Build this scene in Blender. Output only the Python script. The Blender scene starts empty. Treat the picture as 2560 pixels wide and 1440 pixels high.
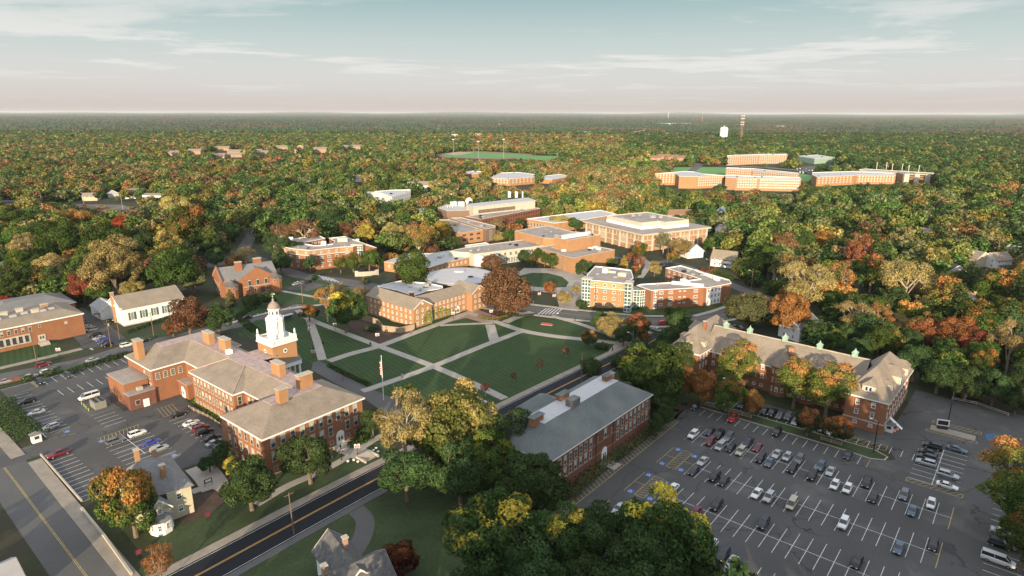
import bpy, bmesh, math, random
from mathutils import Vector, Matrix
random.seed(7)
R = math.radians
D = bpy.data
SC = bpy.context.scene
COL = SC.collection

# ---------------------------------------------------------------- camera
CAM_H = 90.0
FPX = 1600.0            # focal length in pixels of the 2560 wide photograph
PITCH = math.atan((720 - 283) / FPX)
ROLL = R(0.13)
cam = D.cameras.new('camera'); camo = D.objects.new('camera', cam); COL.objects.link(camo)
cam.sensor_width = 36.0; cam.lens = 36.0 * FPX / 2560.0
cam.clip_start = 1.0; cam.clip_end = 90000.0
camo.location = (0, 0, CAM_H)
camo.rotation_euler = (Matrix.Rotation(math.pi / 2 - PITCH, 3, 'X') @ Matrix.Rotation(ROLL, 3, 'Z')).to_euler()
SC.camera = camo

# ---------------------------------------------------------------- light
SUN_EL = 10.8            # low evening sun, behind the camera and slightly left
SUN_AZ = 7.0            # the shadows run this many degrees right of the view
sun = D.lights.new('sun', 'SUN'); suno = D.objects.new('sun', sun); COL.objects.link(suno)
sun.energy = 4.8; sun.angle = R(0.5); sun.color = (1.0, 0.80, 0.54)
ld = Vector((math.sin(R(SUN_AZ)) * math.cos(R(SUN_EL)), math.cos(R(SUN_AZ)) * math.cos(R(SUN_EL)), -math.sin(R(SUN_EL))))
suno.rotation_euler = ld.to_track_quat('-Z', 'Y').to_euler()
suno.location = (0, 0, 300)

W = D.worlds.new('World'); SC.world = W; W.use_nodes = True
nt = W.node_tree; nt.nodes.clear()
def N(t, **k):
    n = nt.nodes.new(t)
    for a, b in k.items(): setattr(n, a, b)
    return n
def LK(a, b): nt.links.new(a, b)
out = N('ShaderNodeOutputWorld'); bg = N('ShaderNodeBackground')
sky = N('ShaderNodeTexSky', sky_type='NISHITA'); sky.sun_disc = False
sky.sun_elevation = R(SUN_EL); sky.sun_rotation = R(180 + SUN_AZ)
sky.altitude = 90; sky.air_density = 1.0; sky.dust_density = 1.0; sky.ozone_density = 1.5
tc = N('ShaderNodeTexCoord'); sx = N('ShaderNodeSeparateXYZ'); LK(tc.outputs['Generated'], sx.inputs[0])
def M(op, a, b=None, c=None, clamp=False):
    n = N('ShaderNodeMath', operation=op, use_clamp=clamp)
    for i, v in enumerate((a, b, c)):
        if v is None: continue
        if isinstance(v, (int, float)): n.inputs[i].default_value = v
        else: LK(v, n.inputs[i])
    return n.outputs[0]
zc = M('MAXIMUM', sx.outputs[2], 0.0)
den = M('ADD', zc, 0.035)
cx = M('DIVIDE', sx.outputs[0], den); cy = M('DIVIDE', sx.outputs[1], den)
cb = N('ShaderNodeCombineXYZ'); LK(cx, cb.inputs[0]); LK(cy, cb.inputs[1])
mp = N('ShaderNodeMapping'); LK(cb.outputs[0], mp.inputs[0]); mp.inputs['Scale'].default_value = (0.34, 0.36, 1); mp.inputs['Rotation'].default_value = (0, 0, R(6)); mp.inputs['Location'].default_value = (3.1, 1.7, 0)
n1 = N('ShaderNodeTexNoise'); LK(mp.outputs[0], n1.inputs[0]); n1.inputs['Scale'].default_value = 0.9; n1.inputs['Detail'].default_value = 9; n1.inputs['Roughness'].default_value = 0.62; n1.inputs['Distortion'].default_value = 0.7
mp2 = N('ShaderNodeMapping'); LK(cb.outputs[0], mp2.inputs[0]); mp2.inputs['Scale'].default_value = (0.5, 1.2, 1); mp2.inputs['Rotation'].default_value = (0, 0, R(9))
n2 = N('ShaderNodeTexNoise'); LK(mp2.outputs[0], n2.inputs[0]); n2.inputs['Scale'].default_value = 1.3; n2.inputs['Detail'].default_value = 8; n2.inputs['Roughness'].default_value = 0.65; n2.inputs['Distortion'].default_value = 0.4
mixn = M('ADD', M('MULTIPLY', n1.outputs[0], 0.75), M('MULTIPLY', n2.outputs[0], 0.25))
cov = N('ShaderNodeMapRange'); LK(mixn, cov.inputs[0]); cov.inputs[1].default_value = 0.455; cov.inputs[2].default_value = 0.60; cov.interpolation_type = 'SMOOTHSTEP'
# more cloud low in the sky, clearer blue above
el = N('ShaderNodeMapRange'); LK(sx.outputs[2], el.inputs[0]); el.inputs[1].default_value = 0.165; el.inputs[2].default_value = 0.09; el.inputs[3].default_value = 0.42; el.inputs[4].default_value = 1.0
cm = M('MULTIPLY', cov.outputs[0], el.outputs[0])
veil = N('ShaderNodeMapRange'); LK(sx.outputs[2], veil.inputs[0]); veil.inputs[1].default_value = 0.16; veil.inputs[2].default_value = 0.03; veil.inputs[3].default_value = 0.0; veil.inputs[4].default_value = 0.55
cm2 = M('MAXIMUM', cm, veil.outputs[0]); low = N('ShaderNodeMapRange'); LK(sx.outputs[2], low.inputs[0]); low.inputs[1].default_value = 0.008; low.inputs[2].default_value = 0.06; low.inputs[3].default_value = 0.12; low.inputs[4].default_value = 0.9
cm2 = M('MULTIPLY', cm2, low.outputs[0], clamp=True)
ramp = N('ShaderNodeValToRGB'); LK(sx.outputs[2], ramp.inputs[0])
cr = ramp.color_ramp; cr.elements[0].position = 0.0; cr.elements[0].color = (2.85, 2.50, 2.30, 1)
cr.elements[1].position = 0.24; cr.elements[1].color = (1.7, 2.5, 2.75, 1)
for p, c in ((0.018, (2.90, 2.60, 2.42, 1)), (0.045, (2.95, 2.85, 2.72, 1)), (0.09, (2.35, 2.85, 2.80, 1)), (0.15, (1.72, 2.42, 2.50, 1))):
    e = cr.elements.new(p); e.color = c
mx0 = N('ShaderNodeMix', data_type='RGBA'); mx0.inputs[0].default_value = 0.85
# above the frame, unseen: constant brightness added to the sky to fill the shade
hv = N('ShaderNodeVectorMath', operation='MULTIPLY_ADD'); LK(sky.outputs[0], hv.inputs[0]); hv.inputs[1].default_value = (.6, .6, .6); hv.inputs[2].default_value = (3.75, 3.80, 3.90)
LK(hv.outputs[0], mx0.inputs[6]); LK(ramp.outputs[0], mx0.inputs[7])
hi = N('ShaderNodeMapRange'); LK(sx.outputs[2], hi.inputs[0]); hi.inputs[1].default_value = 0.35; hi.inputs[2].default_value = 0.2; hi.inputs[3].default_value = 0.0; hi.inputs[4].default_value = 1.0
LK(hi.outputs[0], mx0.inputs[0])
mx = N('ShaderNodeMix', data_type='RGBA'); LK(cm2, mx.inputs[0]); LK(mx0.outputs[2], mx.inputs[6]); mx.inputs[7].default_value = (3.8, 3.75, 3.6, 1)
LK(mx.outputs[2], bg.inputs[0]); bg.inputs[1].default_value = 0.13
LK(bg.outputs[0], out.inputs[0])

vs = SC.view_settings
SC.display_settings.display_device = 'sRGB'; vs.view_transform = 'Standard'; vs.look = 'None'; vs.gamma = 1.0; vs.use_curve_mapping = False
vs.exposure = 0.75
cy_ = SC.cycles
cy_.use_denoising = True; cy_.max_bounces = 5; cy_.diffuse_bounces = 2; cy_.glossy_bounces = 2; cy_.transmission_bounces = 2
cy_.transparent_max_bounces = 6; cy_.volume_bounces = 0; cy_.sample_clamp_indirect = 4.0; cy_.caustics_reflective = False; cy_.caustics_refractive = False

# ---------------------------------------------------------------- pixel -> point on a level plane of the place
_cp, _sp, _cr, _sr = math.cos(PITCH), math.sin(PITCH), math.cos(ROLL), math.sin(ROLL)
def G(px, py, z=0.0):
    u = px - 1280; v = py - 720
    u, v = u * _cr + v * _sr, -u * _sr + v * _cr
    y = FPX * _cp - v * _sp; w = -FPX * _sp - v * _cp
    t = (z - CAM_H) / w
    return Vector((u * t, y * t, z))
def PX(p):
    d = p[1] * _cp - (p[2] - CAM_H) * _sp; up = p[1] * _sp + (p[2] - CAM_H) * _cp
    if d < 1: return (-9999, -9999)
    u = FPX * p[0] / d; v = -FPX * up / d
    return 1280 + u * _cr - v * _sr, 720 + u * _sr + v * _cr

# ---------------------------------------------------------------- materials
MATS = {}
def mat(name, col, rough=0.85, var=0.25, scale=0.6, var2=0.0, scale2=6.0, metal=0.0, spec=0.3, bump=0.0, ramp=None, extra=None):
    if name in MATS: return MATS[name]
    m = D.materials.new(name); m.use_nodes = True; t = m.node_tree; b = t.nodes['Principled BSDF']
    b.inputs['Roughness'].default_value = rough; b.inputs['Metallic'].default_value = metal
    b.inputs['Specular IOR Level'].default_value = spec
    tcn = t.nodes.new('ShaderNodeTexCoord'); last = None
    geo = t.nodes.new('ShaderNodeNewGeometry')
    def noise(sc, det=4):
        n = t.nodes.new('ShaderNodeTexNoise'); n.inputs['Scale'].default_value = sc; n.inputs['Detail'].default_value = det
        t.links.new(geo.outputs['Position'], n.inputs[0]); return n.outputs[0]
    c0 = t.nodes.new('ShaderNodeRGB'); c0.outputs[0].default_value = (*col, 1); last = c0.outputs[0]
    for v, s in ((var, scale), (var2, scale2)):
        if not v: continue
        mr = t.nodes.new('ShaderNodeMapRange'); t.links.new(noise(s), mr.inputs[0])
        mr.inputs[1].default_value = 0.3; mr.inputs[2].default_value = 0.7; mr.inputs[3].default_value = 1 - v; mr.inputs[4].default_value = 1 + v
        mm = t.nodes.new('ShaderNodeVectorMath'); mm.operation = 'SCALE'; t.links.new(last, mm.inputs[0]); t.links.new(mr.outputs[0], mm.inputs['Scale']); last = mm.outputs[0]
    if extra: last = extra(t, last, geo, noise)
    t.links.new(last, b.inputs['Base Color'])
    if bump:
        bp = t.nodes.new('ShaderNodeBump'); bp.inputs['Strength'].default_value = bump; t.links.new(noise(scale2), bp.inputs['Height']); t.links.new(bp.outputs[0], b.inputs['Normal'])
    MATS[name] = m; return m
def mixc(t, fac, a, b):
    n = t.nodes.new('ShaderNodeMix'); n.data_type = 'RGBA'
    if isinstance(fac, float): n.inputs[0].default_value = fac
    else: t.links.new(fac, n.inputs[0])
    for i, c in ((6, a), (7, b)):
        if isinstance(c, tuple): n.inputs[i].default_value = (*c, 1)
        else: t.links.new(c, n.inputs[i])
    return n.outputs[2]
def mrange(t, x, a, b, c=0.0, d=1.0):
    n = t.nodes.new('ShaderNodeMapRange'); t.links.new(x, n.inputs[0])
    for i, v in enumerate((a, b, c, d)): n.inputs[i + 1].default_value = v
    return n.outputs[0]
def ex_asphalt(t, last, geo, noise):
    v = t.nodes.new('ShaderNodeTexVoronoi'); v.feature = 'DISTANCE_TO_EDGE'; v.inputs['Scale'].default_value = 0.055
    wn = t.nodes.new('ShaderNodeTexNoise'); wn.inputs['Scale'].default_value = 0.25; wn.inputs['Detail'].default_value = 5; t.links.new(geo.outputs['Position'], wn.inputs[0])
    ad = t.nodes.new('ShaderNodeVectorMath'); ad.operation = 'MULTIPLY_ADD'; t.links.new(wn.outputs['Color'], ad.inputs[0]); ad.inputs[1].default_value = (7, 7, 0); t.links.new(geo.outputs['Position'], ad.inputs[2])
    t.links.new(ad.outputs[0], v.inputs[0])
    crack = mrange(t, v.outputs['Distance'], 0.0, 0.009, 0.75, 0.0)
    gate = mrange(t, noise(0.03, 2), 0.38, 0.5, 0.0, 1.0)
    mu = t.nodes.new('ShaderNodeMath'); mu.operation = 'MULTIPLY'; t.links.new(crack, mu.inputs[0]); t.links.new(gate, mu.inputs[1])
    last = mixc(t, mu.outputs[0], last, (0.012, 0.013, 0.015))
    st = mrange(t, noise(0.09, 6), 0.56, 0.72, 0.0, 0.55)
    return mixc(t, st, last, (0.16, 0.155, 0.145))
def ex_lawn(t, last, geo, noise):
    w = t.nodes.new('ShaderNodeTexWave'); w.inputs['Scale'].default_value = 0.16; w.inputs['Distortion'].default_value = 0.8; w.inputs['Detail'].default_value = 1
    mp = t.nodes.new('ShaderNodeMapping'); mp.inputs['Rotation'].default_value = (0, 0, R(-38)); t.links.new(geo.outputs['Position'], mp.inputs[0]); t.links.new(mp.outputs[0], w.inputs[0])
    last = mixc(t, mrange(t, w.outputs['Fac'], 0.3, 0.7, 0.0, 0.55), last, (0.021, 0.041, 0.014))
    return mixc(t, mrange(t, noise(0.12, 5), 0.6, 0.75, 0.0, 0.4), last, (0.07, 0.075, 0.03))
def ex_ground(t, last, geo, noise):
    last = mixc(t, mrange(t, noise(0.06, 5), 0.42, 0.6), last, (0.045, 0.040, 0.024))
    return mixc(t, mrange(t, noise(0.4, 5), 0.55, 0.75, 0.0, 0.6), last, (0.06, 0.05, 0.03))
def ex_roof(t, last, geo, noise):
    s = t.nodes.new('ShaderNodeSeparateXYZ'); t.links.new(geo.outputs['Position'], s.inputs[0])
    m = t.nodes.new('ShaderNodeMath'); m.operation = 'MULTIPLY'; m.inputs[1].default_value = 3.4; t.links.new(s.outputs[2], m.inputs[0])
    f = t.nodes.new('ShaderNodeMath'); f.operation = 'FRACT'; t.links.new(m.outputs[0], f.inputs[0])
    last = mixc(t, mrange(t, f.outputs[0], 0.0, 0.25, 0.22, 0.0), last, (0.05, 0.05, 0.05))
    v = t.nodes.new('ShaderNodeTexVoronoi'); v.inputs['Scale'].default_value = 1.7; t.links.new(geo.outputs['Position'], v.inputs[0])
    sp = t.nodes.new('ShaderNodeSeparateColor'); t.links.new(v.outputs['Color'], sp.inputs[0])
    return mixc(t, mrange(t, sp.outputs[0], 0.0, 1.0, 0.0, 0.22), last, (0.33, 0.29, 0.24))
def ex_brick(t, last, geo, noise):
    s = t.nodes.new('ShaderNodeSeparateXYZ'); t.links.new(geo.outputs['Position'], s.inputs[0])
    m = t.nodes.new('ShaderNodeMath'); m.operation = 'MULTIPLY'; m.inputs[1].default_value = 2.2; t.links.new(s.outputs[2], m.inputs[0])
    f = t.nodes.new('ShaderNodeMath'); f.operation = 'FRACT'; t.links.new(m.outputs[0], f.inputs[0])
    last = mixc(t, mrange(t, f.outputs[0], 0.0, 0.3, 0.16, 0.0), last, (0.22, 0.15, 0.12))
    return mixc(t, mrange(t, noise(0.25, 6), 0.5, 0.8, 0.0, 0.35), last, (0.13, 0.055, 0.04))
def ex_flat(t, last, geo, noise):
    last = mixc(t, mrange(t, noise(0.12, 6), 0.45, 0.7, 0.0, 0.55), last, (0.20, 0.185, 0.17))
    br = t.nodes.new('ShaderNodeTexBrick'); mp = t.nodes.new('ShaderNodeMapping'); mp.inputs['Rotation'].default_value = (0, 0, R(40)); t.links.new(geo.outputs['Position'], mp.inputs[0]); t.links.new(mp.outputs[0], br.inputs[0])
    br.inputs['Scale'].default_value = 1.0; br.inputs['Brick Width'].default_value = 9.0; br.inputs['Row Height'].default_value = 2.6; br.inputs['Mortar Size'].default_value = 0.09; br.inputs['Mortar Smooth'].default_value = .3
    last = mixc(t, mrange(t, br.outputs['Fac'], 0, 1, 0, .4), last, (0.12, 0.11, 0.10))
    return mixc(t, mrange(t, noise(0.5, 5), 0.58, 0.75, 0.0, 0.35), last, (0.13, 0.12, 0.11))
m_brick = mat('brick_red', (0.275, 0.122, 0.062), 0.9, .10, .5, .14, 5, extra=ex_brick)
m_brick2 = mat('brick_orange', (0.385, 0.212, 0.105), 0.9, .08, .5, .10, 5, extra=ex_brick)
m_brick3 = mat('brick_dark', (0.17, 0.072, 0.05), 0.9, .12, .5, .14, 5, extra=ex_brick)
m_brick4 = mat('brick_buff', (0.36, 0.215, 0.125), 0.9, .08, .5, .10, 5)
m_olive = mat('panel_olive', (0.33, 0.30, 0.16), 0.8, .08, .5)
m_conc = mat('concrete_trim', (0.50, 0.46, 0.38), 0.85, .08, .4)
m_stone = mat('stone_trim', (0.42, 0.38, 0.32), 0.85, .12, .5)
m_white = mat('paint_white', (0.78, 0.77, 0.74), 0.6, .05, .6)
m_cream = mat('paint_cream', (0.50, 0.46, 0.33), 0.7, .07, .6)
m_slate = mat('roof_slate', (0.235, 0.192, 0.150), 0.9, .16, .3, .16, 3, extra=ex_roof)
m_slateg = mat('roof_slate_green', (0.135, 0.150, 0.148), 0.8, .15, .15, .14, 2, extra=lambda t, l, g, n: mixc(t, mrange(t, n(0.16, 6), 0.5, 0.72, 0.0, 0.6), l, (0.20, 0.19, 0.16)))
m_shing = mat('roof_shingle', (0.25, 0.205, 0.155), 0.95, .12, .3, .12, 3, extra=ex_roof)
m_shingd = mat('roof_shingle_dark', (0.085, 0.085, 0.09), 0.95, .12, .3, .15, 3, extra=ex_roof)
m_shingb = mat('roof_shingle_brown', (0.24, 0.13, 0.08), 0.95, .12, .3, .12, 3, extra=ex_roof)
m_flat = mat('roof_membrane', (0.34, 0.295, 0.262), 0.85, .10, .1, .08, 1, extra=ex_flat)
m_flatw = mat('roof_membrane_white', (0.47, 0.465, 0.47), 0.7, .05, .1, .05, 1, extra=lambda t, l, g, n: mixc(t, mrange(t, n(0.3, 6), 0.62, 0.75, 0.0, 0.4), l, (0.3, 0.29, 0.28)))
m_copper = mat('roof_copper_pink', (0.40, 0.30, 0.27), 0.6, .2, .7)
m_verdi = mat('copper_green', (0.30, 0.42, 0.33), 0.7, .15, .8)
m_asph = mat('asphalt', (0.082, 0.080, 0.078), 0.92, .12, .05, .10, 2.5, extra=ex_asphalt)
m_road = mat('asphalt_road', (0.106, 0.104, 0.102), 0.92, .12, .08, .08, 2)
m_newroad = mat('asphalt_fresh', (0.012, 0.014, 0.018), 0.85, .15, .2, .08, 3)
m_walk = mat('concrete_walk', (0.36, 0.325, 0.285), 0.9, .10, .3, .08, 2)
m_walkr = mat('sidewalk_sandy', (0.285, 0.245, 0.20), 0.9, .14, .4, .08, 3)
m_lawn = mat('lawn', (0.038, 0.072, 0.020), 0.95, .16, .25, .12, 2, extra=ex_lawn)
m_lawn2 = mat('rough_grass', (0.045, 0.065, 0.025), 0.95, .25, .12, .2, 1.2)
m_ground = mat('leaf_litter_ground', (0.030, 0.045, 0.018), 0.95, .25, .05, .2, .7, extra=ex_ground)
m_mulch = mat('mulch', (0.075, 0.050, 0.038), 0.95, .25, .4, .2, 2)
m_line = mat('line_white', (0.58, 0.58, 0.56), 0.8, .28, 1.5)
m_yel = mat('line_yellow', (0.42, 0.31, 0.10), 0.8, .22, 1.2)
m_oran = mat('line_orange', (0.68, 0.38, 0.12), 0.8, .1, 1.2)
m_blue = mat('bay_blue', (0.08, 0.15, 0.40), 0.8, .1, 2)
m_glass = mat('window_glass', (0.045, 0.055, 0.07), 0.12, 0, 1, spec=0.7)
m_glassl = mat('window_blind_and_glare', (0.42, 0.42, 0.37), 0.5, .25, .8, spec=0.5)
m_glassg = mat('window_green_glass', (0.07, 0.13, 0.12), 0.15, .3, .6, spec=0.7)
m_dark = mat('dark_metal', (0.025, 0.025, 0.028), 0.6, 0, 1)
m_metal = mat('grey_metal', (0.40, 0.40, 0.40), 0.5, .1, 1, metal=.3)
m_wood = mat('pole_wood', (0.17, 0.115, 0.075), 0.9, .2, 2)
m_fence = mat('fence_tan', (0.37, 0.27, 0.19), 0.9, .1, .8)
m_bark = mat('bark', (0.15, 0.115, 0.085), 0.95, .25, 1.5)
m_barkl = mat('bark_pale', (0.42, 0.34, 0.25), 0.95, .2, 1.5)
m_red = mat('red_paint', (0.45, 0.025, 0.03), 0.6, .1, 1)
m_bluep = mat('blue_paint', (0.06, 0.28, 0.62), 0.5, .1, 1)
m_tire = mat('tyre_rubber', (0.02, 0.02, 0.02), 0.9, 0, 1)
m_head = mat('headlight_lens', (0.75, 0.75, 0.72), 0.2, 0, 1)
m_tail = mat('tail_light_lens', (0.40, 0.015, 0.015), 0.3, 0, 1)

# ---------------------------------------------------------------- mesh building
class MB:
    def __init__(s): s.v = []; s.f = []
    def add(s, vs, fs):
        o = len(s.v); s.v += [tuple(p) for p in vs]; s.f += [tuple(i + o for i in f) for f in fs]; return s
    def box(s, c, size, rz=0.0, taper=1.0):
        a, b, h = size[0] / 2, size[1] / 2, size[2] / 2; vs = []
        for z, k in ((-h, 1), (h, taper)):
            for x, y in ((-a, -b), (a, -b), (a, b), (-a, b)):
                X, Y = x * k, y * k
                vs.append((c[0] + X * math.cos(rz) - Y * math.sin(rz), c[1] + X * math.sin(rz) + Y * math.cos(rz), c[2] + z))
        return s.add(vs, [(3, 2, 1, 0), (4, 5, 6, 7), (0, 1, 5, 4), (1, 2, 6, 5), (2, 3, 7, 6), (3, 0, 4, 7)])
    def tube(s, p, q, r0, r1=None, n=6, cap=True):
        r1 = r0 if r1 is None else r1; p = Vector(p); q = Vector(q); d = (q - p)
        if d.length < 1e-6: return s
        d.normalize(); a = d.orthogonal().normalized(); b = d.cross(a); vs = []
        for c, r in ((p, r0), (q, r1)):
            for i in range(n):
                t = 2 * math.pi * i / n; vs.append(c + a * math.cos(t) * r + b * math.sin(t) * r)
        fs = [(i, (i + 1) % n, n + (i + 1) % n, n + i) for i in range(n)]
        if cap: fs += [tuple(range(n - 1, -1, -1)), tuple(range(n, 2 * n))]
        return s.add(vs, fs)
    def lathe(s, c, prof, n=16, rz=0):
        vs = []; m = len(prof)
        for r, z in prof:
            for i in range(n):
                t = 2 * math.pi * i / n + rz; vs.append((c[0] + r * math.cos(t), c[1] + r * math.sin(t), c[2] + z))
        fs = [(j * n + i, j * n + (i + 1) % n, (j + 1) * n + (i + 1) % n, (j + 1) * n + i) for j in range(m - 1) for i in range(n)]
        fs.append(tuple(range((m - 1) * n, m * n)))
        fs.append(tuple(range(n - 1, -1, -1)))
        return s.add(vs, fs)
    def prism(s, poly, z0, z1, top=True, bottom=False):
        n = len(poly); vs = [(p[0], p[1], z0) for p in poly] + [(p[0], p[1], z1) for p in poly]
        fs = [(i, (i + 1) % n, n + (i + 1) % n, n + i) for i in range(n)]
        if top: fs.append(tuple(range(n, 2 * n)))
        if bottom: fs.append(tuple(range(n - 1, -1, -1)))
        return s.add(vs, fs)
    def build(s, name, m, root=None, off=None, smooth=False):
        off = Vector(off) if off is not None else (root.location if root is not None else Vector((0, 0, 0)))
        me = D.meshes.new(name); me.from_pydata([(x - off[0], y - off[1], z - off[2]) for x, y, z in s.v], [], s.f)
        if smooth:
            for p in me.polygons: p.use_smooth = True
        me.materials.append(m)
        o = D.objects.new(name, me); COL.objects.link(o)
        if root is not None: o.parent = root
        elif any(off): o.location = off
        return o
def part(name, m, root, mb, label=None):
    o = mb.build(name, m, root)
    if label: o['label'] = label
    return o
def sub(name, m, par, root, mb):       # sub-part; vertices given in world space
    me = mb.build(name, m, None, off=root.location); me.location = (0, 0, 0); me.parent = par; return me
LABELS = {}
def tag(o, label, cat, group=None, kind=None):
    o['label'] = label; o['category'] = cat
    if group: o['group'] = group
    if kind: o['kind'] = kind
    LABELS[label] = LABELS.get(label, 0) + 1
    return o
def thing(name, label, cat, loc, rz=0.0, group=None):
    o = D.objects.new(name, None); COL.objects.link(o); o.location = loc; o.rotation_euler = (0, 0, rz); o.empty_display_size = 0.5
    return tag(o, label, cat, group)
def struct(name, mb, m, kind='structure', label=None):
    o = mb.build(name, m); o['kind'] = kind
    if label: o['label'] = label
    return o
def clone(root, loc, rz, label, group=None):
    r = root.copy(); COL.objects.link(r); r.location = loc; r.rotation_euler = (0, 0, rz); r['label'] = label; LABELS[label] = LABELS.get(label, 0) + 1
    if group: r['group'] = group
    for ch in root.children:
        c = ch.copy(); COL.objects.link(c); c.parent = r
        for g in ch.children:
            d = g.copy(); COL.objects.link(d); d.parent = c
    return r
ORD = ['first', 'second', 'third', 'fourth', 'fifth', 'sixth', 'seventh', 'eighth', 'ninth', 'tenth', 'eleventh', 'twelfth', 'thirteenth', 'fourteenth', 'fifteenth', 'sixteenth', 'seventeenth', 'eighteenth', 'nineteenth', 'twentieth']

def inside(p, poly):
    c = False; n = len(poly); x, y = p[0], p[1]
    for i in range(n):
        a, b = poly[i], poly[i - 1]
        if (a[1] > y) != (b[1] > y) and x < (b[0] - a[0]) * (y - a[1]) / (b[1] - a[1]) + a[0]: c = not c
    return c
def seg_dist(p, a, b):
    ax, ay = a[0], a[1]; dx, dy = b[0] - ax, b[1] - ay; L = dx * dx + dy * dy
    t = 0 if L == 0 else max(0, min(1, ((p[0] - ax) * dx + (p[1] - ay) * dy) / L))
    return math.hypot(p[0] - ax - t * dx, p[1] - ay - t * dy)
KEEP = []      # (polygon, margin): nothing is scattered inside these
STRIPS = []    # (polyline, half width)

# ---------------------------------------------------------------- ground, roads, paths
def gp(pts, z=0.0): return [G(x, y, 0) for x, y in pts]
def sheet(name, pts, m, z, world=False, keep=True):
    P = pts if world else gp(pts)
    if keep: KEEP.append((P, 1.0))
    bm = bmesh.new(); vs = [bm.verts.new((p[0], p[1], z)) for p in P]; f = bm.faces.new(vs)
    bmesh.ops.triangulate(bm, faces=[f]); bmesh.ops.recalc_face_normals(bm, faces=bm.faces)
    for f in bm.faces:
        if f.normal.z < 0: f.normal_flip()
    me = D.meshes.new(name); bm.to_mesh(me); bm.free(); me.materials.append(m)
    o = D.objects.new(name, me); COL.objects.link(o); o['kind'] = 'structure'; return o
def smooth_line(P, n=6):
    P = [Vector((p[0], p[1], 0)) for p in P]
    if len(P) < 3: return P
    Q = []
    for i in range(len(P) - 1):
        p0 = P[max(i - 1, 0)]; p1 = P[i]; p2 = P[i + 1]; p3 = P[min(i + 2, len(P) - 1)]
        for k in range(n):
            t = k / n
            Q.append(0.5 * ((2 * p1) + (p2 - p0) * t + (2 * p0 - 5 * p1 + 4 * p2 - p3) * t * t + (3 * p1 - p0 - 3 * p2 + p3) * t ** 3))
    Q.append(P[-1]); return Q
def ribbon(mb, P, w0, w1, z, zb=None):
    n = len(P); L = []; Rr = []
    for i in range(n):
        d = (P[min(i + 1, n - 1)] - P[max(i - 1, 0)]).normalized(); nn = Vector((-d.y, d.x, 0))
        L.append(P[i] + nn * w1); Rr.append(P[i] + nn * w0)
    vs = [(p.x, p.y, z) for p in L] + [(p.x, p.y, z) for p in Rr]
    fs = [(i, n + i, n + i + 1, i + 1) for i in range(n - 1)]
    if zb is not None:
        vs += [(p.x, p.y, zb) for p in L] + [(p.x, p.y, zb) for p in Rr]
        fs += [(2 * n + i, i, i + 1, 2 * n + i + 1) for i in range(n - 1)] + [(n + i, 3 * n + i, 3 * n + i + 1, n + i + 1) for i in range(n - 1)]
    mb.add(vs, fs)
def strip(name, pts, w, m, z, world=False, keep=True, zb=None, smooth=True):
    P = [Vector(p) for p in pts] if world else gp(pts)
    if smooth: P = smooth_line(P)
    if keep: STRIPS.append((P, w / 2 + 1.0))
    mb = MB(); ribbon(mb, P, -w / 2, w / 2, z, zb); return struct(name, mb, m), P

mb = MB(); S = 1500
mb.add([(-S, -200, 0), (S, -200, 0), (S, 2800, 0), (-S, 2800, 0)], [(0, 1, 2, 3)])
struct('ground', mb, m_ground)
# the air: pale haze over the whole plain
HZ = MB(); HZ.add([(x, y, z) for z in (-2.0, 135.0) for x, y in ((-52000, -3600), (52000, -3600), (52000, 53000), (-52000, 53000))], [(3, 2, 1, 0), (4, 5, 6, 7), (0, 1, 5, 4), (1, 2, 6, 5), (2, 3, 7, 6), (3, 0, 4, 7)])
_m = D.materials.new('haze'); _m.use_nodes = True; _t = _m.node_tree; _t.nodes.clear(); _o = _t.nodes.new('ShaderNodeOutputMaterial'); _v = _t.nodes.new('ShaderNodeVolumePrincipled')
_v.inputs['Color'].default_value = (.86, .90, .95, 1); _v.inputs['Density'].default_value = 0.000022; _v.inputs['Anisotropy'].default_value = 0.0; _t.links.new(_v.outputs[0], _o.inputs['Volume'])
_h = struct('haze', HZ, _m, kind='stuff'); tag(_h, 'thin pale evening haze over the far woods', 'haze', kind='stuff')
mb = MB(); B = 45000
mb.add([(-B, -3000, -0.6), (B, -3000, -0.6), (B, 52000, -0.6), (-B, 52000, -0.6)], [(0, 1, 2, 3)])
struct('far_ground', mb, m_ground)
class Fr:
    def __init__(s, ox, oy, deg): s.o = Vector((ox, oy, 0)); s.a = R(deg); s.c = math.cos(s.a); s.s = math.sin(s.a)
    def __call__(s, u, v, z=0.0): return Vector((s.o.x + u * s.c - v * s.s, s.o.y + u * s.s + v * s.c, z))
    def inv(s, p):
        x = p[0] - s.o.x; y = p[1] - s.o.y; return x * s.c + y * s.s, -x * s.s + y * s.c
MHF = Fr(-62.31, 143.88, 50.87)      # main hall
LOT = Fr(47.42, 129.77, -39.602)     # big car park
DRM = Fr(99.07, 174.93, 138.73)      # long dormitory
RHF = Fr(8.81, 133.87, 49.665)       # hall with the green slates
def kp(poly, m=1.0): KEEP.append((poly, m))

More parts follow.
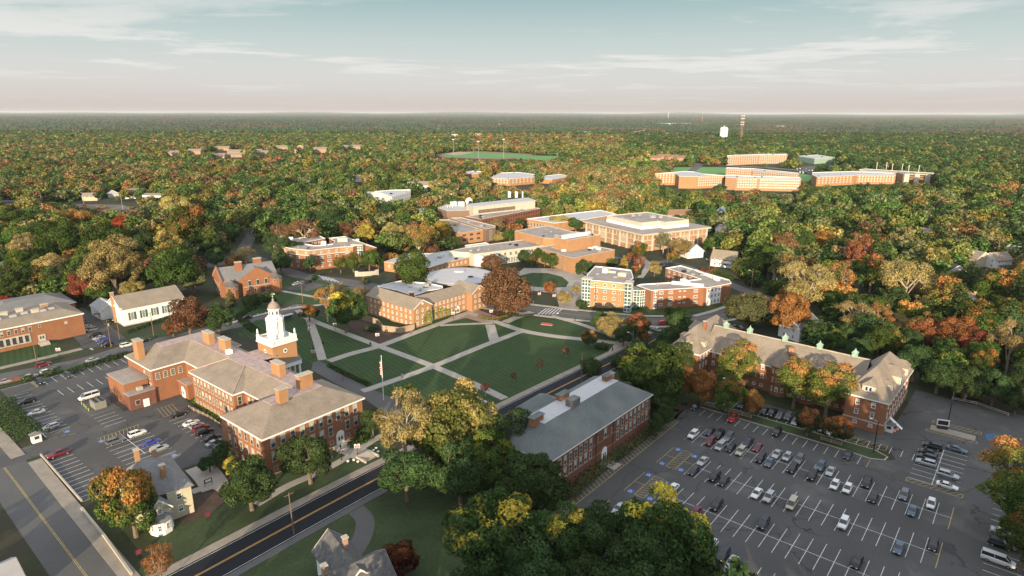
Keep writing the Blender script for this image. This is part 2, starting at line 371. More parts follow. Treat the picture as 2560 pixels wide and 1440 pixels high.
# lawns and open grass -------------------------------------------------------
sheet('lawn', [(590, 838), (640, 800), (748, 795), (900, 770), (1160, 790), (1250, 790), (1560, 815), (1582, 858), (1235, 1012), (1180, 1040), (1090, 1075), (950, 1020), (900, 985), (800, 918), (640, 850)], m_lawn, 0.05)
sheet('grass_verge', [(300, 1500), (440, 1280), (560, 1215), (915, 1085), (990, 1110), (980, 1145), (700, 1290), (430, 1438), (330, 1500)], m_lawn2, 0.02)
sheet('grass_yard', [(560, 1446), (980, 1222), (1150, 1160), (1300, 1240), (1200, 1500), (560, 1500)], m_lawn2, 0.02)
sheet('church_lawn', [(300, 850), (420, 830), (440, 790), (560, 770), (600, 790), (480, 822), (330, 862)], m_lawn, 0.04, keep=False)
sheet('museum_lawn', [(0, 925), (0, 860), (140, 850), (155, 875), (200, 882)], m_lawn, 0.04)
sheet('library_lawn', [(560, 780), (690, 705), (800, 700), (905, 730), (880, 760), (780, 762), (700, 760), (640, 790)], m_lawn, 0.04, keep=False)
sheet('oval_lawn', [(1296, 690), (1330, 682), (1370, 683), (1405, 692), (1422, 706), (1415, 718), (1370, 720), (1320, 715), (1300, 705)], m_lawn, 0.06)
sheet('plaza', [(1285, 690), (1310, 670), (1420, 672), (1470, 690), (1465, 730), (1440, 790), (1400, 775), (1390, 735), (1300, 722)], m_walk, 0.03)
sheet('hall_lawn', [(1440, 790), (1460, 765), (1640, 770), (1830, 745), (1800, 775), (1600, 792), (1490, 788)], m_lawn, 0.03, keep=False)
sheet('dormitory_lawn', [(1640, 1010), (1600, 920), (1680, 900), (1760, 975), (1880, 985), (1950, 1010), (2110, 1052), (2100, 1062), (1890, 1005), (1770, 1000), (1700, 1030)], m_lawn2, 0.02, keep=False)
sheet('sports_field', [(1105, 386), (1180, 379.5), (1315, 386), (1318, 391), (1250, 396.5), (1115, 392)], mat('field_green', (0.12, 0.27, 0.08), .95, .1, .02), 0.10)
sheet('practice_field', [(1295, 388), (1400, 390), (1380, 402), (1290, 398)], mat('field_green', (0.12, 0.27, 0.08), .95, .1, .02), 0.13)
sheet('running_track', [(1090, 386), (1185, 377), (1332, 385), (1326, 394), (1250, 399), (1107, 394)], mat('track_red', (0.26, 0.14, 0.10), .9, .1, .02), 0.05)
sheet('dormitory_green', [(1685, 418), (1800, 418), (1900, 424), (2035, 438), (2020, 455), (1900, 446), (1760, 440), (1680, 432)], mat('field_green', None) if False else MATS['field_green'], 0.08)

# roads ----------------------------------------------------------------------
rd = [MHF(-75, -21.5), MHF(-31, -21.2), MHF(20, -21.3), MHF(60, -23.4), MHF(100, -25.2), MHF(147, -27.8), MHF(166, -27)]
_, RDL = strip('road', rd, 9.4, m_newroad, 0.045, world=True)
o = MB(); ribbon(o, RDL, 0.10, 0.24, 0.052); ribbon(o, RDL, -0.24, -0.10, 0.052); struct('road_centre_lines', o, m_oran)
o = MB(); ribbon(o, RDL, 4.15, 4.27, 0.052); ribbon(o, RDL, -4.27, -4.15, 0.052); struct('road_edge_lines', o, m_line)
o = MB(); ribbon(o, RDL, 4.7, 7.1, 0.15, 0.0); struct('pavement', o, m_walkr)
o = MB(); ribbon(o, RDL[:14], -6.6, -4.7, 0.13, 0.0); struct('pavement', o, m_road)
_, P2 = strip('side_street', [G(-60, 1105), G(0, 1157), G(107, 1297), G(213, 1437), G(290, 1540)], 9.6, m_road, 0.040, world=True)
o = MB(); ribbon(o, P2, 0.08, 0.20, 0.047); ribbon(o, P2, -0.20, -0.08, 0.047); struct('street_centre_lines', o, m_yel)
o = MB(); ribbon(o, [G(87, 1152), G(192, 1282), G(322, 1440), G(390, 1525)], -1.5, 1.5, 0.15, 0.0); struct('pavement', o, m_walkr)
o = MB(); ribbon(o, [G(-20, 1068), G(46, 1143)], -1.6, 1.6, 0.15, 0.0); struct('pavement', o, m_walkr)
_, P3 = strip('campus_street', [(-160, 982), (0, 945), (207, 905), (330, 868), (460, 840), (560, 818), (667, 795), (745, 768), (830, 738), (905, 716)], 9.5, m_road, 0.036)
o = MB(); ribbon(o, gp([(-60, 938), (0, 921), (120, 893), (204, 872)]), -1.4, 1.4, 0.15, 0.0); struct('pavement', o, m_walkr)
_, P4 = strip('back_road', [(520, 668), (600, 640), (650, 652), (700, 672), (760, 690), (860, 704), (960, 722), (1060, 740), (1200, 757), (1340, 775), (1490, 792), (1620, 803), (1720, 800), (1830, 783), (1960, 760)], 11.0, m_road, 0.033)
strip('back_road', [(600, 640), (622, 600), (648, 560), (668, 525), (700, 495), (760, 465)], 8.5, m_road, 0.030)
o = MB(); ribbon(o, P4[50:], 0.08, 0.2, 0.043); ribbon(o, P4[50:], -0.2, -0.08, 0.043); struct('street_centre_lines', o, m_yel)
o = MB(); ribbon(o, P4[48:], -8.6, -6.6, 0.14, 0.0); ribbon(o, P4[48:70], 6.6, 8.6, 0.14, 0.0); struct('pavement', o, m_walk)
strip('lane', [(1655, 655), (1720, 668), (1800, 700), (1860, 725), (1940, 752), (2010, 780)], 7.5, m_road, 0.034)
strip('lane', [(2060, 745), (2160, 752), (2260, 735), (2360, 718), (2470, 705), (2600, 690)], 8.0, m_road, 0.034)
strip('lane', [(1500, 640), (1580, 648), (1655, 655), (1700, 640), (1760, 628)], 6.0, m_road, 0.031)
strip('lane', [(1330, 500), (1420, 512), (1520, 508), (1600, 495)], 9.0, m_road, 0.031)
strip('lane', [(1680, 447), (1720, 432), (1745, 415), (1740, 408)], 14.0, m_road, 0.09)
strip('far_road', [(1745, 410), (1900, 418), (2040, 428), (2150, 432)], 10.0, m_walkr, 0.085)
o = MB()
for k in range(7):
    p = G(1437 + 0 * k, 640); a = gp([(1372, 770), (1352, 787)]); b = gp([(1380 + 0, 770), (1360, 787)])
for k in range(6):
    a = G(1345 + k * 9, 786 - 0); b = G(1366 + k * 8, 771); ribbon(o, [Vector((a.x, a.y, 0)), Vector((b.x, b.y, 0))], -.25, .25, 0.047)
for k in range(5):
    a = G(797 + k * 8, 688 + k * 2.0); b = G(812 + k * 9, 700 + k * 1.5); ribbon(o, [a, b], -.3, .3, 0.047)
for k in range(5):
    a = G(1241 + k * 11, 1054 - k * 1.0); b = G(1272 - k * -6, 1066 - k * 8)
struct('crosswalk_lines', o, m_line)
# concrete paths across the quad -----------------------------------------------
def path(pts, w, z=0.09, m=m_walk): return strip('path', pts, w, m, z, zb=0.0)
path([(822, 903), (880, 884), (947, 866), (1027, 836), (1103, 808), (1165, 784), (1200, 768)], 3.6)
path([(745, 775), (772, 797), (860, 832), (952, 867), (1083, 916), (1180, 958), (1262, 997)], 3.2, 0.094)
path([(905, 978), (940, 967), (1083, 916), (1200, 868), (1307, 827)], 3.2, 0.098)
path([(1175, 783), (1210, 795), (1243, 806), (1307, 827), (1380, 840), (1470, 850), (1560, 860)], 3.6, 0.102)
path([(1236, 852), (1225, 812)], 4.2, 0.106)
path([(1100, 814), (1150, 811), (1232, 808)], 2.2, 0.086)
path([(1378, 790), (1437, 806), (1500, 828), (1545, 845), (1575, 858)], 2.8, 0.110)
path([(772, 797), (790, 845), (806, 900)], 3.2, 0.086)
path([(1262, 806), (1300, 790), (1330, 780)], 4.0, 0.083)
path([(560, 812), (700, 775), (820, 760)], 2.0, 0.082)
path([(690, 725), (800, 745), (880, 760)], 2.4, 0.080)
path([(960, 710), (985, 745)], 2.0, 0.08)
path([(1440, 668), (1475, 690), (1478, 720)], 3, 0.05)
path([(1600, 695), (1620, 662), (1600, 640)], 3.5, 0.06)
path([(1735, 790), (1780, 778), (1815, 766)], 2.4, 0.05)
sheet('entrance_plaza', [(1095, 812), (1130, 790), (1165, 780), (1195, 775), (1255, 795), (1225, 812), (1165, 795)], mat('brick_paving', (0.30, 0.20, 0.16), .9, .1, .5, .1, 3), 0.075)
sheet('corner_plaza', [(1560, 868), (1520, 880), (1545, 850), (1580, 850), (1582, 858)], m_walk, 0.115)
sheet('driveway', [(783, 905), (800, 903), (905, 962), (997, 1003), (1010, 1040), (985, 1050), (900, 990), (840, 960), (778, 925)], m_road, 0.07)
path([(640, 1262), (720, 1215), (800, 1180), (860, 1148), (935, 1100), (985, 1075)], 2.3, 0.08)
path([(885, 1270), (912, 1300), (905, 1345), (870, 1400)], 4.2, 0.05, m_road)
path([(540, 1220), (520, 1190), (495, 1165)], 6.5, 0.07)
path([(480, 1230), (530, 1215), (560, 1225)], 2.4, 0.075)
sheet('mulch_bed', [(860, 790), (900, 800), (1030, 833), (1015, 835), (952, 862), (870, 822)], m_mulch, 0.06)
sheet('mulch_bed', [(1185, 770), (1250, 775), (1280, 768), (1330, 782), (1250, 797), (1205, 785)], m_mulch, 0.065)
sheet('mulch_bed', [(1664, 1030), (1690, 1005), (1735, 1005), (1700, 1035), (1688, 1050)], m_mulch, 0.03)
sheet('mulch_bed', [(380, 1290), (480, 1240), (560, 1225), (600, 1240), (470, 1310)], m_mulch, 0.03, keep=False)

# big car park -----------------------------------------------------------------
lot = [LOT(-29.5, -40), LOT(-29.5, 38), LOT(-30, 45), LOT(-27, 51.4), LOT(16, 51.4), LOT(22, 50.8), LOT(25.5, 52.5), LOT(27.5, 55), LOT(25, 60), LOT(-33, 60.5), LOT(-34, 66.5), LOT(20, 68), G(2185, 1083), G(2235, 1065), G(2270, 1010), G(2290, 975), G(2400, 1005), G(2560, 1040), G(2760, 1100), G(2800, 1300), G(2760, 1560), LOT(60, -40)]
sheet('car_park', lot, m_asph, 0.030, world=True)
isl = [LOT(-27, 51.4), LOT(16, 51.4), LOT(22, 50.8), LOT(25.5, 52.5), LOT(25.8, 55), LOT(22, 57.2), LOT(-26, 56.6)]
o = MB(); o.prism([LOT(-27, 51.4), LOT(-26, 56.6), LOT(22, 57.2), LOT(25.8, 55), LOT(25.5, 52.5), LOT(22, 50.8), LOT(16, 51.4)][::-1], 0.0, 0.16); struct('kerb_island', o, m_walk)
sheet('island_grass', [LOT(-26.7, 51.75), LOT(16, 51.75), LOT(22, 51.2), LOT(25.1, 52.7), LOT(25.4, 54.8), LOT(21.9, 56.8), LOT(-25.7, 56.2)], m_lawn2, 0.175, world=True)
o = MB(); o.prism([LOT(32, 81), LOT(43, 81), LOT(43, 84.5), LOT(32, 84.5)], 0, .15); struct('kerb_island', o, m_walkr)
Lw = MB(); Ly = MB(); Lb = MB()
def ln(mbx, F, u0, v0, u1, v1, w=0.13, z=0.037):
    a = F(u0, v0); b = F(u1, v1); d = (b - a).normalized(); n = Vector((-d.y, d.x, 0)) * w / 2
    mbx.add([(p.x, p.y, z) for p in (a - n, b - n, b + n, a + n)], [(0, 1, 2, 3)])
ST = 2.77
for v0, ua, ub, yl in ((33.6, -18.7, 42.4, 42.4), (16.7, -13.2, 42.1, 42.1), (0, -13.0, 44, 44), (-16.6, 8.6, 50, 52)):
    ln(Lw, LOT, ua, v0, ub, v0, z=0.041)
    u = -10.4
    while u - ST > ua - 1: u -= ST
    while u < ub - 0.5:
        ln(Lw, LOT, u, v0 - 5.3, u, v0 + 5.3); u += ST
    ln(Ly, LOT, ub, v0 - 5.3, ub, v0 + 5.3, 0.16)
u = -10.4 - 5 * ST
while u < 22: ln(Lw, LOT, u, 45.7, u, 50.6); u += ST
ln(Ly, LOT, 22.3, 45.3, 22.3, 50.4)
ln(Lw, LOT, -21.0, 33.6, -18.7, 33.6); ln(Ly, LOT, -21.1, 28.4, -21.1, 39.2)
ln(Ly, LOT, -27.2, 38.1, -27.2, -35); 
for k in range(46): ln(Ly, LOT, -29.4, 38 - k * 1.5, -27.2, 36.8 - k * 1.5, z=0.040)
for vc in (17.4, 0.5):     # bays with the blue symbols
    ln(Ly, LOT, -21.4, vc - 5.3, -21.4, vc + 5.3); ln(Ly, LOT, -21.4, vc, -18.6, vc, z=0.041)
    for uu in (-18.6, -16.0): ln(Ly, LOT, uu, vc - 5.3, uu, vc + 5.3)
    for vv in (-5.3, 5.3): ln(Ly, LOT, -18.6, vc + vv, -16.0, vc + vv, z=0.041)
    for k in range(8): ln(Ly, LOT, -18.6, vc - 5.1 + k * 1.2, -16.0, vc - 3.9 + k * 1.2, .11, z=0.045)
    ln(Ly, LOT, -16.0, vc, -13.2, vc, z=0.041)
    ln(Ly, LOT, -13.2, vc - 5.3, -13.2, vc + 5.3, z=0.040)
HC = []
for vc in (17.4, 0.5):
    for uu, vv in ((-20, 4.9), (-14.9, 4.4), (-20, -4.6), (-14.7, -4.4)): HC.append((LOT, uu, vc + vv, 0))
ln(Ly, LOT, -21.9, -10.8, -21.9, -17.6); ln(Lw, LOT, -21.9, -16.6, -19.5, -16.6, z=0.041)
# east block of stalls
ln(Lw, LOT, 36.9, 69.2, 36.9, 47.0, .18, z=0.041)
for k in range(9): ln(Lw, LOT, 31.7, 69.2 - k * 2.75, 42.4, 69.2 - k * 2.75)
def hatch(F, u0, u1, v0, v1, step=1.3, mbx=None):
    mbx = mbx or Ly
    for a, b, c, d in ((u0, v0, u1, v0), (u0, v1, u1, v1), (u0, v0, u0, v1), (u1, v0, u1, v1)): ln(mbx, F, a, b, c, d, z=0.041)
    if u1 - u0 > v1 - v0:
        n = int((u1 - u0) / step)
        for k in range(n): ln(mbx, F, u0 + k * step, v0, min(u0 + (k + 1) * step, u1), v1, .11, z=0.045)
    else:
        n = int((v1 - v0) / step)
        for k in range(n): ln(mbx, F, u0, v0 + k * step, u1, min(v0 + (k + 1) * step, v1), .11, z=0.045)
hatch(LOT, 31.5, 43.5, 44.8, 46.8); hatch(LOT, 32.0, 44.0, 86.5, 88.6); hatch(LOT, 31.2, 43.6, 79.3, 80.9)
hatch(LOT, 13.5, 24.5, 58.4, 61.8, 1.6)
ln(Lw, LOT, 60.0, 52, 60.0, 8, .18, z=0.041)
for k in range(16): ln(Lw, LOT, 49.5, 50 - k * 2.75, 60.0, 50 - k * 2.75)
for k in range(21): ln(Lw, LOT, -24 + k * 2.75, 57.4, -24 + k * 2.75, 61.6)
ln(Ly, LOT, -33, 63.2, 14, 64.0)
# car park left of the main hall
def pz(x, y): p = G(x, y); return MHF.inv(p)
sheet('car_park', [MHF(-27, 118.9), MHF(12, 118.6), MHF(12.5, 86), MHF(8.5, 60), MHF(8.5, 31), MHF(0, 23.5), MHF(-7.4, 21.2), MHF(-13.2, 22.1), MHF(-33.1, 25.8), MHF(-32.3, 58.5), MHF(-44, 58.5), MHF(-44, 66.6), MHF(-28.2, 67.0), MHF(-27.6, 96)], m_asph, 0.048, world=True)
E1 = 0.055
for k in range(14): ln(Lw, MHF, -18.1 + k * 2.78, 118.6, -18.1 + k * 2.78, 112.2, .15, z=E1)
for k in range(7): ln(Lw, MHF, -14.9 + k * 2.9, 104.2, -14.9 + k * 2.9, 97.8, .15, z=E1)
for k in range(15): ln(Lw, MHF, -27.2 - k * .02, 109.9 - k * 2.75, -21.4, 109.5 - k * 2.75, .15, z=E1)
for k in range(13): ln(Lw, MHF, -32.3 - k * .05, 54.6 - k * 2.45, -26.5, 54.6 - k * 2.45, .15, z=E1)
ln(Lw, MHF, -32.2, 57.9, -33.1, 25.8, .16, z=E1 + .004); ln(Lw, MHF, -28, 69, -27.3, 97, .16, z=E1 + .004); ln(Lw, MHF, -27, 118.8, 12, 118.6, .16, z=E1 + .004)
ln(Ly, MHF, -32.2, 57.9, -26.4, 56.6, .14, z=E1); ln(Ly, MHF, -27, 110.5, -19, 112.1, .14, z=E1); ln(Ly, MHF, -18.6, 118.4, -18.6, 112.2, .14, z=E1 + .004)
ln(Ly, MHF, -28.2, 67.1, -21.6, 65.4, .14, z=E1); ln(Ly, MHF, -28.1, 69.9, -21.8, 69.9, .14, z=E1)
ln(Lw, MHF, -13.7, 54.2, -13.9, 37.5, .16, z=E1 + .004)
for k in range(8): ln(Lw, MHF, -19.6, 49.0 - k * 2.75, -7.9, 49.0 - k * 2.75, .15, z=E1)
_z = 0.0
def hatch2(u0, u1, v0, v1, st):
    for a, b, c, d in ((u0, v0, u1, v0), (u0, v1, u1, v1)): ln(Ly, MHF, a, b, c, d, z=E1 + .004)
    for k in range(int((u1 - u0) / st)): ln(Ly, MHF, u0 + k * st, v0, u0 + (k + 1) * st, v1, .13, z=E1)
hatch2(-19.2, -7.7, 53.5, 56.9, 1.0); hatch2(-0.9, 5.0, 56.0, 63.5, 1.1)
for k in range(5): ln(Lw, MHF, -15.0, 74.1 - k * 2.8, -9.1, 74.2 - k * 2.8, .15, z=E1)
for k in range(11): ln(Lw, MHF, -1.2, 51.9 - k * 2.75, 3.4, 52.0 - k * 2.75, .15, z=E1)
for a, b in ((-23.0, 68.4), (-18.9, 54.4), (-9.3, 30.6)): HC.append((MHF, a, b, E1))
ln(Ly, MHF, -19.6, 31.4, -8.4, 31.8, .14, z=E1); ln(Ly, MHF, -19.8, 28.6, -8.4, 29.0, .14, z=E1)
for F, a, b, z in HC:
    z0 = max(z, 0.037) + 0.012
    Lb.add([tuple(F(a + x, b + y, z0)) for x, y in ((-.75, -.75), (.75, -.75), (.75, .75), (-.75, .75))], [(0, 1, 2, 3)])
    z0 += .005
    for x0, y0, x1, y1 in ((-.05, .5, -.05, -.1), (-.05, .15, .3, .15), (-.05, -.1, .3, -.1), (.3, -.1, .45, -.5)): ln(Lw, F, a + x0, b + y0, a + x1, b + y1, .12, z0)
    pts = [(a - .05 + .38 * math.cos(t), b - .28 + .38 * math.sin(t)) for t in [R(x) for x in range(120, 331, 30)]]
    for (x0, y0), (x1, y1) in zip(pts, pts[1:]): ln(Lw, F, x0, y0, x1, y1, .09, z0)
# arrow by the alley, stall ticks on the campus street
o = G(229, 873); AL = Fr(o.x, o.y, 140)
Lw.add([tuple(AL(x, y, .06)) for x, y in ((-1.6, -.2), (0.4, -.2), (0.4, -.7), (1.6, 0), (.4, .7), (.4, .2), (-1.6, .2))], [(0, 1, 5, 6), (2, 3, 4)])
sheet('alley', [(204, 872), (330, 858), (255, 800), (205, 768), (168, 790), (172, 830), (200, 860)], m_asph, 0.028)
ALF = Fr(G(268, 866).x, G(268, 866).y, 0)
for k in range(13):
    a = G(235 - k * 5.6 + 20, 862 - k * 6.6)
for k in range(9):      # kerbside bays opposite the library
    a = G(583 + k * 20, 800 - k * 4.3); b = G(588 + k * 20, 791 - k * 4.2)
    d = (b - a).normalized() * 2.3; ln(Lw, Fr(a.x, a.y, 0), 0, 0, d.x, d.y, .16, z=.045)
struct('bay_lines', Lw, m_line); struct('bay_lines_yellow', Ly, m_yel); struct('bay_symbols', Lb, m_blue)
# other yards
sheet('far_car_park', [(110, 518), (180, 510), (300, 512), (350, 522), (345, 540), (300, 548), (240, 540), (150, 530)], mat('asphalt_far', (0.16, 0.13, 0.11), .9, .1, .05), 0.05)
sheet('far_car_park', [(1985, 426), (2000, 417), (2095, 413), (2125, 420), (2110, 434), (2040, 437)], m_road, 0.095)
sheet('library_yard', [(700, 722), (760, 702), (815, 712), (770, 728)], m_asph, 0.045)
sheet('baseball_infield', [(1110, 384), (1150, 379), (1185, 382), (1140, 388)], mat('sand', (0.42, 0.30, 0.2), .9, .1, .05), 0.16)
# ================================================================ buildings
def P3d(p, z): return Vector((p[0], p[1], z))
def cen(poly): return Vector((sum(p[0] for p in poly) / len(poly), sum(p[1] for p in poly) / len(poly), 0))
def rectF(F, u0, u1, v0, v1): return [F(u0, v0), F(u1, v0), F(u1, v1), F(u0, v1)]
def ccw(poly):
    a = sum(poly[i - 1][0] * poly[i][1] - poly[i][0] * poly[i - 1][1] for i in range(len(poly)))
    return list(poly) if a > 0 else list(poly)[::-1]
def offs(poly, d):
    P = ccw(poly); n = len(P); out = []
    for i in range(n):
        a, b, c = P[i - 1], P[i], P[(i + 1) % n]
        e1 = Vector((b[0] - a[0], b[1] - a[1])).normalized(); e2 = Vector((c[0] - b[0], c[1] - b[1])).normalized()
        n1 = Vector((e1.y, -e1.x)); n2 = Vector((e2.y, -e2.x)); m = (n1 + n2)
        if m.length < 0.2: m = n1.copy()
        m.normalize(); k = d / max(0.35, m.dot(n1)); out.append(Vector((b[0] + m.x * k, b[1] + m.y * k, 0)))
    return out
WINCACHE = {}
WCOUNT = {}
def win_meshes(w, h, style, mf, mg):
    key = (round(w, 2), round(h, 2), style, mf.name, mg.name)
    if key in WINCACHE: return WINCACHE[key]
    t = 0.14 if w > 0.8 else 0.09; f = MB(); g = MB(); a, b = w / 2, h / 2
    f.box((0, -.05, b - t / 2), (w, .10, t)); f.box((0, -.07, -b + t / 2), (w + .25, .16, t)); f.box((-a + t / 2, -.05, 0), (t, .10, h - 2 * t)); f.box((a - t / 2, -.05, 0), (t, .10, h - 2 * t))
    if style == 'sash': f.box((0, -.045, 0), (w - 2 * t, .07, .09)); 
    if style == 'sash': f.box((0, -.04, b / 2), (.04, .05, b - t)); f.box((0, -.04, -b / 2), (.04, .05, b - t))
    if style == 'grid':
        n = 3; m = max(3, int(h / .6))
        for i in range(1, n): f.box((-a + w * i / n, -.045, 0), (.06, .07, h - 2 * t))
        for i in range(1, m): f.box((0, -.042, -b + h * i / m), (w - 2 * t, .06, .06))
    if style == 'triple':
        for i in (1, 2): f.box((-a + w * i / 3, -.045, 0), (.14, .09, h - 2 * t))
    if style == 'pair': f.box((0, -.045, 0), (.14, .09, h - 2 * t))
    if style == 'arch': f.lathe((0, 0, 0), [(.01, 0)], 4) if False else f.box((0, -.05, b + .12), (w * .7, .08, .24))
    if style == 'lintel': f.box((0, -.06, b + .12), (w + .2, .13, .24)); f.box((0, -.045, 0), (w - 2 * t, .07, .08))
    g.box((0, -.02, 0), (w - t, .035, h - t))
    if style in ('sash', 'lintel') and h > 1.5 and mg is not m_glassl:
        bl = MB(); bl.box((0, -.03, b * .45), (w - 2 * t - .02, .035, b - t)); 
    else: bl = None
    def me(mbx, nm, mm):
        x = D.meshes.new(nm); x.from_pydata(mbx.v, [], mbx.f); x.materials.append(mm); return x
    WINCACHE[key] = (me(f, 'window', mf), me(g, 'pane', mg), me(bl, 'blind', m_glassl) if bl else None)
    return WINCACHE[key]
def window(root, p, nrm, w, h, style='sash', mf=None, mg=None, name='window', detail=True):
    """one window: frame mesh, pane (and blind) as its children"""
    mf = mf or m_white; mg = mg or m_glass
    WCOUNT[root.name] = WCOUNT.get(root.name, 0) + 1
    if name == 'window' and WCOUNT[root.name] > 98:
        BULK.setdefault(root.name, []).append((root, Vector(p), Vector(nrm), w, h, mf, mg)); return
    fm, gm, bl = win_meshes(w, h, style, mf, mg)
    o = D.objects.new(name, fm); COL.objects.link(o); o.parent = root; o.location = Vector(p) - root.location; o.rotation_euler = (0, 0, math.atan2(nrm[1], nrm[0]) + math.pi / 2)
    c = D.objects.new('pane', gm); COL.objects.link(c); c.parent = o
    if bl and detail and random.random() < .6: c = D.objects.new('blind', bl); COL.objects.link(c); c.parent = o
    return o
BULK = {}
def win_row(root, a, b, zs, n, w, h, style='sash', m0=1.0, m1=None, mf=None, mg=None, skip=(), detail=True, poly=None):
    """n windows between wall points a and b (outside on the right of a->b), at every height in zs"""
    m1 = m0 if m1 is None else m1
    a = Vector((a[0], a[1], 0)); b = Vector((b[0], b[1], 0)); d = (b - a); L = d.length; d.normalize(); nr = Vector((d.y, -d.x, 0))
    for j, z in enumerate(zs):
        for i in range(n):
            if (i, j) in skip or i in skip: continue
            t = m0 + (L - m0 - m1) * ((i + .5) / n)
            window(root, a + d * t + Vector((0, 0, z)) + nr * 0.01, nr, w, h, style, mf, mg, detail=detail)
def flush_bulk():
    for k, L in BULK.items():
        f = MB(); g = MB(); root = L[0][0]
        for _, p, nr, w, h, mf, mg in L:
            rz = math.atan2(nr[1], nr[0]) + math.pi / 2
            c = p + nr * .03; f.box(c, (w, .08, h), rz); c = p + nr * .06; g.box(c, (w - .25, .06, h - .25), rz)
        o = f.build('window', L[0][5], root); o['kind'] = 'stuff'; c = sub('pane', L[0][6], o, root, g)
def flat_block(root, poly, z0, z1, mw, mr, par=0.5, mc=None, wall='wall', coping=True):
    P = ccw(poly); o = MB(); o.prism(P, z0, z1, top=False); w = part(wall, mw, root, o)
    r = MB(); r.prism(offs(P, -.12), z1 - par - .2, z1 - par); part('roof', mr, root, r)
    inn = offs(P, -.3); n = len(P); c = MB(); ou = offs(P, .08)
    vs = [P3d(p, z1 + .12) for p in ou] + [P3d(p, z1 + .12) for p in inn] + [P3d(p, z1 - .14) for p in ou] + [P3d(p, z1 - par) for p in inn]
    fs = []
    for i in range(n):
        j = (i + 1) % n
        fs += [(i, j, n + j, n + i), (2 * n + i, 2 * n + j, j, i), (n + i, n + j, 3 * n + j, 3 * n + i)]
    c.add(vs, fs); part('coping', mc or m_conc, root, c); kp(P, 2.0)
    q_ = offs(P, -2.5); xs = [p[0] for p in q_]; ys = [p[1] for p in q_]; rv = random.Random(int(xs[0] * 7 + ys[0])); area = abs(sum(P[i - 1][0] * P[i][1] - P[i][0] * P[i - 1][1] for i in range(n))) / 2
    for _ in range(min(9, int(area / 130))):
        for _t in range(12):
            x, y = rv.uniform(min(xs), max(xs)), rv.uniform(min(ys), max(ys))
            if inside((x, y), q_):
                k = rv.random(); o = MB()
                if k < .5: o.lathe((x, y, z1 - par), [(.22, 0), (.22, .7), (.34, .75), (.3, .95)], 8)
                else: s_ = rv.uniform(.8, 1.9); o.box((x, y, z1 - par + s_ * .3), (s_ * 1.3, s_, s_ * .6), rv.random() * .5 + .6)
                part('roof_vent', m_metal if k < .8 else m_dark, root, o); break
    return w
def bldg(name, label, poly, group=None, cat='building'):
    return thing(name, label, cat, cen(poly), 0, group)
def roof_hip(root, F, u0, u1, v0, v1, z1, z2, iu, iv, mr, over=0.5, deck=None, trim=m_white, name='roof'):
    """eaves rectangle in frame F, top rectangle inset by iu, iv; deck = material of the flat top"""
    a, b, c, d = u0 - over, u1 + over, v0 - over, v1 + over
    lo = [F(a, c, z1), F(b, c, z1), F(b, d, z1), F(a, d, z1)]
    hi_ = [F(u0 + iu, v0 + iv, z2), F(u1 - iu, v0 + iv, z2), F(u1 - iu, v1 - iv, z2), F(u0 + iu, v1 - iv, z2)]
    o = MB(); o.add(lo + hi_, [(0, 1, 5, 4), (1, 2, 6, 5), (2, 3, 7, 6), (3, 0, 4, 7)] + ([] if deck else [(4, 5, 6, 7)]))
    rf = part(name, mr, root, o)
    if deck: o = MB(); o.prism([F(u0 + iu - .1, v0 + iv - .1), F(u1 - iu + .1, v0 + iv - .1), F(u1 - iu + .1, v1 - iv + .1), F(u0 + iu - .1, v1 - iv + .1)], z2 - .3, z2 + .06); part('roof_deck', deck, root, o)
    t = MB(); t.prism([Vector((p.x, p.y, 0)) for p in lo], z1 - .42, z1 - .004, bottom=True); part('cornice', trim, root, t)
    return rf
def roof_gable(root, F, u0, u1, v0, v1, z1, z2, mr, axis='u', over=.5, mw=None, trim=m_white, name='roof', th=.25):
    if axis == 'u':
        m = (v0 + v1) / 2; s = (z2 - z1) / (m - v0)
        prof = [(v0 - over, z1 - over * s), (m, z2), (v1 + over, z1 - over * s)]
        f = lambda a, q, z: F(a, q, z); A, Bq = u0 - over, u1 + over; e0, e1 = u0, u1
    else:
        m = (u0 + u1) / 2; s = (z2 - z1) / (m - u0)
        prof = [(u0 - over, z1 - over * s), (m, z2), (u1 + over, z1 - over * s)]
        f = lambda a, q, z: F(q, a, z); A, Bq = v0 - over, v1 + over; e0, e1 = v0, v1
    o = MB(); vs = []
    for a in (A, Bq):
        for q, z in prof: vs.append(f(a, q, z))
        for q, z in prof: vs.append(f(a, q, z - th))
    o.add(vs, [(0, 1, 7, 6), (1, 2, 8, 7), (3, 4, 1, 0), (4, 5, 2, 1), (6, 7, 10, 9), (7, 8, 11, 10), (0, 6, 9, 3), (5, 11, 8, 2), (10, 4, 3, 9), (11, 5, 4, 10)])
    rf = part(name, mr, root, o)
    for e in (e0, e1):
        g = MB()
        (qa, qb) = (v0, v1) if axis == 'u' else (u0, u1)
        g.add([f(e, qa, z1 - .3), f(e, qb, z1 - .3), f(e, qb, z1 - .02), f(e, m, z2 - th - .02), f(e, qa, z1 - .02)], [(0, 1, 2, 3, 4)])
        if mw: part('gable', mw, root, g)
    t = MB()
    for e, dd in ((A, -.06), (Bq, .06)):
        for (qa, za), (qb, zb) in ((prof[0], prof[1]), (prof[1], prof[2])):
            t.add([f(e + dd, qa, za + .06), f(e + dd, qb, zb + .06), f(e + dd, qb, zb - .38), f(e + dd, qa, za - .38)], [(0, 1, 2, 3)])
    part('bargeboard', trim, root, t)
    return rf
def walls(root, poly, z0, z1, m, name='wall'):
    o = MB(); o.prism(ccw(poly), z0, z1); kp(ccw(poly), 2.0); return part(name, m, root, o)
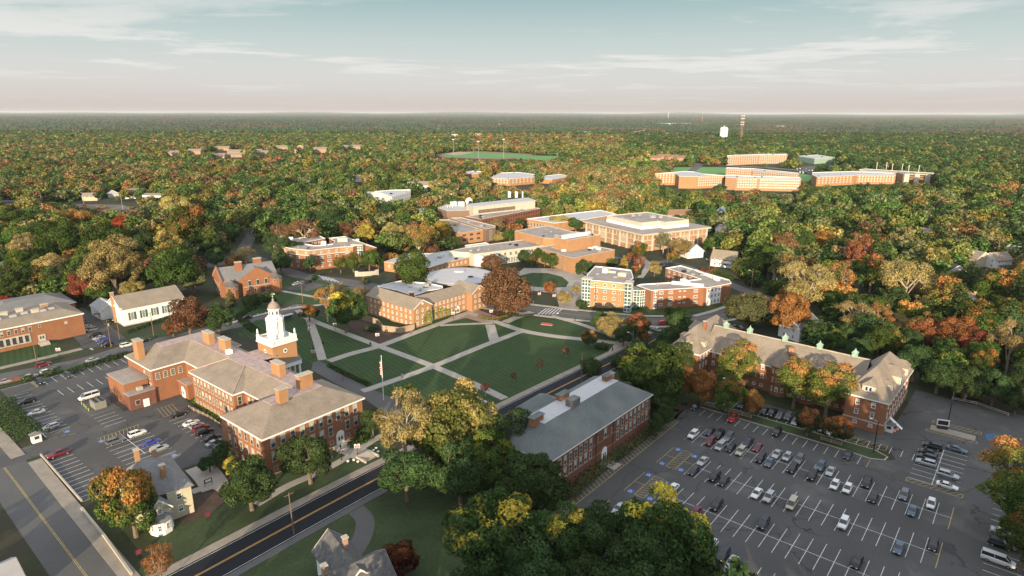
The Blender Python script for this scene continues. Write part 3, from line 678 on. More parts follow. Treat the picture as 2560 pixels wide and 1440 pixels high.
def chimney(root, F, u, v, z0, z1, su, sv, m=m_brick2, cap=m_stone, rz=None):
    a = F.a if hasattr(F, 'a') else 0; o = MB(); c = F(u, v, (z0 + z1) / 2); o.box(c, (su, sv, z1 - z0), a); ch = part('chimney', m, root, o)
    k = MB(); k.box(F(u, v, z1 + .1), (su + .35, sv + .35, .22), a); sub('chimney_cap', cap, ch, root, k); return ch
def boxpart(root, F, u, v, z, su, sv, sz, m, name, label=None):
    o = MB(); o.box(F(u, v, z + sz / 2), (su, sv, sz), F.a); return part(name, m, root, o, label)
def door(root, p, nrm, w, h, m=m_white, arch=True):
    rz = math.atan2(nrm[1], nrm[0]) + math.pi / 2; p = Vector(p); nr = Vector(nrm).normalized(); L = Fr(p.x, p.y, math.degrees(rz))
    o = MB(); o.box(L(0, -.08, p.z + h / 2), (w + .6, .16, h + .3), rz)
    if arch:
        o.add([tuple(L((w / 2 + .3) * math.cos(t), -.16, p.z + h + .15 + (w / 2 + .2) * math.sin(t))) for t in [math.pi * k / 10 for k in range(11)]], [tuple(range(11))])
    d = part('door', m, root, o); g = MB()
    for s in (-1, 1): g.box(L(s * w * .23, -.18, p.z + h * .6), (w * .26, .06, h * .42), rz)
    sub('door_glass', m_glass, d, root, g); return d

# ---------------------------------------------------------------- the main hall with its white bell tower
F = MHF
MH = thing('college_hall', 'large red brick hall with hipped slate roofs, tall chimneys and a white bell tower', 'building', F(18, 44.5))
EZ = 11.3
A0 = rectF(F, .6, 31.4, .6, 22); C0 = rectF(F, 2.2, 31.4, 69, 88); S0 = rectF(F, 12.6, 29.5, 20, 70); B0 = rectF(F, 9.4, 14, 31.4, 57.6)
for q in (A0, C0, S0, B0): kp(ccw(q), 2.5)
o = MB()
o.prism(ccw(A0), 0, EZ - .3); o.prism(ccw(C0), 0, EZ - .3); o.prism(ccw(rectF(F, 12.65, 29.5, 22, 69)), 0, EZ - .3); o.prism(ccw(rectF(F, 9.4, 12.65, 31.4, 57.6)), 0, EZ - .3)
part('wall', m_brick, MH, o)
# roofs: three hips run into one long decked spine
def frust(root, F, lo, hi_, z1, z2, m, name='roof'):
    o = MB(); n = len(lo); o.add([F(u, v, z1) for u, v in lo] + [F(u, v, z2) for u, v in hi_], [(i, (i + 1) % n, n + (i + 1) % n, n + i) for i in range(n)] + [tuple(range(n, 2 * n))]); return part(name, m, root, o)
ZD = 15.3
frust(MH, F, [(0, 0), (32, 0), (32, 21), (0, 21)], [(8.2, 8.3), (23.8, 8.3), (23.8, 12.8), (8.2, 12.8)], EZ, ZD, m_slate)
frust(MH, F, [(1.6, 68.4), (32, 68.4), (32, 88.6), (1.6, 88.6)], [(9.2, 76.2), (23.8, 76.2), (23.8, 80.8), (9.2, 80.8)], EZ, ZD, m_slate)
frust(MH, F, [(12.1, 12), (30, 12), (30, 78), (12.1, 78)], [(18.3, 12), (23.6, 12), (23.6, 78), (18.3, 78)], EZ + .01, ZD + .02, m_slate)
frust(MH, F, [(8.8, 30.9), (24, 30.9), (24, 58.1), (8.8, 58.1)], [(18, 39.9), (22, 39.9), (22, 49.1), (18, 49.1)], EZ + .02, ZD + .04, m_slate)
o = MB(); o.prism([F(8.1, 8.2), F(23.9, 8.2), F(23.9, 12.9), F(8.1, 12.9)], ZD - .2, ZD + .10); o.prism([F(18.2, 12.9), F(23.7, 12.9), F(23.7, 76.1), F(18.2, 76.1)], ZD - .2, ZD + .11); o.prism([F(9.1, 76.1), F(23.9, 76.1), F(23.9, 80.9), F(9.1, 80.9)], ZD - .2, ZD + .10); o.prism([F(17.6, 39.6), F(28.5, 39.6), F(28.5, 49.4), F(17.6, 49.4)], ZD - .3, ZD + .06)
part('roof_deck', m_copper, MH, o)
o = MB()
for poly in ([(-.02, -.02), (32.02, -.02), (32.02, 21), (-.02, 21)], [(1.58, 68.4), (32.02, 68.4), (32.02, 88.62), (1.58, 88.62)]): o.prism([F(*p) for p in poly], EZ - .45, EZ - .01, bottom=True)
o.prism([F(*p) for p in [(12.08, 21), (30.02, 21), (30.02, 68.4), (12.08, 68.4)]], EZ - .44, EZ - .005, bottom=True); o.prism([F(*p) for p in [(8.78, 30.88), (12.08, 30.88), (12.08, 58.12), (8.78, 58.12)]], EZ - .45, EZ + .0, bottom=True)
part('cornice', m_white, MH, o)
for a, b in (((8.8, 30.9, EZ), (18, 39.9, ZD)), ((8.8, 58.1, EZ), (18, 49.1, ZD)), ((12.1, 21, EZ), (12.9, 22, EZ + .4))):
    o = MB(); o.tube(F(*a) + Vector((0, 0, .08)), F(*b) + Vector((0, 0, .1)), .16, n=5); part('hip_capping', m_copper, MH, o)
for u, v, su, sv in ((20.6, 67.5, 1.9, 4.6), (20.9, 57.2, 1.9, 4.6), (20.6, 25.2, 1.9, 4.6), (20.4, 11.6, 4.2, 1.9), (11.0, 7.8, 2.6, 1.9), (11.5, 20.5, .1, .1)):
    if su > 1: chimney(MH, F, u, v, ZD, ZD + 3.9, su, sv)
chimney(MH, F, 3.4, 80.2, 0, 18.2, 2.0, 3.6); boxpart(MH, F, 4.6, 80.2, 8, 3.0, 6.4, 2.0, m_brick2, 'wall')
boxpart(MH, F, 19.8, 52.6, ZD, 1.6, 1.6, 1.5, m_white, 'roof_hatch')
W2 = (8.3, 4.4); 
win_row(MH, F(.6, .6), F(31.4, .6), (8.9, 5.0), 10, 1.45, 2.7, 'lintel', 1.2, mf=m_stone, skip=((7, 1),)); win_row(MH, F(.6, .6), F(31.4, .6), (1.7,), 10, 1.2, 1.2, 'sash', 1.2, skip=(7,), mf=m_stone)
win_row(MH, F(.6, 20.6), F(.6, .6), (8.9, 5.0), 6, 1.25, 2.6, 'lintel', 1.2, mf=m_stone); win_row(MH, F(.6, 20.6), F(.6, .6), (1.7,), 6, 1.1, 1.2, 'sash', 1.2, mf=m_stone)
win_row(MH, F(9.4, 57.6), F(9.4, 31.4), (8.6, 5.0), 11, 1.15, 2.6, 'sash', .8, mf=m_conc); win_row(MH, F(9.4, 57.6), F(9.4, 31.4), (1.7,), 11, 1.1, 1.1, 'sash', .8, mf=m_conc)
win_row(MH, F(9.4, 31.4), F(12.6, 31.4), (8.6, 5.0), 1, 1.3, 2.6, 'lintel', .3, mf=m_stone)
win_row(MH, F(12.6, 31), F(12.6, 22), (8.6, 5.0), 3, 1.2, 2.6, 'sash', .8, mf=m_stone)
win_row(MH, F(2.2, 69), F(12.4, 69), (8.5,), 4, 1.4, 2.3, 'grid', .4, mf=m_conc)
win_row(MH, F(2.2, 86), F(2.2, 69), (8.5, 5.0), 2, 1.3, 2.3, 'sash', 9.5, .6, mf=m_stone)
win_row(MH, F(31.4, .6), F(31.4, 20), (8.9, 5.0), 5, 1.3, 2.6, 'sash', 1.2, mf=m_stone)
door(MH, F(23.2, .6, .3), F(23.2, -1) - F(23.2, 0), 2.0, 2.7)
boxpart(MH, F, 23.2, -1.2, 0, 5.5, 3.4, .35, m_stone, 'step'); boxpart(MH, F, 23.2, -2.0, .005, 6.5, 3.6, .17, m_stone, 'step')
# side entrance porch and rear annex
o = MB(); o.prism([F(9.6, 62.4), F(12.7, 62.4), F(12.7, 68.9), F(9.6, 68.9)][::1], 0, 5.2); part('porch_wall', m_brick, MH, o)
o = MB(); o.prism([F(9.2, 62.0), F(12.59, 62.0), F(12.59, 68.9), F(9.2, 68.9)], 5.2, 5.45); part('porch_roof', m_copper, MH, o)
door(MH, F(9.6, 65.6, .2), F(-1, 0) - F(0, 0), 1.7, 2.5)
o = MB(); o.prism([F(-5.2, 72.4), F(1.9, 72.4), F(1.9, 85.5), F(-5.2, 85.5)], 0, 7.6, top=False); part('annex_wall', m_brick, MH, o)
o = MB(); o.prism([F(-5.4, 72.2), F(2.0, 72.2), F(2.0, 85.7), F(-5.4, 85.7)], 7.6, 7.85); part('annex_roof', m_flat, MH, o)
o = MB(); o.prism([F(-5.6, 68.2), F(2.1, 68.2), F(2.1, 72.35), F(-5.6, 72.35)], 0, 4.9, top=False); part('annex_wall', m_brick3, MH, o)
o = MB(); o.prism([F(-5.8, 68.0), F(2.15, 68.0), F(2.15, 72.35), F(-5.8, 72.35)], 4.9, 5.15); part('annex_roof', m_flat, MH, o)
boxpart(MH, F, -1.5, 70.6, 5.15, 1.6, 1.4, 1.0, m_stone, 'roof_vent'); boxpart(MH, F, -1.0, 68.05, 0, 1.8, .12, 2.6, m_white, 'door')
window(MH, F(-3.4, 68.19, 2.2), F(0, -1) - F(0, 0), 1.4, 1.6, 'grid', mf=m_stone)
o = MB()
for k in range(14):
    t = k / 13; o.box(F(-6.6, 79 - 9 * t, .3 + 4.4 * (1 - t)), (1.3, .32, .07), F.a)
for s in (-7.3, -5.95):
    o.tube(F(s, 79, 4.7), F(s, 70, .2), .07); o.tube(F(s, 79, 5.7), F(s, 70, 1.2), .04)
    for k in range(5): o.tube(F(s, 79 - k * 2.2, 4.7 - k * 1.1), F(s, 79 - k * 2.2, 5.7 - k * 1.1), .035)
    o.tube(F(s, 79, 4.7), F(s, 79, 0), .07)
part('fire_escape', m_dark, MH, o)
# portico
o = MB(); o.add([F(29.5, 39, ZD - 3.6), F(29.5, 50, ZD - 3.6), F(29.5, 44.5, ZD - .4), F(37.2, 39, ZD - 3.6), F(37.2, 50, ZD - 3.6), F(37.2, 44.5, ZD - .4)], [(0, 3, 5, 2), (1, 2, 5, 4), (3, 4, 5), (0, 1, 4, 3)])
o.add([F(22, 39, ZD - 3.6), F(22, 50, ZD - 3.6), F(22, 44.5, ZD - .4), F(29.5, 39, ZD - 3.6), F(29.5, 50, ZD - 3.6), F(29.5, 44.5, ZD - .4)], [(0, 3, 5, 2), (1, 2, 5, 4)]); part('portico_roof', m_slateg, MH, o)
o = MB(); o.prism([F(29.5, 39.2), F(37.1, 39.2), F(37.1, 49.8), F(29.5, 49.8)], 10.3, ZD - 3.62); part('entablature', m_white, MH, o)
for v in (39.8, 43, 46, 49.2): o = MB(); o.lathe(F(36.5, v), [(.55, 0), (.55, .3), (.42, .4), (.36, 9.9), (.5, 10.0), (.5, 10.3)], 10); part('column', m_white, MH, o)
# tower
def TF(u, v, z=0): return F(32.3 - 4.1 + u, 44.5 + v, z)
TC = (32.0, 44.5); tc_ = lambda z: F(TC[0], TC[1], z)
o = MB(); o.box(tc_(14.6), (8.6, 8.8, 7.4), F.a); TW = part('tower_base', m_brick2, MH, o)
o = MB(); o.box(tc_(18.5), (9.3, 9.5, .5), F.a); sub('cornice', m_white, TW, MH, o)
for du, dv in ((-4.36, 0), (0, -4.46)):
    nr = (F(-1, 0) - F(0, 0)) if du else (F(0, -1) - F(0, 0)); L = F(TC[0] + du, TC[1] + dv, 15.9); o = MB()
    ax = F.a + (math.pi / 2 if du else 0); e = Vector((math.cos(ax), math.sin(ax), 0))
    o.add([L + e * .75 * math.cos(t) + Vector((0, 0, .75 * math.sin(t))) + nr * .04 for t in [2 * math.pi * k / 16 for k in range(16)]], [tuple(range(16))]); sub('oculus', m_white, TW, MH, o)
    o = MB(); o.add([L + e * .42 * math.cos(t) + Vector((0, 0, .42 * math.sin(t))) + nr * .09 for t in [2 * math.pi * k / 16 for k in range(16)]], [tuple(range(16))]); sub('oculus_glass', m_glass, TW, MH, o)
o = MB()
for su, sv in ((-1, -1), (1, -1), (1, 1), (-1, 1)):
    c = F(TC[0] + su * 4.1, TC[1] + sv * 4.2, 0); o.box(c + Vector((0, 0, 19.6)), (.75, .75, 1.9), F.a); o.lathe(c + Vector((0, 0, 20.5)), [(.42, 0), (.42, .2), (.2, .35), (.34, .8), (.22, 1.7), (.08, 2.0)], 8)
for s in (-1, 1):
    for z in (18.95, 20.1):
        o.box(F(TC[0], TC[1] + s * 4.2, z), (7.6, .22, .18), F.a); o.box(F(TC[0] + s * 4.1, TC[1], z), (.22, 7.8, .18), F.a)
    for k in range(-9, 10): o.box(F(TC[0] + k * .4, TC[1] + s * 4.2, 19.5), (.13, .13, 1.1), F.a); o.box(F(TC[0] + s * 4.1, TC[1] + k * .4, 19.5), (.13, .13, 1.1), F.a)
part('balustrade', m_white, MH, o)
c = tc_(0)
o = MB(); o.lathe(c, [(2.75, 18.7), (2.75, 21.2), (2.9, 21.3), (2.9, 21.6), (2.45, 21.7), (2.45, 27.0), (2.9, 27.3), (2.9, 27.8)], 8, F.a + R(22.5)); BE = part('belfry', m_white, MH, o)
for k in range(8):
    t = F.a + k * math.pi / 4; p = c + Vector((math.cos(t) * 2.29, math.sin(t) * 2.29, 24.2)); o = MB(); o.box(p, (.06, 1.0, 3.9), t); o.box(p + Vector((0, 0, 2.1)), (.06, .6, .5), t); sub('belfry_panel', mat('paint_shutter', (.66, .66, .64), .6, .05, 1), BE, MH, o)
    t2 = t + math.pi / 8; p = c + Vector((math.cos(t2) * 2.6, math.sin(t2) * 2.6, 0)); o = MB(); o.tube(p + Vector((0, 0, 21.6)), p + Vector((0, 0, 27.3)), .2, n=7); o.lathe(p + Vector((0, 0, 27.8)), [(.2, 0), (.34, .35), (.1, .8)], 7); sub('pilaster', m_white, BE, MH, o)
o = MB(); o.lathe(c, [(2.3, 27.8), (2.3, 28.8), (1.75, 29.0), (1.75, 31.6), (2.0, 31.8), (2.0, 32.1)], 8, F.a + R(22.5)); LT = part('lantern', m_white, MH, o)
for k in range(8): t = F.a + k * math.pi / 4; p = c + Vector((math.cos(t) * 1.64, math.sin(t) * 1.64, 30.4)); o = MB(); o.box(p, (.06, .5, 1.3), t); sub('lantern_opening', m_glass, LT, MH, o)
o = MB(); o.lathe(c, [(1.85, 32.1), (1.8, 32.8), (1.5, 33.6), (1.0, 34.3), (.45, 34.8), (.3, 35.2), (.42, 35.6), (.12, 36.1)], 16); part('dome', mat('dome_copper', (.27, .22, .18), .5, .25, 1.5), MH, o, 'weathered copper dome')
o = MB(); o.tube(c + Vector((0, 0, 36)), c + Vector((0, 0, 38.6)), .07); o.lathe(c + Vector((0, 0, 36.6)), [(.05, 0), (.3, .25), (.05, .5)], 8); o.box(c + Vector((0, 0, 37.7)), (1.5, .06, .08), .3); o.box(c + Vector((.5, .1, 37.9)), (.5, .06, .5), .3); part('weathervane', m_verdi, MH, o)

def _zs(o):
    for v in o.data.vertices:
        if v.co.z > 18.7: v.co.z = 18.7 + (v.co.z - 18.7) * .80
for ch in MH.children:
    if ch.name.split('.')[0] in ('belfry', 'lantern', 'dome', 'weathervane'):
        _zs(ch)
        for g_ in ch.children: _zs(g_)
# ---------------------------------------------------------------- hall with green slates
F = RHF
RH = thing('classroom_hall', 'dark red brick hall with a greenish slate roof beside the big car park', 'building', F(25, 10))
q = rectF(F, .5, 49.7, .5, 20.0); walls(RH, q, 0, 10.8, m_brick3)
roof_hip(RH, F, .5, 49.7, .5, 20.0, 11.0, 15.6, 7.2, 7.0, m_slateg, over=.5, deck=m_flatw)
for u, v in ((21, 23.0),):
    o = MB(); o.prism(ccw([F(16, 20), F(29, 20), F(29, 24.5), F(16, 24.5)]), 0, 10.9); part('wall', m_brick3, RH, o)
o = MB(); o.add([F(14.5, 25.2, 10.6), F(30.5, 25.2, 10.6), F(22.5, 20.4, 14.8), F(22.5, 13, 15.0), F(14.5, 19, 10.9), F(30.5, 19, 10.9)], [(0, 1, 2), (1, 5, 3, 2), (4, 0, 2, 3)]); part('rear_gable_roof', m_slateg, RH, o)
for u, v in ((7.4, 9.8), (22.5, 12.6), (41.5, 10.2)):
    ch = chimney(RH, F, u, v, 14.8, 17.0, 4.0, 1.6, m_brick, m_dark); k = MB(); k.add([F(u + a, v + b, z) for a, b, z in ((-2.4, -1.1, 17.2), (2.4, -1.1, 17.2), (2.4, 1.1, 17.2), (-2.4, 1.1, 17.2), (-1.5, 0, 17.8), (1.5, 0, 17.8))], [(0, 1, 5, 4), (1, 2, 5), (2, 3, 4, 5), (3, 0, 4)]); sub('chimney_hood', m_slateg, ch, RH, k)
boxpart(RH, F, 21.0, 8.2, 15.4, 3.6, 2.2, 2.2, mat('vent_box', (.16, .15, .14), .8), 'roof_ventilator'); 
for z, h, n0 in ((8.3, 2.3, 0), (5.0, 2.3, 0)):
    win_row(RH, F(.5, .5), F(20.5, .5), (z,), 8, 1.15, h, 'lintel', 1.0, mf=m_stone); win_row(RH, F(29.5, .5), F(49.7, .5), (z,), 8, 1.15, h, 'lintel', 1.0, mf=m_stone)
win_row(RH, F(22, .5), F(28.5, .5), (8.3,), 1, 1.3, 2.5, 'lintel', .6, mf=m_stone)
for u in (21.6, 28.4): window(RH, F(u, .49, 8.0), F(0, -1) - F(0, 0), .5, 1.6, 'plain', mf=m_stone)
win_row(RH, F(.5, .5), F(20.5, .5), (1.6,), 8, 1.0, 1.0, 'plain', 1.0, mf=m_brick3); win_row(RH, F(29.5, .5), F(49.7, .5), (1.6,), 8, 1.0, 1.0, 'plain', 1.0, mf=m_brick3)
win_row(RH, F(.5, 20), F(.5, .5), (8.3, 5.0), 6, 1.15, 2.3, 'lintel', 1.0, mf=m_stone)
door(RH, F(25, .5, .2), F(0, -1) - F(0, 0), 1.9, 3.0); boxpart(RH, F, 25, -1.8, 0, 3.6, 4.6, .12, m_walk, 'step')
o = MB(); o.box(F(25.1, .42, 3.55), (49.4, .1, .18), F.a); o.box(F(25.1, .40, 6.7), (49.4, .1, .16), F.a); part('string_course', m_brick2, RH, o)
o = MB()
for u in (20.9, 29.2): o.tube(F(u, .35, .3), F(u, .35, 10.4), .07)
part('downpipe', m_dark, RH, o)

# ---------------------------------------------------------------- long dormitory
F = DRM
DH = thing('dormitory', 'long brick dormitory with dormers and green roof ventilators behind the autumn trees', 'building', F(24, -16))
for q in (rectF(F, -10.8, .0, -33, -.6), rectF(F, 46.8, 57.4, -33, -.6)): walls(DH, q, 0, 10.2, m_brick)
walls(DH, rectF(F, .01, 46.79, -24, -9.0), 0, 9.4, m_brick)
roof_hip(DH, F, -10.8, 0.0, -33, -.6, 10.3, 17.6, 5.3, 8.0, m_slate, over=.7)
roof_hip(DH, F, 46.8, 57.4, -33, -.6, 10.3, 17.6, 5.2, 8.0, m_slate, over=.7)
o = MB(); o.add([F(-2, -8.4, 9.4), F(49, -8.4, 9.4), F(49, -16.5, 16.2), F(-2, -16.5, 16.2), F(49, -24.6, 9.4), F(-2, -24.6, 9.4)], [(1, 0, 3, 2), (5, 4, 2, 3)]); part('roof', m_slate, DH, o)
o = MB(); o.tube(F(-2, -16.5, 16.25), F(49, -16.5, 16.25), .22, n=6); part('ridge_capping', m_stone, DH, o)
o = MB(); o.box(F(23.4, -8.4, 9.15), (46.4, .3, .4), F.a); part('cornice', m_white, DH, o)
for u in (2.5, 13, 24, 36, 44.5):
    c = F(u, -16.5, 0); o = MB(); o.box(c + Vector((0, 0, 16.9)), (1.5, 1.5, 1.5), F.a); cu = part('roof_ventilator', m_verdi, DH, o)
    k = MB(); k.lathe(c + Vector((0, 0, 17.65)), [(1.35, 0), (.75, .35), (.3, .8), (.1, 1.3), (.02, 1.5)], 4, F.a + math.pi / 4); sub('ventilator_roof', m_verdi, cu, DH, k)
def dormer(root, F, u, v, dirv, w, d, z, h, rh, n=1, mr=m_slate, mw=m_conc):
    """dirv: outward direction in frame units"""
    L = Fr(F(u, v).x, F(u, v).y, math.degrees(F.a + math.atan2(dirv[1], dirv[0]) + math.pi / 2))
    o = MB(); o.prism(ccw([L(-w / 2, 0), L(w / 2, 0), L(w / 2, d), L(-w / 2, d)]), z, z + h); dm = part('dormer', mw, root, o)
    a = w / 2 + .35; k = MB(); k.add([L(-a, -.35, z + h), L(a, -.35, z + h), L(a, d, z + h), L(-a, d, z + h), L(0, .9, z + h + rh), L(0, d + 1.6, z + h + rh)], [(0, 1, 4), (1, 2, 5, 4), (3, 0, 4, 5), (0, 3, 2, 1)]); sub('dormer_roof', mr, dm, root, k)
    for i in range(n):
        x = (i - (n - 1) / 2) * 1.05; f = MB(); f.box(L(x, -.05, z + h / 2), (1.0, .1, h - .25), L.a); g = MB(); g.box(L(x, -.12, z + h / 2 + .05), (.62, .06, h - .8), L.a); sub('dormer_window', m_white, dm, root, f); sub('dormer_pane', m_glass, dm, root, g)
dormer(DH, F, -5.4, -1.7, (0, 1), 3.4, 3.6, 11.5, 2.0, 1.7, 2); dormer(DH, F, 52.1, -1.7, (0, 1), 3.4, 3.6, 11.5, 2.0, 1.7, 2)
dormer(DH, F, -10.4, -8, (-1, 0), 2.6, 3.0, 11.4, 2.0, 1.0, 1); dormer(DH, F, -11.0, -16.5, (-1, 0), 5.2, 5.0, 9.9, 4.0, 2.4, 2); dormer(DH, F, -11.0, -26, (-1, 0), 4.4, 5.0, 9.9, 3.6, 2.0, 1)
dormer(DH, F, 57.1, -8, (1, 0), 2.6, 3.0, 11.4, 2.0, 1.0, 1); dormer(DH, F, 57.6, -17, (1, 0), 5.2, 5.0, 9.9, 4.0, 2.4, 2); dormer(DH, F, 47.1, -6, (-1, 0), 2.6, 3.0, 11.4, 2.0, 1.0, 1); dormer(DH, F, -.4, -6, (1, 0), 2.6, 3.0, 11.4, 2.0, 1.0, 1)
for u in (22.0, 13.4): 
    o = MB(); q = [F(u + 3.0 * math.cos(t), -9 + 2.2 * math.sin(t)) for t in [math.pi * k / 5 for k in range(6)]]; o.prism(ccw(q), 0, 10.2); part('bay', m_brick, DH, o)
    k = MB(); ap = F(u, -9.6, 14.8); q2 = [F(u + 3.5 * math.cos(t), -9 + 2.8 * math.sin(t), 10.2) for t in [math.pi * k / 5 for k in range(6)]]; k.add(q2 + [ap, F(u, -13, 14.8)], [(i, i + 1, 6) for i in range(5)] + [(0, 6, 7), (5, 7, 6)]); part('bay_roof', m_slate, DH, k)
    for z in (8.6, 5.4, 2.4):
        for i in (1, 2, 3): a, b = q[i], q[i + 1]; m = (a + b) / 2; nr = Vector((m.x - F(u, -9).x, m.y - F(u, -9).y, 0)).normalized(); window(DH, m + nr * .02 + Vector((0, 0, z)), nr, 1.0, 1.7, 'sash')
o = MB(); o.box(F(17.7, -8.85, 5.2), (2.6, .3, 9.4), F.a); part('stair_glazing', m_glass, DH, o); o = MB()
for z in (.6, 3.6, 4.2, 6.2, 8.2, 9.8): o.box(F(17.7, -8.65, z), (2.7, .16, .22), F.a)
for u in (16.4, 17.7, 19.0): o.box(F(u, -8.63, 5.2), (.16, .2, 9.4), F.a)
part('stair_frame', m_white, DH, o)
for z in (8.0, 5.0, 1.6):
    h = 1.7 if z > 2 else 1.0
    win_row(DH, F(46.7, -9), F(26, -9), (z,), 8, 1.0, h, 'sash', .5); win_row(DH, F(10, -9), F(.2, -9), (z,), 4, 1.0, h, 'sash', .5)
    for a, b in ((57.4, 46.8), (0, -10.8)): win_row(DH, F(a, -.6), F(b, -.6), (z + .3,), 2, 1.1, h, 'sash', 1.2)
    win_row(DH, F(46.8, -.6), F(46.8, -8.5), (z + .3,), 3, 1.0, h, 'sash', .4)
    win_row(DH, F(-10.8, -.6), F(-10.8, -32), (z + .3,), 8, 1.0, h, 'sash', .8)
o = MB()
for a, b in ((-10.9, .1), (46.7, 57.5)): o.box(F((a + b) / 2, -.52, 3.0), (b - a, .2, .4), F.a)
o.box(F(-10.88, -17, 3.0), (.2, 32, .4), F.a); part('string_course', m_stone, DH, o)
chimney(DH, F, 50.5, -12, 14, 18.5, 1.0, 1.0, m_brick)
o = MB(); o.box(F(20.2, -12.5, 14.9), (1.6, 1.6, 2.2), F.a); part('dormer', m_brick2, DH, o); 
o = MB(); o.add([F(-11, -9, 2.8), F(-11, -7.4, 2.8), F(-14.5, -7.4, .2), F(-14.5, -9, .2)], [(0, 1, 2, 3)]); part('stair_ramp', m_white, DH, o)

# ---------------------------------------------------------------- L-shaped hall behind the lawn
def ZP(ox, oy, s, pts, z): return [G(ox + x / s, oy + y / s, z) for x, y in pts]
F = Fr(-42.3, 262.18, 48.78)
QH = thing('faculty_hall', 'L-shaped brick hall with cross gables and climbing ivy behind the lawn', 'building', F(20, 8))
walls(QH, rectF(F, 0.2, 10.6, .2, 33), 0, 8.6, m_brick2); walls(QH, rectF(F, 10.61, 34.4, 2.4, 12), 0, 8.6, m_brick2); walls(QH, rectF(F, 34.41, 44.5, -1.3, 13), 0, 8.6, m_brick2)
roof_gable(QH, F, .2, 10.6, .2, 33, 8.9, 12.0, m_shing, 'v', .35, m_brick2); roof_gable(QH, F, 8, 36, 2.4, 12, 8.8, 11.6, m_shing, 'u', .3, m_brick2); roof_gable(QH, F, 34.4, 44.5, -1.3, 13, 8.9, 12.0, m_shing, 'v', .35, m_brick2)
for z in (7.2, 4.5, 1.8):
    win_row(QH, F(.2, 32), F(.2, .2), (z,), 10, .85, 1.45, 'sash', .5); win_row(QH, F(.2, .2), F(10.6, .2), (z,), 3, .95, 1.5, 'sash', .6)
    win_row(QH, F(10.6, 2.4), F(34.4, 2.4), (z,), 9, .95, 1.5, 'sash', .8, skip=((0, 0), (7, 0)) if z < 2 else ()); win_row(QH, F(34.4, -1.3), F(44.5, -1.3), (z,), 3, .95, 1.5, 'sash', .8)
for u in (12.0, 28.5): door(QH, F(u, 2.4, .1), F(0, -1) - F(0, 0), 1.5, 2.3)
for u, v in ((5.4, .1), (39.5, -1.4)):
    o = MB(); o.box(F(u, v, 10.2), (.9, .1, .9), F.a); part('gable_vent', m_white, QH, o)
chimney(QH, F, 13.5, 17, 8, 10.6, 1.6, 1.6, m_brick)
iv = mat('ivy_leaves', (.20, .21, .03), .9, .5, .6, .3, 3)
o = MB(); rr = random.Random(3)
for k in range(1500):
    a = rr.random()
    if a < .55: u = 10.9 + rr.random() * 13; v = 2.3; h = 5.6 - abs(u - 16) * .35
    else: u = 5.5 + rr.random() * 5; v = .1; h = 7.2 - abs(u - 8.5) * 1.1
    z = rr.random() ** .8 * max(.5, h); p = F(u, v - rr.random() * .12, z + .1); e = .16; n = Vector((rr.gauss(0, 1), rr.gauss(0, 1), rr.gauss(0, 1))) * .08
    t = Vector((math.cos(F.a), math.sin(F.a), 0)) * e; o.add([p - t, p + Vector((0, 0, -e)) + n, p + t, p + Vector((0, 0, e)) - n], [(0, 1, 2, 3)])
part('ivy', iv, QH, o, 'yellow green ivy climbing the wall')
# cafeteria and the round hall behind it
p = ZP(860, 560, 3, [(250, 468), (440, 422), (540, 437), (640, 445), (740, 468), (740, 485), (640, 500), (520, 540), (400, 500)], 6.5)
CF = bldg('dining_hall', 'low flat white-roofed dining hall tucked behind the L-shaped brick hall', p); flat_block(CF, p, 0, 6.6, m_brick, m_flatw, .4, m_white)
for x, y, s_ in ((615, 470, 2.2), (640, 455, 1.6), (570, 500, 1.2)):
    q = G(860 + x / 3, 560 + y / 3, 6.5); o = MB(); o.box(q + Vector((0, 0, .9)), (s_, s_, 1.5), .6); part('roof_vent', m_metal, CF, o)
RC = Vector((-28.2, 336, 0)); kp([RC + Vector((19 * math.cos(t), 21 * math.sin(t), 0)) for t in [R(x) for x in range(0, 360, 30)]], 2)
RD = thing('round_hall', 'round hall with a wide flat white disc of a roof', 'building', RC)
o = MB(); o.lathe(RC, [(16.5, 0), (16.5, 4.2)], 48); part('wall', m_brick, RD, o)
o = MB(); o.lathe(RC, [(18.6, 4.2), (19.4, 4.5), (19.4, 5.0), (18.9, 5.1), (18.7, 4.9)], 64); part('roof_rim', m_flat, RD, o)
o = MB(); o.lathe(RC, [(18.2, 4.95), (17.2, 5.25), (.1, 5.6)], 64); part('roof', m_flatw, RD, o)
o = MB(); o.lathe(RC + Vector((-1, 8, 5.5)), [(3.2, 0), (3.0, .5), (2.6, .7)], 24); part('skylight', m_flatw, RD, o)
o = MB(); o.lathe(RC + Vector((6, -4, 5.5)), [(1.7, 0), (1.2, .3), (.3, .5)], 12); part('roof_vent', m_dark, RD, o)
# ------------------------------------------------------------ white arcade, curved brick wing, theatre
p = ZP(860, 560, 3, [(300, 285), (500, 215), (640, 222), (790, 200), (935, 252), (760, 292), (640, 330), (520, 318), (430, 300)], 5.5)
BW = bldg('studio_wing', 'low brick wing with a grey membrane roof bending behind the big green tree', p); flat_block(BW, p, 0, 5.6, m_brick2, m_flatw, .3, m_conc)
P = ccw(p)
for a, b, n in ((G(860 + 640 / 3, 560 + 330 / 3, 5.5), G(860 + 760 / 3, 560 + 292 / 3, 5.5), 3), (G(860 + 760 / 3, 560 + 292 / 3, 5.5), G(860 + 935 / 3, 560 + 252 / 3, 5.5), 5), (G(960, 655, 5.5), G(1003.3, 660, 5.5), 2)): win_row(BW, a, b, (3.2,), n, 1.0, 1.7, 'sash', 1)
ar = ZP(1080, 460, 3.556, [(150, 600), (310, 565), (860, 492), (990, 525), (992, 548), (372, 627), (330, 612)], 8.2)
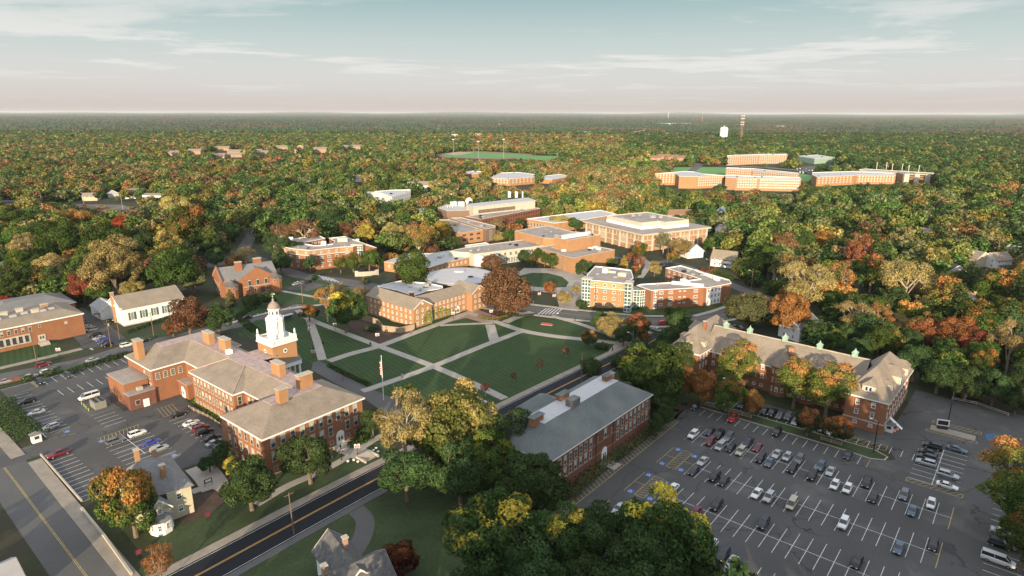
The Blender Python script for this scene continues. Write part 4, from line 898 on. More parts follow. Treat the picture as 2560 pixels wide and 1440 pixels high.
AR = bldg('arcade_building', 'long pale building with a row of arched windows and a glazed ground floor', ar); flat_block(AR, ar, 0, 8.4, m_conc, m_flat, .3, m_conc)
a, b = ar[5], ar[4]; d = (b - a).normalized(); nr = Vector((d.y, -d.x, 0)); L_ = (b - a).length; rz = math.atan2(d.y, d.x)
o = MB(); g = MB(); gl = MB()
for k in range(3):
    c = a + d * (5 + k * 5.2) + nr * .08; pts = [c + d * (2.1 * math.cos(t)) + Vector((0, 0, 4.9 + 2.1 * math.sin(t) - c.z)) for t in [math.pi * i / 12 for i in range(13)]] + [c - d * 2.1 + Vector((0, 0, 3.4 - c.z)), c + d * 2.1 + Vector((0, 0, 3.4 - c.z))]; pts.sort if 0 else None
    o.add([pts[14]] + pts[:13] + [pts[13]], [tuple(range(15))])
part('arch', m_white, AR, o)
for k in range(8):
    c = a + d * (14 + k * 4.0)
    if 14 + k * 4.0 < L_ - 2: window(AR, Vector((c.x, c.y, 6.0)) + nr * .05, nr, 1.6, 2.2, 'pair', mf=m_conc)
for k in range(16):
    c = a + d * (15.5 + k * 1.9)
    if 15.5 + k * 1.9 < L_ - 3: window(AR, Vector((c.x, c.y, 2.0)) + nr * .05, nr, 1.8, 3.6, 'grid', mf=m_white)
o = MB(); o.box(a + d * 2.2 + nr * 2 + Vector((0, 0, -4.4)), (4.2, 4.0, 7.4), rz); part('stair_tower', m_white, AR, o)
t3 = ZP(1080, 460, 3.556, [(930, 565), (1250, 660), (1625, 585), (1470, 555), (1100, 540)], 9.0)
TH = bldg('theatre', 'orange brick theatre with a blank windowless stage tower', t3)
flat_block(TH, t3, 0, 9.1, m_brick2, m_flat, .4, m_stone)
t1 = ZP(1080, 460, 3.556, [(735, 418), (880, 392), (1030, 371), (1275, 428), (1088, 487), (990, 480)], 13.0); flat_block(TH, t1, 0, 13.1, m_brick2, m_flat, .4, m_stone)
t2 = ZP(1080, 460, 3.556, [(1085, 475), (1275, 425), (1500, 452), (1212, 500)], 16.0); flat_block(TH, t2, 8.6, 16.1, m_brick2, m_flat, .4, m_stone)
q = ZP(1080, 460, 3.556, [(1150, 462), (1410, 424), (1412, 440), (1152, 480)], 16.5); o = MB(); o.prism(ccw(q), 15.7, 17.0); part('roof_screen', m_white, TH, o)
a, b = t3[0], t3[1]; P = ccw(t3)
win_row(TH, a, b, (6.6,), 8, .9, 2.2, 'sash', 3, 6, mf=m_stone); win_row(TH, a, b, (2.6,), 8, .9, 2.6, 'sash', 3, 6, mf=m_stone)
for x, y in ((1170, 600), (1410, 580), (1480, 585), (1450, 570)):
    c = G(1080 + x / 3.556, 460 + y / 3.556, 9); o = MB(); o.box(c + Vector((0, 0, .7)), (2.4, 1.8, 1.2), .5); part('roof_unit', m_white, TH, o)
# ------------------------------------------------------------ library
A_, L2, R2 = G(1080 + 1872 / 3.556, 460 + 447 / 3.556, 12.5), G(1080 + 1340 / 3.556, 460 + 325 / 3.556, 12.5), G(1080 + 2483 / 3.556, 460 + 380 / 3.556, 12.5)
lp = [A_, R2, R2 + L2 - A_, L2]
LB = bldg('library', 'big square library with pale concrete piers and brick panels', lp)
inn = offs(lp, -2.2); o = MB(); o.prism(inn, 0, 11.2); part('wall', m_brick4, LB, o); kp(ccw(lp), 1)
o = MB(); o.prism(ccw(lp), 11.2, 12.5, bottom=True); part('roof', m_flat, LB, o)
o = MB(); P = offs(lp, .05); o.prism(P, 11.5, 12.2, top=False); part('fascia', m_conc, LB, o)
n = len(inn)
for i in range(n):
    a, b = inn[i], inn[(i + 1) % n]; d = (b - a).normalized(); nr = Vector((d.y, -d.x, 0)); Lw_ = (b - a).length
    if nr.y > .3: continue
    m = max(5, int(Lw_ / 7.4)); rz = math.atan2(d.y, d.x)
    pr = MB(); bd = MB()
    for k in range(m + 1):
        c = a + d * (Lw_ * k / m)
        pr.box(c + nr * .45 + Vector((0, 0, 5.6)), (1.15, .8, 11.2), rz)
        if k < m:
            for t in (.5,): pr.box(c + d * (Lw_ / m * t) + nr * .2 + Vector((0, 0, 9.2)), (.5, .3, 2.6), rz)
            for z in (3.8, 7.4, 10.8): bd.box(c + d * (Lw_ / m * .5) + nr * .16 + Vector((0, 0, z)), (Lw_ / m - 1.15, .3, .42), rz)
            for z in (2.0, 5.6): window(LB, c + d * (Lw_ / m * .78) + nr * .06 + Vector((0, 0, z)), nr, .7, 2.6, 'plain', mf=m_conc, mg=m_glass)
            if k in (2, m - 3):
                for t in (.2, .35, .5, .65, .8): pr.box(c + d * (Lw_ / m * t) + nr * .5 + Vector((0, 0, 6.2)), (.34, .3, 6.8), rz)
    part('pier', m_conc, LB, pr); part('floor_band', m_conc, LB, bd)
cc = cen(lp); e1 = (R2 - A_) / 2; e2 = (L2 - A_) / 2
def LQ(a, b): return cc + e1 * a + e2 * b
pp = [LQ(-.62, -.55), LQ(-.1, -.55), LQ(-.1, -.72), LQ(.6, -.72), LQ(.6, .6), LQ(-.62, .6)]
for v in pp: v.z = 0
flat_block(LB, pp, 12.4, 17.2, m_conc, m_flat, .5, m_conc, 'penthouse')
o = MB(); P = offs(pp, .12); o.prism(P, 12.45, 14.6, top=False); part('penthouse_panel', m_white, LB, o)
for a, b, s_ in ((.1, -.1, 4), (.25, -.2, 2.5), (-.2, .2, 2)): o = MB(); c = LQ(a, b); c.z = 0; o.box(c + Vector((0, 0, 17.8)), (s_, s_ * .7, 2.0), .4); part('roof_unit', m_metal, LB, o)
# ------------------------------------------------------------ science building
p = [Vector((-24, 494, 0)), Vector((24.5, 553.5, 0)), Vector((12, 566, 0)), Vector((-37, 507, 0))]
SB = bldg('science_building', 'science building with metal penthouse, dome, tall vents and brown glazed front', p)
flat_block(SB, p, 0, 10.5, m_brick3, m_flat, .4, m_conc)
win_row(SB, p[0], p[1], (8.3, 5.2, 2.2), 22, 2.6, 1.9, 'plain', 1, mf=m_brick, mg=mat('bronze_glass', (.10, .045, .03), .2, .3, .4, spec=.6), poly=p)
q = [Vector((-31.5, 516, 0)), Vector((20, 556, 0)), Vector((14, 574, 0)), Vector((-38, 530, 0))]; kp(ccw(q), 3)
o = MB(); o.prism(ccw(q), 0, 16.6); part('penthouse', m_conc, SB, o); o = MB(); o.prism(offs(q, .5), 16.6, 17.2, bottom=True); part('penthouse_roof', m_flatw, SB, o)
d = (q[1] - q[0]).normalized(); nr = Vector((d.y, -d.x, 0)); o = MB(); o.box(q[0] + d * 24 + nr * .1 + Vector((0, 0, 12.6)), (38, .3, 2.8), math.atan2(d.y, d.x)); part('louvre_band', mat('louvre_brown', (.17, .12, .085), .8), SB, o)
q = ZP(1080, 460, 3.556, [(50, 212), (130, 240), (390, 232), (390, 212), (250, 190), (120, 185)], 13.0); flat_block(SB, q, 8, 13.1, mat('panel_brown', (.20, .13, .095), .8, .05, .5), m_flatw, .3, m_conc)
q2 = offs(q, -1.5); flat_block(SB, q2, 0, 8, MATS['panel_brown'], m_flat, .2, MATS['panel_brown'])
c = G(1080 + 330 / 3.556, 460 + 282 / 3.556, 0); c = Vector((-52.5, 508, 0))
c = G(1173, 538, 3.0); c.z = 0
o = MB(); o.lathe(c, [(3.3, 0), (3.3, 14.5), (3.4, 14.6), (3.3, 15.6), (2.9, 16.8), (2.1, 17.8), (1.1, 18.4), (.05, 18.6)], 24); part('observatory', m_white, SB, o)
for x, z in ((1133, 18), (1152, 18)):
    c2 = G(x, 515, 13); o = MB(); o.box(c2 + Vector((0, 3, 1.6)), (5.0, 4, 3.4), .3); part('roof_unit', m_white, SB, o)
for x in (1119, 1125, 1131): c2 = G(x, 519, 13); o = MB(); o.lathe(c2, [(.8, 0), (.8, 1.4), (.6, 1.5)], 10); part('roof_fan', m_metal, SB, o)
for x in (1271.5, 1275.5, 1289, 1292.5, 1306.5): c2 = G(x, 494, 17.0); o = MB(); o.tube(c2, c2 + Vector((0, 0, 5.4)), .55, n=8); part('vent_stack', m_white, SB, o)
p = ZP(1080, 460, 3.556, [(60, 318), (160, 318), (455, 408), (240, 437), (100, 395)], 8.3)
OB = bldg('office_building', 'two-storey brick block with band windows below the yellow trees', p); flat_block(OB, p, 0, 8.4, m_brick2, m_flat, .4, m_stone)
win_row(OB, p[4], p[3], (6.2, 2.8), 2, 1.6, 1.3, 'pair', 2, mf=m_brick); win_row(OB, p[3], p[2], (6.2, 2.8), 3, 3.0, 1.4, 'triple', 1.2, mf=m_brick3)
p = ZP(1080, 460, 3.556, [(165, 302), (265, 300), (562, 372), (565, 385), (480, 402)], 9.5)
GB = bldg('lecture_wing', 'windowless grey lecture wing with a mossy flat roof', p); flat_block(GB, p, 0, 9.6, MATS['panel_brown'], m_flat, .4, m_conc)
d = (p[3] - p[4]); win_row(GB, p[4], p[3], (4.5,), 1, 2.4, 7, 'grid', 1, mf=m_conc, mg=m_glassg)
p = ZP(1080, 460, 3.556, [(842, 310), (1090, 350), (1350, 318), (1640, 268), (1500, 232), (1180, 268)], 7.0)
GY = bldg('gymnasium', 'long low brick gymnasium under a bright white roof', p); flat_block(GY, p, 0, 7.1, m_brick2, m_flatw, .4, m_white)
win_row(GY, p[0], p[1], (3.4,), 9, 1.6, 3.0, 'plain', 1, mf=m_white); 
p = ZP(1080, 460, 3.556, [(292, 545), (480, 520), (510, 535), (300, 562)], 5.0)
CN = bldg('loading_shed', 'small low shed with a pale blue-white flat roof below the two-storey block', p, cat='shed'); flat_block(CN, p, 0, 5.0, m_brick, m_flatw, .2, m_white)
# ------------------------------------------------------------ residence with glass stair towers
zr = 5.818
p = ZP(1420, 640, zr, [(300, 350), (838, 402), (950, 322), (918, 208), (735, 182), (395, 150), (275, 278)], 13.2)
RS = bldg('student_residence', 'residence with an olive top storey, glass stair towers and an L-shaped brick wing', p)
flat_block(RS, p, 0, 13.3, m_brick2, m_flat, .4, m_white)
P = p[:]; a, b = P[0], P[1]; d = (b - a).normalized(); nr = Vector((d.y, -d.x, 0)); rz = math.atan2(d.y, d.x); L_ = (b - a).length
o = MB(); o.box((a + b) / 2 + nr * .06 + Vector((0, 0, -1.7)), (L_ - .2, .16, 2.9), rz); part('top_storey', m_olive, RS, o)
o = MB(); o.box((a + b) / 2 + nr * .10 + Vector((0, 0, -3.25)), (L_, .24, .28), rz); part('string_course', m_white, RS, o)
for z in (11.6, 8.4, 5.3, 2.2):
    for t, w in ((.22, 1.5), (.46, 1.5), (.70, 1.5), (.86, .7)): window(RS, Vector((a.x, a.y, z)) + d * (L_ * t) + nr * .16, nr, w, 1.35, 'pair' if w > 1 else 'plain', m_white)
def glass_tower(root, c, w, dpt, z0, z1, rz, floors, nm='stair_tower', gm=None, nw=3):
    o = MB(); o.box(c + Vector((0, 0, (z0 + z1) / 2)), (w, dpt, z1 - z0), rz); t = part(nm, gm or m_glassg, root, o)
    L = Fr(c.x, c.y, math.degrees(rz)); f = MB()
    for sx, n_, le in ((0, nw, w), (1, max(2, nw - 1), dpt)):
        for i in range(n_ + 1):
            q = -le / 2 + le * i / n_
            for s in (-1, 1): f.box(L(q, s * dpt / 2, (z0 + z1) / 2) if sx == 0 else L(s * w / 2, q, (z0 + z1) / 2), (.22, .22, z1 - z0 - .02), rz)
    for k in range(floors * 2 + 1): f.box(L(0, 0, z0 + (z1 - z0 - .2) * k / (floors * 2) + .1), (w + .16, dpt + .16, .18 if k % 2 else .42), rz)
    sub('glazing_bars', m_white, t, root, f); k_ = MB(); k_.box(L(0, 0, z1 + .1), (w + .8, dpt + .8, .35), rz); sub('tower_cap', m_conc, t, root, k_)
    return t
c = a - d * 1.0 + nr * (-1.8); c.z = 0; glass_tower(RS, c, 4.2, 4.0, 0, 13.6, rz, 4)
c = b + d * 1.6 - nr * .2; c.z = 0; glass_tower(RS, c, 3.0, 4.6, 0, 14.0, rz, 4, nw=2)
lp = ZP(1420, 640, zr, [(1212, 503), (1975, 458), (2015, 468), (2375, 400), (2345, 350), (1640, 140), (1420, 177), (1925, 335), (1490, 388), (1060, 413), (1000, 430)], 9.3)
flat_block(RS, lp, 0, 9.4, m_brick, m_flat, .4, m_white)
a, b = lp[0], lp[1]; d = (b - a).normalized(); nr = Vector((d.y, -d.x, 0)); L_ = (b - a).length
for z in (7.9, 5.0, 2.1):
    for t, w, h in ((.19, 2.0, 1.4), (.37, 2.0, 1.4), (.545, 1.1, .5), (.635, 1.1, .5), (.85, 2.0, 1.4)): window(RS, Vector((a.x, a.y, z + (.3 if h < 1 else 0))) + d * (L_ * t) + nr * .03, nr, w, h, 'triple' if w > 1.5 else 'plain')
c = a + d * 2.1 + nr * .05; c.z = 0; glass_tower(RS, c, 1.5, .3, .4, 8.8, math.atan2(d.y, d.x), 3, 'stair_window', m_glass, 2)
a, b = lp[2], lp[3]; d = (b - a).normalized(); nr = Vector((d.y, -d.x, 0)); L_ = (b - a).length; rz2 = math.atan2(d.y, d.x)
o = MB(); c = a + d * (L_ * .3) + nr * .08; c.z = 0; o.box(c + Vector((0, 0, 4.7)), (L_ * .56, .2, 8.2), rz2); part('white_bay', m_white, RS, o)
for z in (7.9, 5.0, 2.1):
    for t in (.08, .22, .36, .50): window(RS, Vector((a.x, a.y, z)) + d * (L_ * t) + nr * .2, nr, 1.3, 1.8, 'pair', m_white)
a, b = lp[7], lp[6]; win_row(RS, b, a, (7.9, 5.0, 2.1), 6, 1.6, 1.3, 'pair', 1)
c = (ZP(1420, 640, zr, [(1000, 470)], 9.3)[0] + ZP(1420, 640, zr, [(1170, 490)], 9.3)[0]) / 2; c.z = 0
q = ZP(1420, 640, zr, [(915, 492), (1050, 500), (1175, 482), (1170, 455), (940, 440)], 8.8); o = MB(); o.prism(ccw(q), 0, 8.8); kp(ccw(q), 1); t = part('glass_lounge', m_glassg, RS, o)
f = MB(); Q = ccw(q); n = len(Q)
for i in range(n):
    a, b = Q[i], Q[(i + 1) % n]; m = max(2, int((b - a).length / 1.2)); dd = (b - a); rzz = math.atan2(dd.y, dd.x)
    for k in range(m + 1): c = a + dd * (k / m); f.box(Vector((c.x, c.y, 4.4)), (.2, .2, 8.78), rzz)
    for z in (.2, 1.5, 3.0, 4.5, 5.8, 7.0, 8.6): c = (a + b) / 2; f.box(Vector((c.x, c.y, z)), (dd.length + .15, .24, .24 if z in (3.0, 5.8, 8.6) else .14), rzz)
sub('glazing_bars', m_white, t, RS, f)
for x, y, sx, sy, sz in ((540, 240, 2.6, 2.2, 2.0), (640, 245, 3.8, 1.2, 1.0), (790, 290, 4.0, 3.0, 1.7)):
    c = G(1420 + x / zr, 640 + y / zr, 13); o = MB(); o.box(c + Vector((0, 0, sz / 2)), (sx, sy, sz), rz); part('roof_unit', m_white if sz > 1.8 else m_conc, RS, o)
for x, y, sx, sy, sz in ((1735, 425, 15, 2.0, 1.3), (1700, 395, 5, 2.5, 1.8), (1900, 235, 7, 1.0, .8), (2050, 300, 9, 2.2, .9), (2160, 355, 3, 2.0, 1.4)):
    c = G(1420 + x / zr, 640 + y / zr, 9.3); o = MB(); o.box(c + Vector((0, 0, sz / 2)), (sx, sy, sz), rz if sx == 15 else rz - .9); part('roof_unit', m_white, RS, o)
# ------------------------------------------------------------ apartment hall left of centre
zr = 7.53
p = ZP(660, 560, zr, [(150, 352), (340, 428), (545, 470), (870, 502), (1000, 487), (1430, 438), (1675, 428), (1860, 380), (2112, 448), (1520, 235), (1225, 268), (1340, 330), (1290, 378), (1100, 400), (930, 405), (700, 362), (1155, 272), (1040, 222), (300, 305), (140, 305)], 12.0)
AP = bldg('apartment_hall', 'brick apartment hall wrapped round a court with an orange top storey', p); flat_block(AP, p, 0, 12.1, m_brick, m_flat, .4, m_white)
for (i, j) in ((0, 1), (1, 2), (2, 3), (3, 4), (4, 5), (5, 6)):
    a, b = p[i], p[j]; d = (b - a); L_ = d.length; d.normalize(); nr = Vector((d.y, -d.x, 0)); rz = math.atan2(d.y, d.x)
    o = MB(); o.box((a + b) / 2 + nr * .08 + Vector((0, 0, -1.55)), (L_ - .05, .18, 2.9), rz); part('top_storey', m_brick4, AP, o); o = MB(); o.box((a + b) / 2 + nr * .12 + Vector((0, 0, -3.1)), (L_ + .1, .24, .25), rz); part('string_course', m_white, AP, o)
    n_ = max(1, int(L_ / 4.4))
    for z in (10.4, 7.3, 4.7, 2.0):
        for k in range(n_): window(AP, Vector((a.x, a.y, z)) + d * (L_ * (k + .5) / n_) + nr * (.18 if z > 9 else .03), nr, 2.2 if 4 < z < 9 else 1.1, 1.4, 'triple' if 4 < z < 9 else 'pair')
a, b = p[8], p[7]; c = (G(660 + 1765 / zr, 560 + 395 / zr, 12)); c.z = 0; glass_tower(AP, c + Vector((0, -1, 0)), 7.0, 2.5, 0, 12.4, -.08, 4, nw=5)
win_row(AP, p[15], p[16], (10.4, 7.3), 6, 1.3, 1.3, 'pair', 1); 
for x, y, s_, h in ((510, 310, 2.6, 2.2), (1125, 400, 3.0, 2.4), (1485, 330, 6.0, 2.6), (1760, 310, 2, 1)):
    c = G(660 + x / zr, 560 + y / zr, 12); o = MB(); o.box(c + Vector((0, 0, h / 2)), (s_, s_ * .6, h), .15); part('roof_unit', m_conc if s_ > 3.5 else m_white, AP, o)
# ------------------------------------------------------------ old library with stepped gables
m_sblue = mat('roof_slate_blue', (.17, .17, .175), .9, .12, .3, .14, 3, extra=ex_roof)
F = Fr(-143.97, 307.86, 37.25)
OL = thing('old_library', 'red brick gabled library with two tall chimneys and a corner turret', 'building', F(13, 8))
walls(OL, rectF(F, -.5, 27, 2.2, 16.6), 0, 8.4, m_brick); walls(OL, rectF(F, 9.0, 24.2, -.6, 2.19), 0, 8.4, m_brick); walls(OL, rectF(F, .2, 8.99, 0.4, 2.19), 0, 8.4, m_brick)
roof_gable(OL, F, -.5, 27, .4, 17.5, 8.5, 14.2, m_sblue, 'u', .2, m_brick, trim=m_stone); roof_gable(OL, F, 9.6, 24.0, -.6, 10, 8.4, 13.2, m_sblue, 'v', .05, m_brick, trim=m_stone)
o = MB()
for u in (-.75,):
    o.add([F(u, -.2, 8.2), F(u, 18.0, 8.2), F(u, 18, 9.4), F(u, 8.95, 15.1), F(u, -.2, 9.4), F(u - .02 + .6, -.2, 8.2), F(u + .6, 18, 8.2), F(u + .6, 18, 9.4), F(u + .6, 8.95, 15.1), F(u + .6, -.2, 9.4)], [(0, 1, 2, 3, 4), (9, 8, 7, 6, 5), (4, 3, 8, 9), (3, 2, 7, 8), (0, 4, 9, 5)])
part('stepped_gable', m_brick, OL, o)
o = MB(); v = -.85; o.add([F(8.8, v, 8.2), F(24.6, v, 8.2), F(24.6, v, 9.9), F(23.2, v, 9.9), F(16.7, v, 14.1), F(10.2, v, 9.9), F(8.8, v, 9.9)] + [F(8.8, v + .6, 8.2), F(24.6, v + .6, 8.2), F(24.6, v + .6, 9.9), F(23.2, v + .6, 9.9), F(16.7, v + .6, 14.1), F(10.2, v + .6, 9.9), F(8.8, v + .6, 9.9)], [(0, 1, 2, 3, 4, 5, 6), (2, 9, 10, 3), (3, 10, 11, 4), (4, 11, 12, 5), (5, 12, 13, 6), (1, 8, 9, 2), (6, 13, 7, 0)]); part('stepped_gable', m_brick, OL, o)
chimney(OL, F, 9.6, 6.2, 9, 16.4, 3.2, 1.8, m_brick); chimney(OL, F, 20.0, 9.6, 11, 16.4, 3.8, 1.8, m_brick)
for u, v, r, h in ((25.6, -1.2, 2.9, 7.6), (3.6, -1.6, 3.0, 6.6)):
    o = MB(); o.lathe(F(u, v), [(r, 0), (r, h)], 10); tt = part('turret', m_brick, OL, o); o = MB(); o.lathe(F(u, v, h), [(r + .5, 0), (r * .5, 1.4), (.25, 3.0), (.05, 3.3)], 10); sub('turret_roof', m_shingd, tt, OL, o)
    for k in range(5): t = F.a - math.pi / 2 + (k - 2) * .55; q = F(u, v, h - 1.3) + Vector((math.cos(t), math.sin(t), 0)) * (r + .02); window(OL, q, Vector((math.cos(t), math.sin(t), 0)), .8, 1.1, 'plain', mf=m_stone)
win_row(OL, F(9.0, -.86), F(24.2, -.86), (6.3,), 3, 1.7, 2.6, 'arch', 1.5, mf=m_stone); win_row(OL, F(9.0, -.6), F(24.2, -.6), (2.4,), 4, 1.2, 1.8, 'plain', 1.5, mf=m_stone, skip=(2,))
win_row(OL, F(-.5, 16.5), F(-.5, 2), (6.0, 2.6), 3, 1.3, 2.2, 'arch', 1.5, mf=m_stone); door(OL, F(18.6, -.7, .4), F(0, -1) - F(0, 0), 1.8, 2.3, m_brick3)
boxpart(OL, F, 18.6, -2.2, 0, 3.5, 2.6, .4, m_stone, 'step')
o = MB(); o.box(F(17, -.9, 4.5), (15, .16, .3), F.a); part('string_course', m_stone, OL, o)
# ------------------------------------------------------------ white chapel
F = Fr(-168.67, 263.84, 47.91)
CH = thing('chapel', 'white clapboard chapel with green shutters and a brick chimney on its gable', 'building', F(13, 9))
walls(CH, rectF(F, .3, 25.7, .3, 17.4), .4, 7.8, m_white); roof_gable(CH, F, .3, 25.7, .3, 17.4, 8.0, 12.2, m_shing, 'u', .5, m_white)
o = MB(); o.prism([F(.2, .2), F(25.8, .2), F(25.8, 17.5), F(.2, 17.5)], 0, .5); part('plinth', m_stone, CH, o)
m_shut = mat('shutter_green', (.05, .12, .08), .7, .1, 1)
for k in range(5):
    u = 4.0 + k * 4.6; w = window(CH, F(u, .29, 4.0), F(0, -1) - F(0, 0), 1.3, 3.5, 'grid', m_white)
    for s in (-1, 1): o = MB(); o.box(F(u + s * 1.15, .22, 4.0), (.72, .1, 3.5), F.a); sh = part('shutter', m_shut, CH, o)
win_row(CH, F(.3, 17), F(.3, .3), (4.0,), 2, 1.2, 3.3, 'grid', 2.2)
chimney(CH, F, .0, 9.6, 0, 13.6, 1.3, 1.1, m_brick2)
o = MB(); o.box(F(.1, 8.85, 8.0), (.9, 17.6, .5), F.a); part('gable_cornice', m_white, CH, o)
walls(CH, rectF(F, -3.6, 5.5, 17.41, 31), 0, 4.4, m_white); roof_gable(CH, F, -3.6, 5.5, 17.41, 31, 4.5, 7.2, m_metal and mat('roof_grey', (.34, .33, .33), .9, .1, .3), 'v', .4, m_white)
win_row(CH, F(-3.6, 31), F(-3.6, 17.4), (2.3,), 4, .9, 1.9, 'sash', 1); boxpart(CH, F, -4.6, 18.8, 2.9, 2.4, 2.6, .2, m_shingd, 'porch_roof')
# ------------------------------------------------------------ museum on the left edge
F = Fr(-197.2, 233.46, 49.07)
MU = thing('museum', 'brick hall with stone trimmed windows and roof cluttered with chimneys, cut by the left edge', 'building', F(5, 12))
walls(MU, rectF(F, -14, 27.8, .4, 23), 0, 9.0, m_brick)
frust(MU, F, [(-14.5, -.1), (28.3, -.1), (28.3, 23.5), (-14.5, 23.5)], [(-10, 5), (22.5, 5), (22.5, 19), (-10, 19)], 9.2, 11.4, m_shing)
o = MB(); o.prism([F(-14.5, -.1), F(28.3, -.1), F(28.3, 23.5), F(-14.5, 23.5)], 8.7, 9.19, bottom=True); part('cornice', m_white, MU, o)
for u, v, m_ in ((4, 12, m_white), (9.5, 13.5, m_white), (13.5, 7.5, m_white), (18, 13, m_brick2), (-3, 8, m_white)): chimney(MU, F, u, v, 11, 12.7, 2.4, 1.6, m_brick2 if m_ is m_brick2 else m_conc)
for u, v in ((1, 7), (6, 7), (10, 8.5), (16, 7), (19, 8)): o = MB(); o.add([F(u - 1.2, v - .8, 11.4), F(u + 1.2, v - .8, 11.4), F(u + 1.2, v + .8, 11.4), F(u - 1.2, v + .8, 11.4), F(u - 1, v, 12.2), F(u + 1, v, 12.2)], [(0, 1, 5, 4), (1, 2, 5), (2, 3, 4, 5), (3, 0, 4)]); part('skylight', m_metal, MU, o)
win_row(MU, F(-6, .4), F(11, .4), (6.9,), 7, 1.1, 1.7, 'lintel', .5, mf=m_stone)
o = MB(); o.box(F(1.5, .3, 3.4), (15, .3, 3.6), F.a); part('stone_bay', m_stone, MU, o)
for k in range(7): window(MU, F(-4.6 + k * 2.05, .12, 3.4), F(0, -1) - F(0, 0), 1.1, 2.6, 'plain', mf=m_dark)
door(MU, F(12.6, .35, 1.0), F(0, -1) - F(0, 0), 1.9, 2.6, m_stone, False)
for k in range(4): boxpart(MU, F, 12.6, -1.0 - k * .55, 0, 3.4, 1.9, 1.0 - k * .24, m_stone, 'step')
window(MU, F(12.6, .4, 7.4), F(0, -1) - F(0, 0), .9, 1.4, 'sash', mf=m_stone); window(MU, F(21.5, .4, 6.6), F(0, -1) - F(0, 0), 1.1, 1.2, 'plain', mg=m_glassl, mf=m_stone)
F2 = Fr(-197.2, 233.46, 49.07); MB2 = thing('annex_hall', 'grey-roofed hall behind the museum, in the shade of the trees', 'building', F2(18, 46))
walls(MB2, rectF(F2, 2, 34, 34, 56), 0, 6, m_brick); roof_hip(MB2, F2, 2, 34, 34, 56, 6.1, 9.5, 8, 8, mat('roof_grey2', (.17, .17, .17), .9, .1, .3), deck=MATS['roof_grey2'])
# ------------------------------------------------------------ yellow clapboard house
F = Fr(-77.77, 126.66, 42.99)
YH = thing('yellow_house', 'cream clapboard house with three brick chimneys beside the orange maple', 'house', F(-1, 8))
walls(YH, rectF(F, .2, 5.3, .2, 16.5), 0, 7.0, m_cream); walls(YH, rectF(F, -6.3, .19, 2.2, 15.5), 0, 6.8, m_cream); walls(YH, rectF(F, -4.6, .15, -2.4, 2.19), 0, 5.4, m_cream)
frust(YH, F, [(-6.9, 1.6), (5.9, -.4), (5.9, 17.1), (-6.9, 16.2)], [(-2.4, 9.2), (1.0, 9.0), (1.0, 11.8), (-2.4, 11.8)], 7.0, 11.2, mat('roof_slate_blue', (.17, .17, .175), .9, .12, .3, .14, 3, extra=ex_roof))
roof_gable(YH, F, -4.6, .15, -2.4, 6, 5.5, 7.9, MATS['roof_slate_blue'], 'v', .3, m_cream)
o = MB(); q = [F(-2.2 + 2.3 * math.cos(t), -2.4 + 2.1 * math.sin(t)) for t in [math.pi + math.pi * k / 4 for k in range(5)]]; o.prism(ccw(q), 0, 3.2); part('bay', m_white, YH, o)
o = MB(); o.add([Vector((x.x, x.y, 3.2)) for x in [F(-2.2 + 2.7 * math.cos(t), -2.4 + 2.5 * math.sin(t)) for t in [math.pi + math.pi * k / 4 for k in range(5)]]] + [F(-3.4, -2.4, 4.3), F(-1, -2.4, 4.3)], [(0, 1, 5), (1, 2, 5), (2, 6, 5), (2, 3, 6), (3, 4, 6)]); part('bay_roof', MATS['roof_slate_blue'], YH, o)
for k in range(4): a, b = q[k], q[k + 1]; m = (a + b) / 2; nr = (m - F(-2.2, -2.4)).normalized(); window(YH, Vector((m.x, m.y, 1.9)) + nr * .03, nr, .9, 1.5, 'sash')
for z in (5.4, 2.3):
    window(YH, F(2.6, .19, z), F(0, -1) - F(0, 0), 1.1, 1.7, 'sash'); win_row(YH, F(5.3, .2), F(5.3, 16.5), (z,), 4, 1.0, 1.6, 'sash', 1); win_row(YH, F(-6.3, 15.5), F(-6.3, 2.2), (z,), 3, 1.0, 1.6, 'sash', 1)
window(YH, F(-2.2, -2.41, 4.9), F(0, -1) - F(0, 0), .9, 1.2, 'sash')
for u, v, z in ((-1.6, 15.6, 12.4), (1.4, 12.6, 12.6), (1.0, 4.6, 12.0)): chimney(YH, F, u, v, 6.5, z, 1.0, 1.0, m_brick2)
# dark roofed house at the bottom edge
F = Fr(-29.33, 101.79, 37.94)
SH = thing('white_house', 'white house with a shingled cross-gable roof and two brick chimneys at the bottom edge', 'house', F(-4, 2))
walls(SH, rectF(F, -9.5, 5.5, -4.8, 4.2), 0, 5.9, m_white); walls(SH, rectF(F, -3, 3.0, 4.21, 12), 0, 5.9, m_white)
roof_gable(SH, F, -9.5, 5.5, -4.8, 4.2, 6.0, 9.2, m_shingd, 'u', .6, m_white); roof_gable(SH, F, -3.2, 3.2, -2, 12, 6.0, 9.1, m_shingd, 'v', .5, m_white)
for u, v in ((.7, 5.6), (-5.6, .4)): chimney(SH, F, u, v, 8, 10.8, .85, .85, mat('brick_tan', (.36, .23, .17), .9, .2, 3))
for z in (7.0, 4.0): window(SH, F(5.5, -.3, z), F(1, 0) - F(0, 0), .8, 1.3, 'sash')
win_row(SH, F(-9.5, -4.8), F(5.5, -4.8), (4.0,), 4, 1.0, 1.5, 'sash', 1)
q = G(-25, 1450, 5.0); F = Fr(q.x, q.y, 52)
GH = thing('grey_house', 'pale grey-roofed house corner at the bottom left edge', 'house', F(0, 0))
walls(GH, rectF(F, -8, 4, -4, 5), 0, 4.6, m_white); roof_gable(GH, F, -8, 4, -4, 5, 4.7, 7.0, MATS['roof_grey'], 'u', .5, m_white)

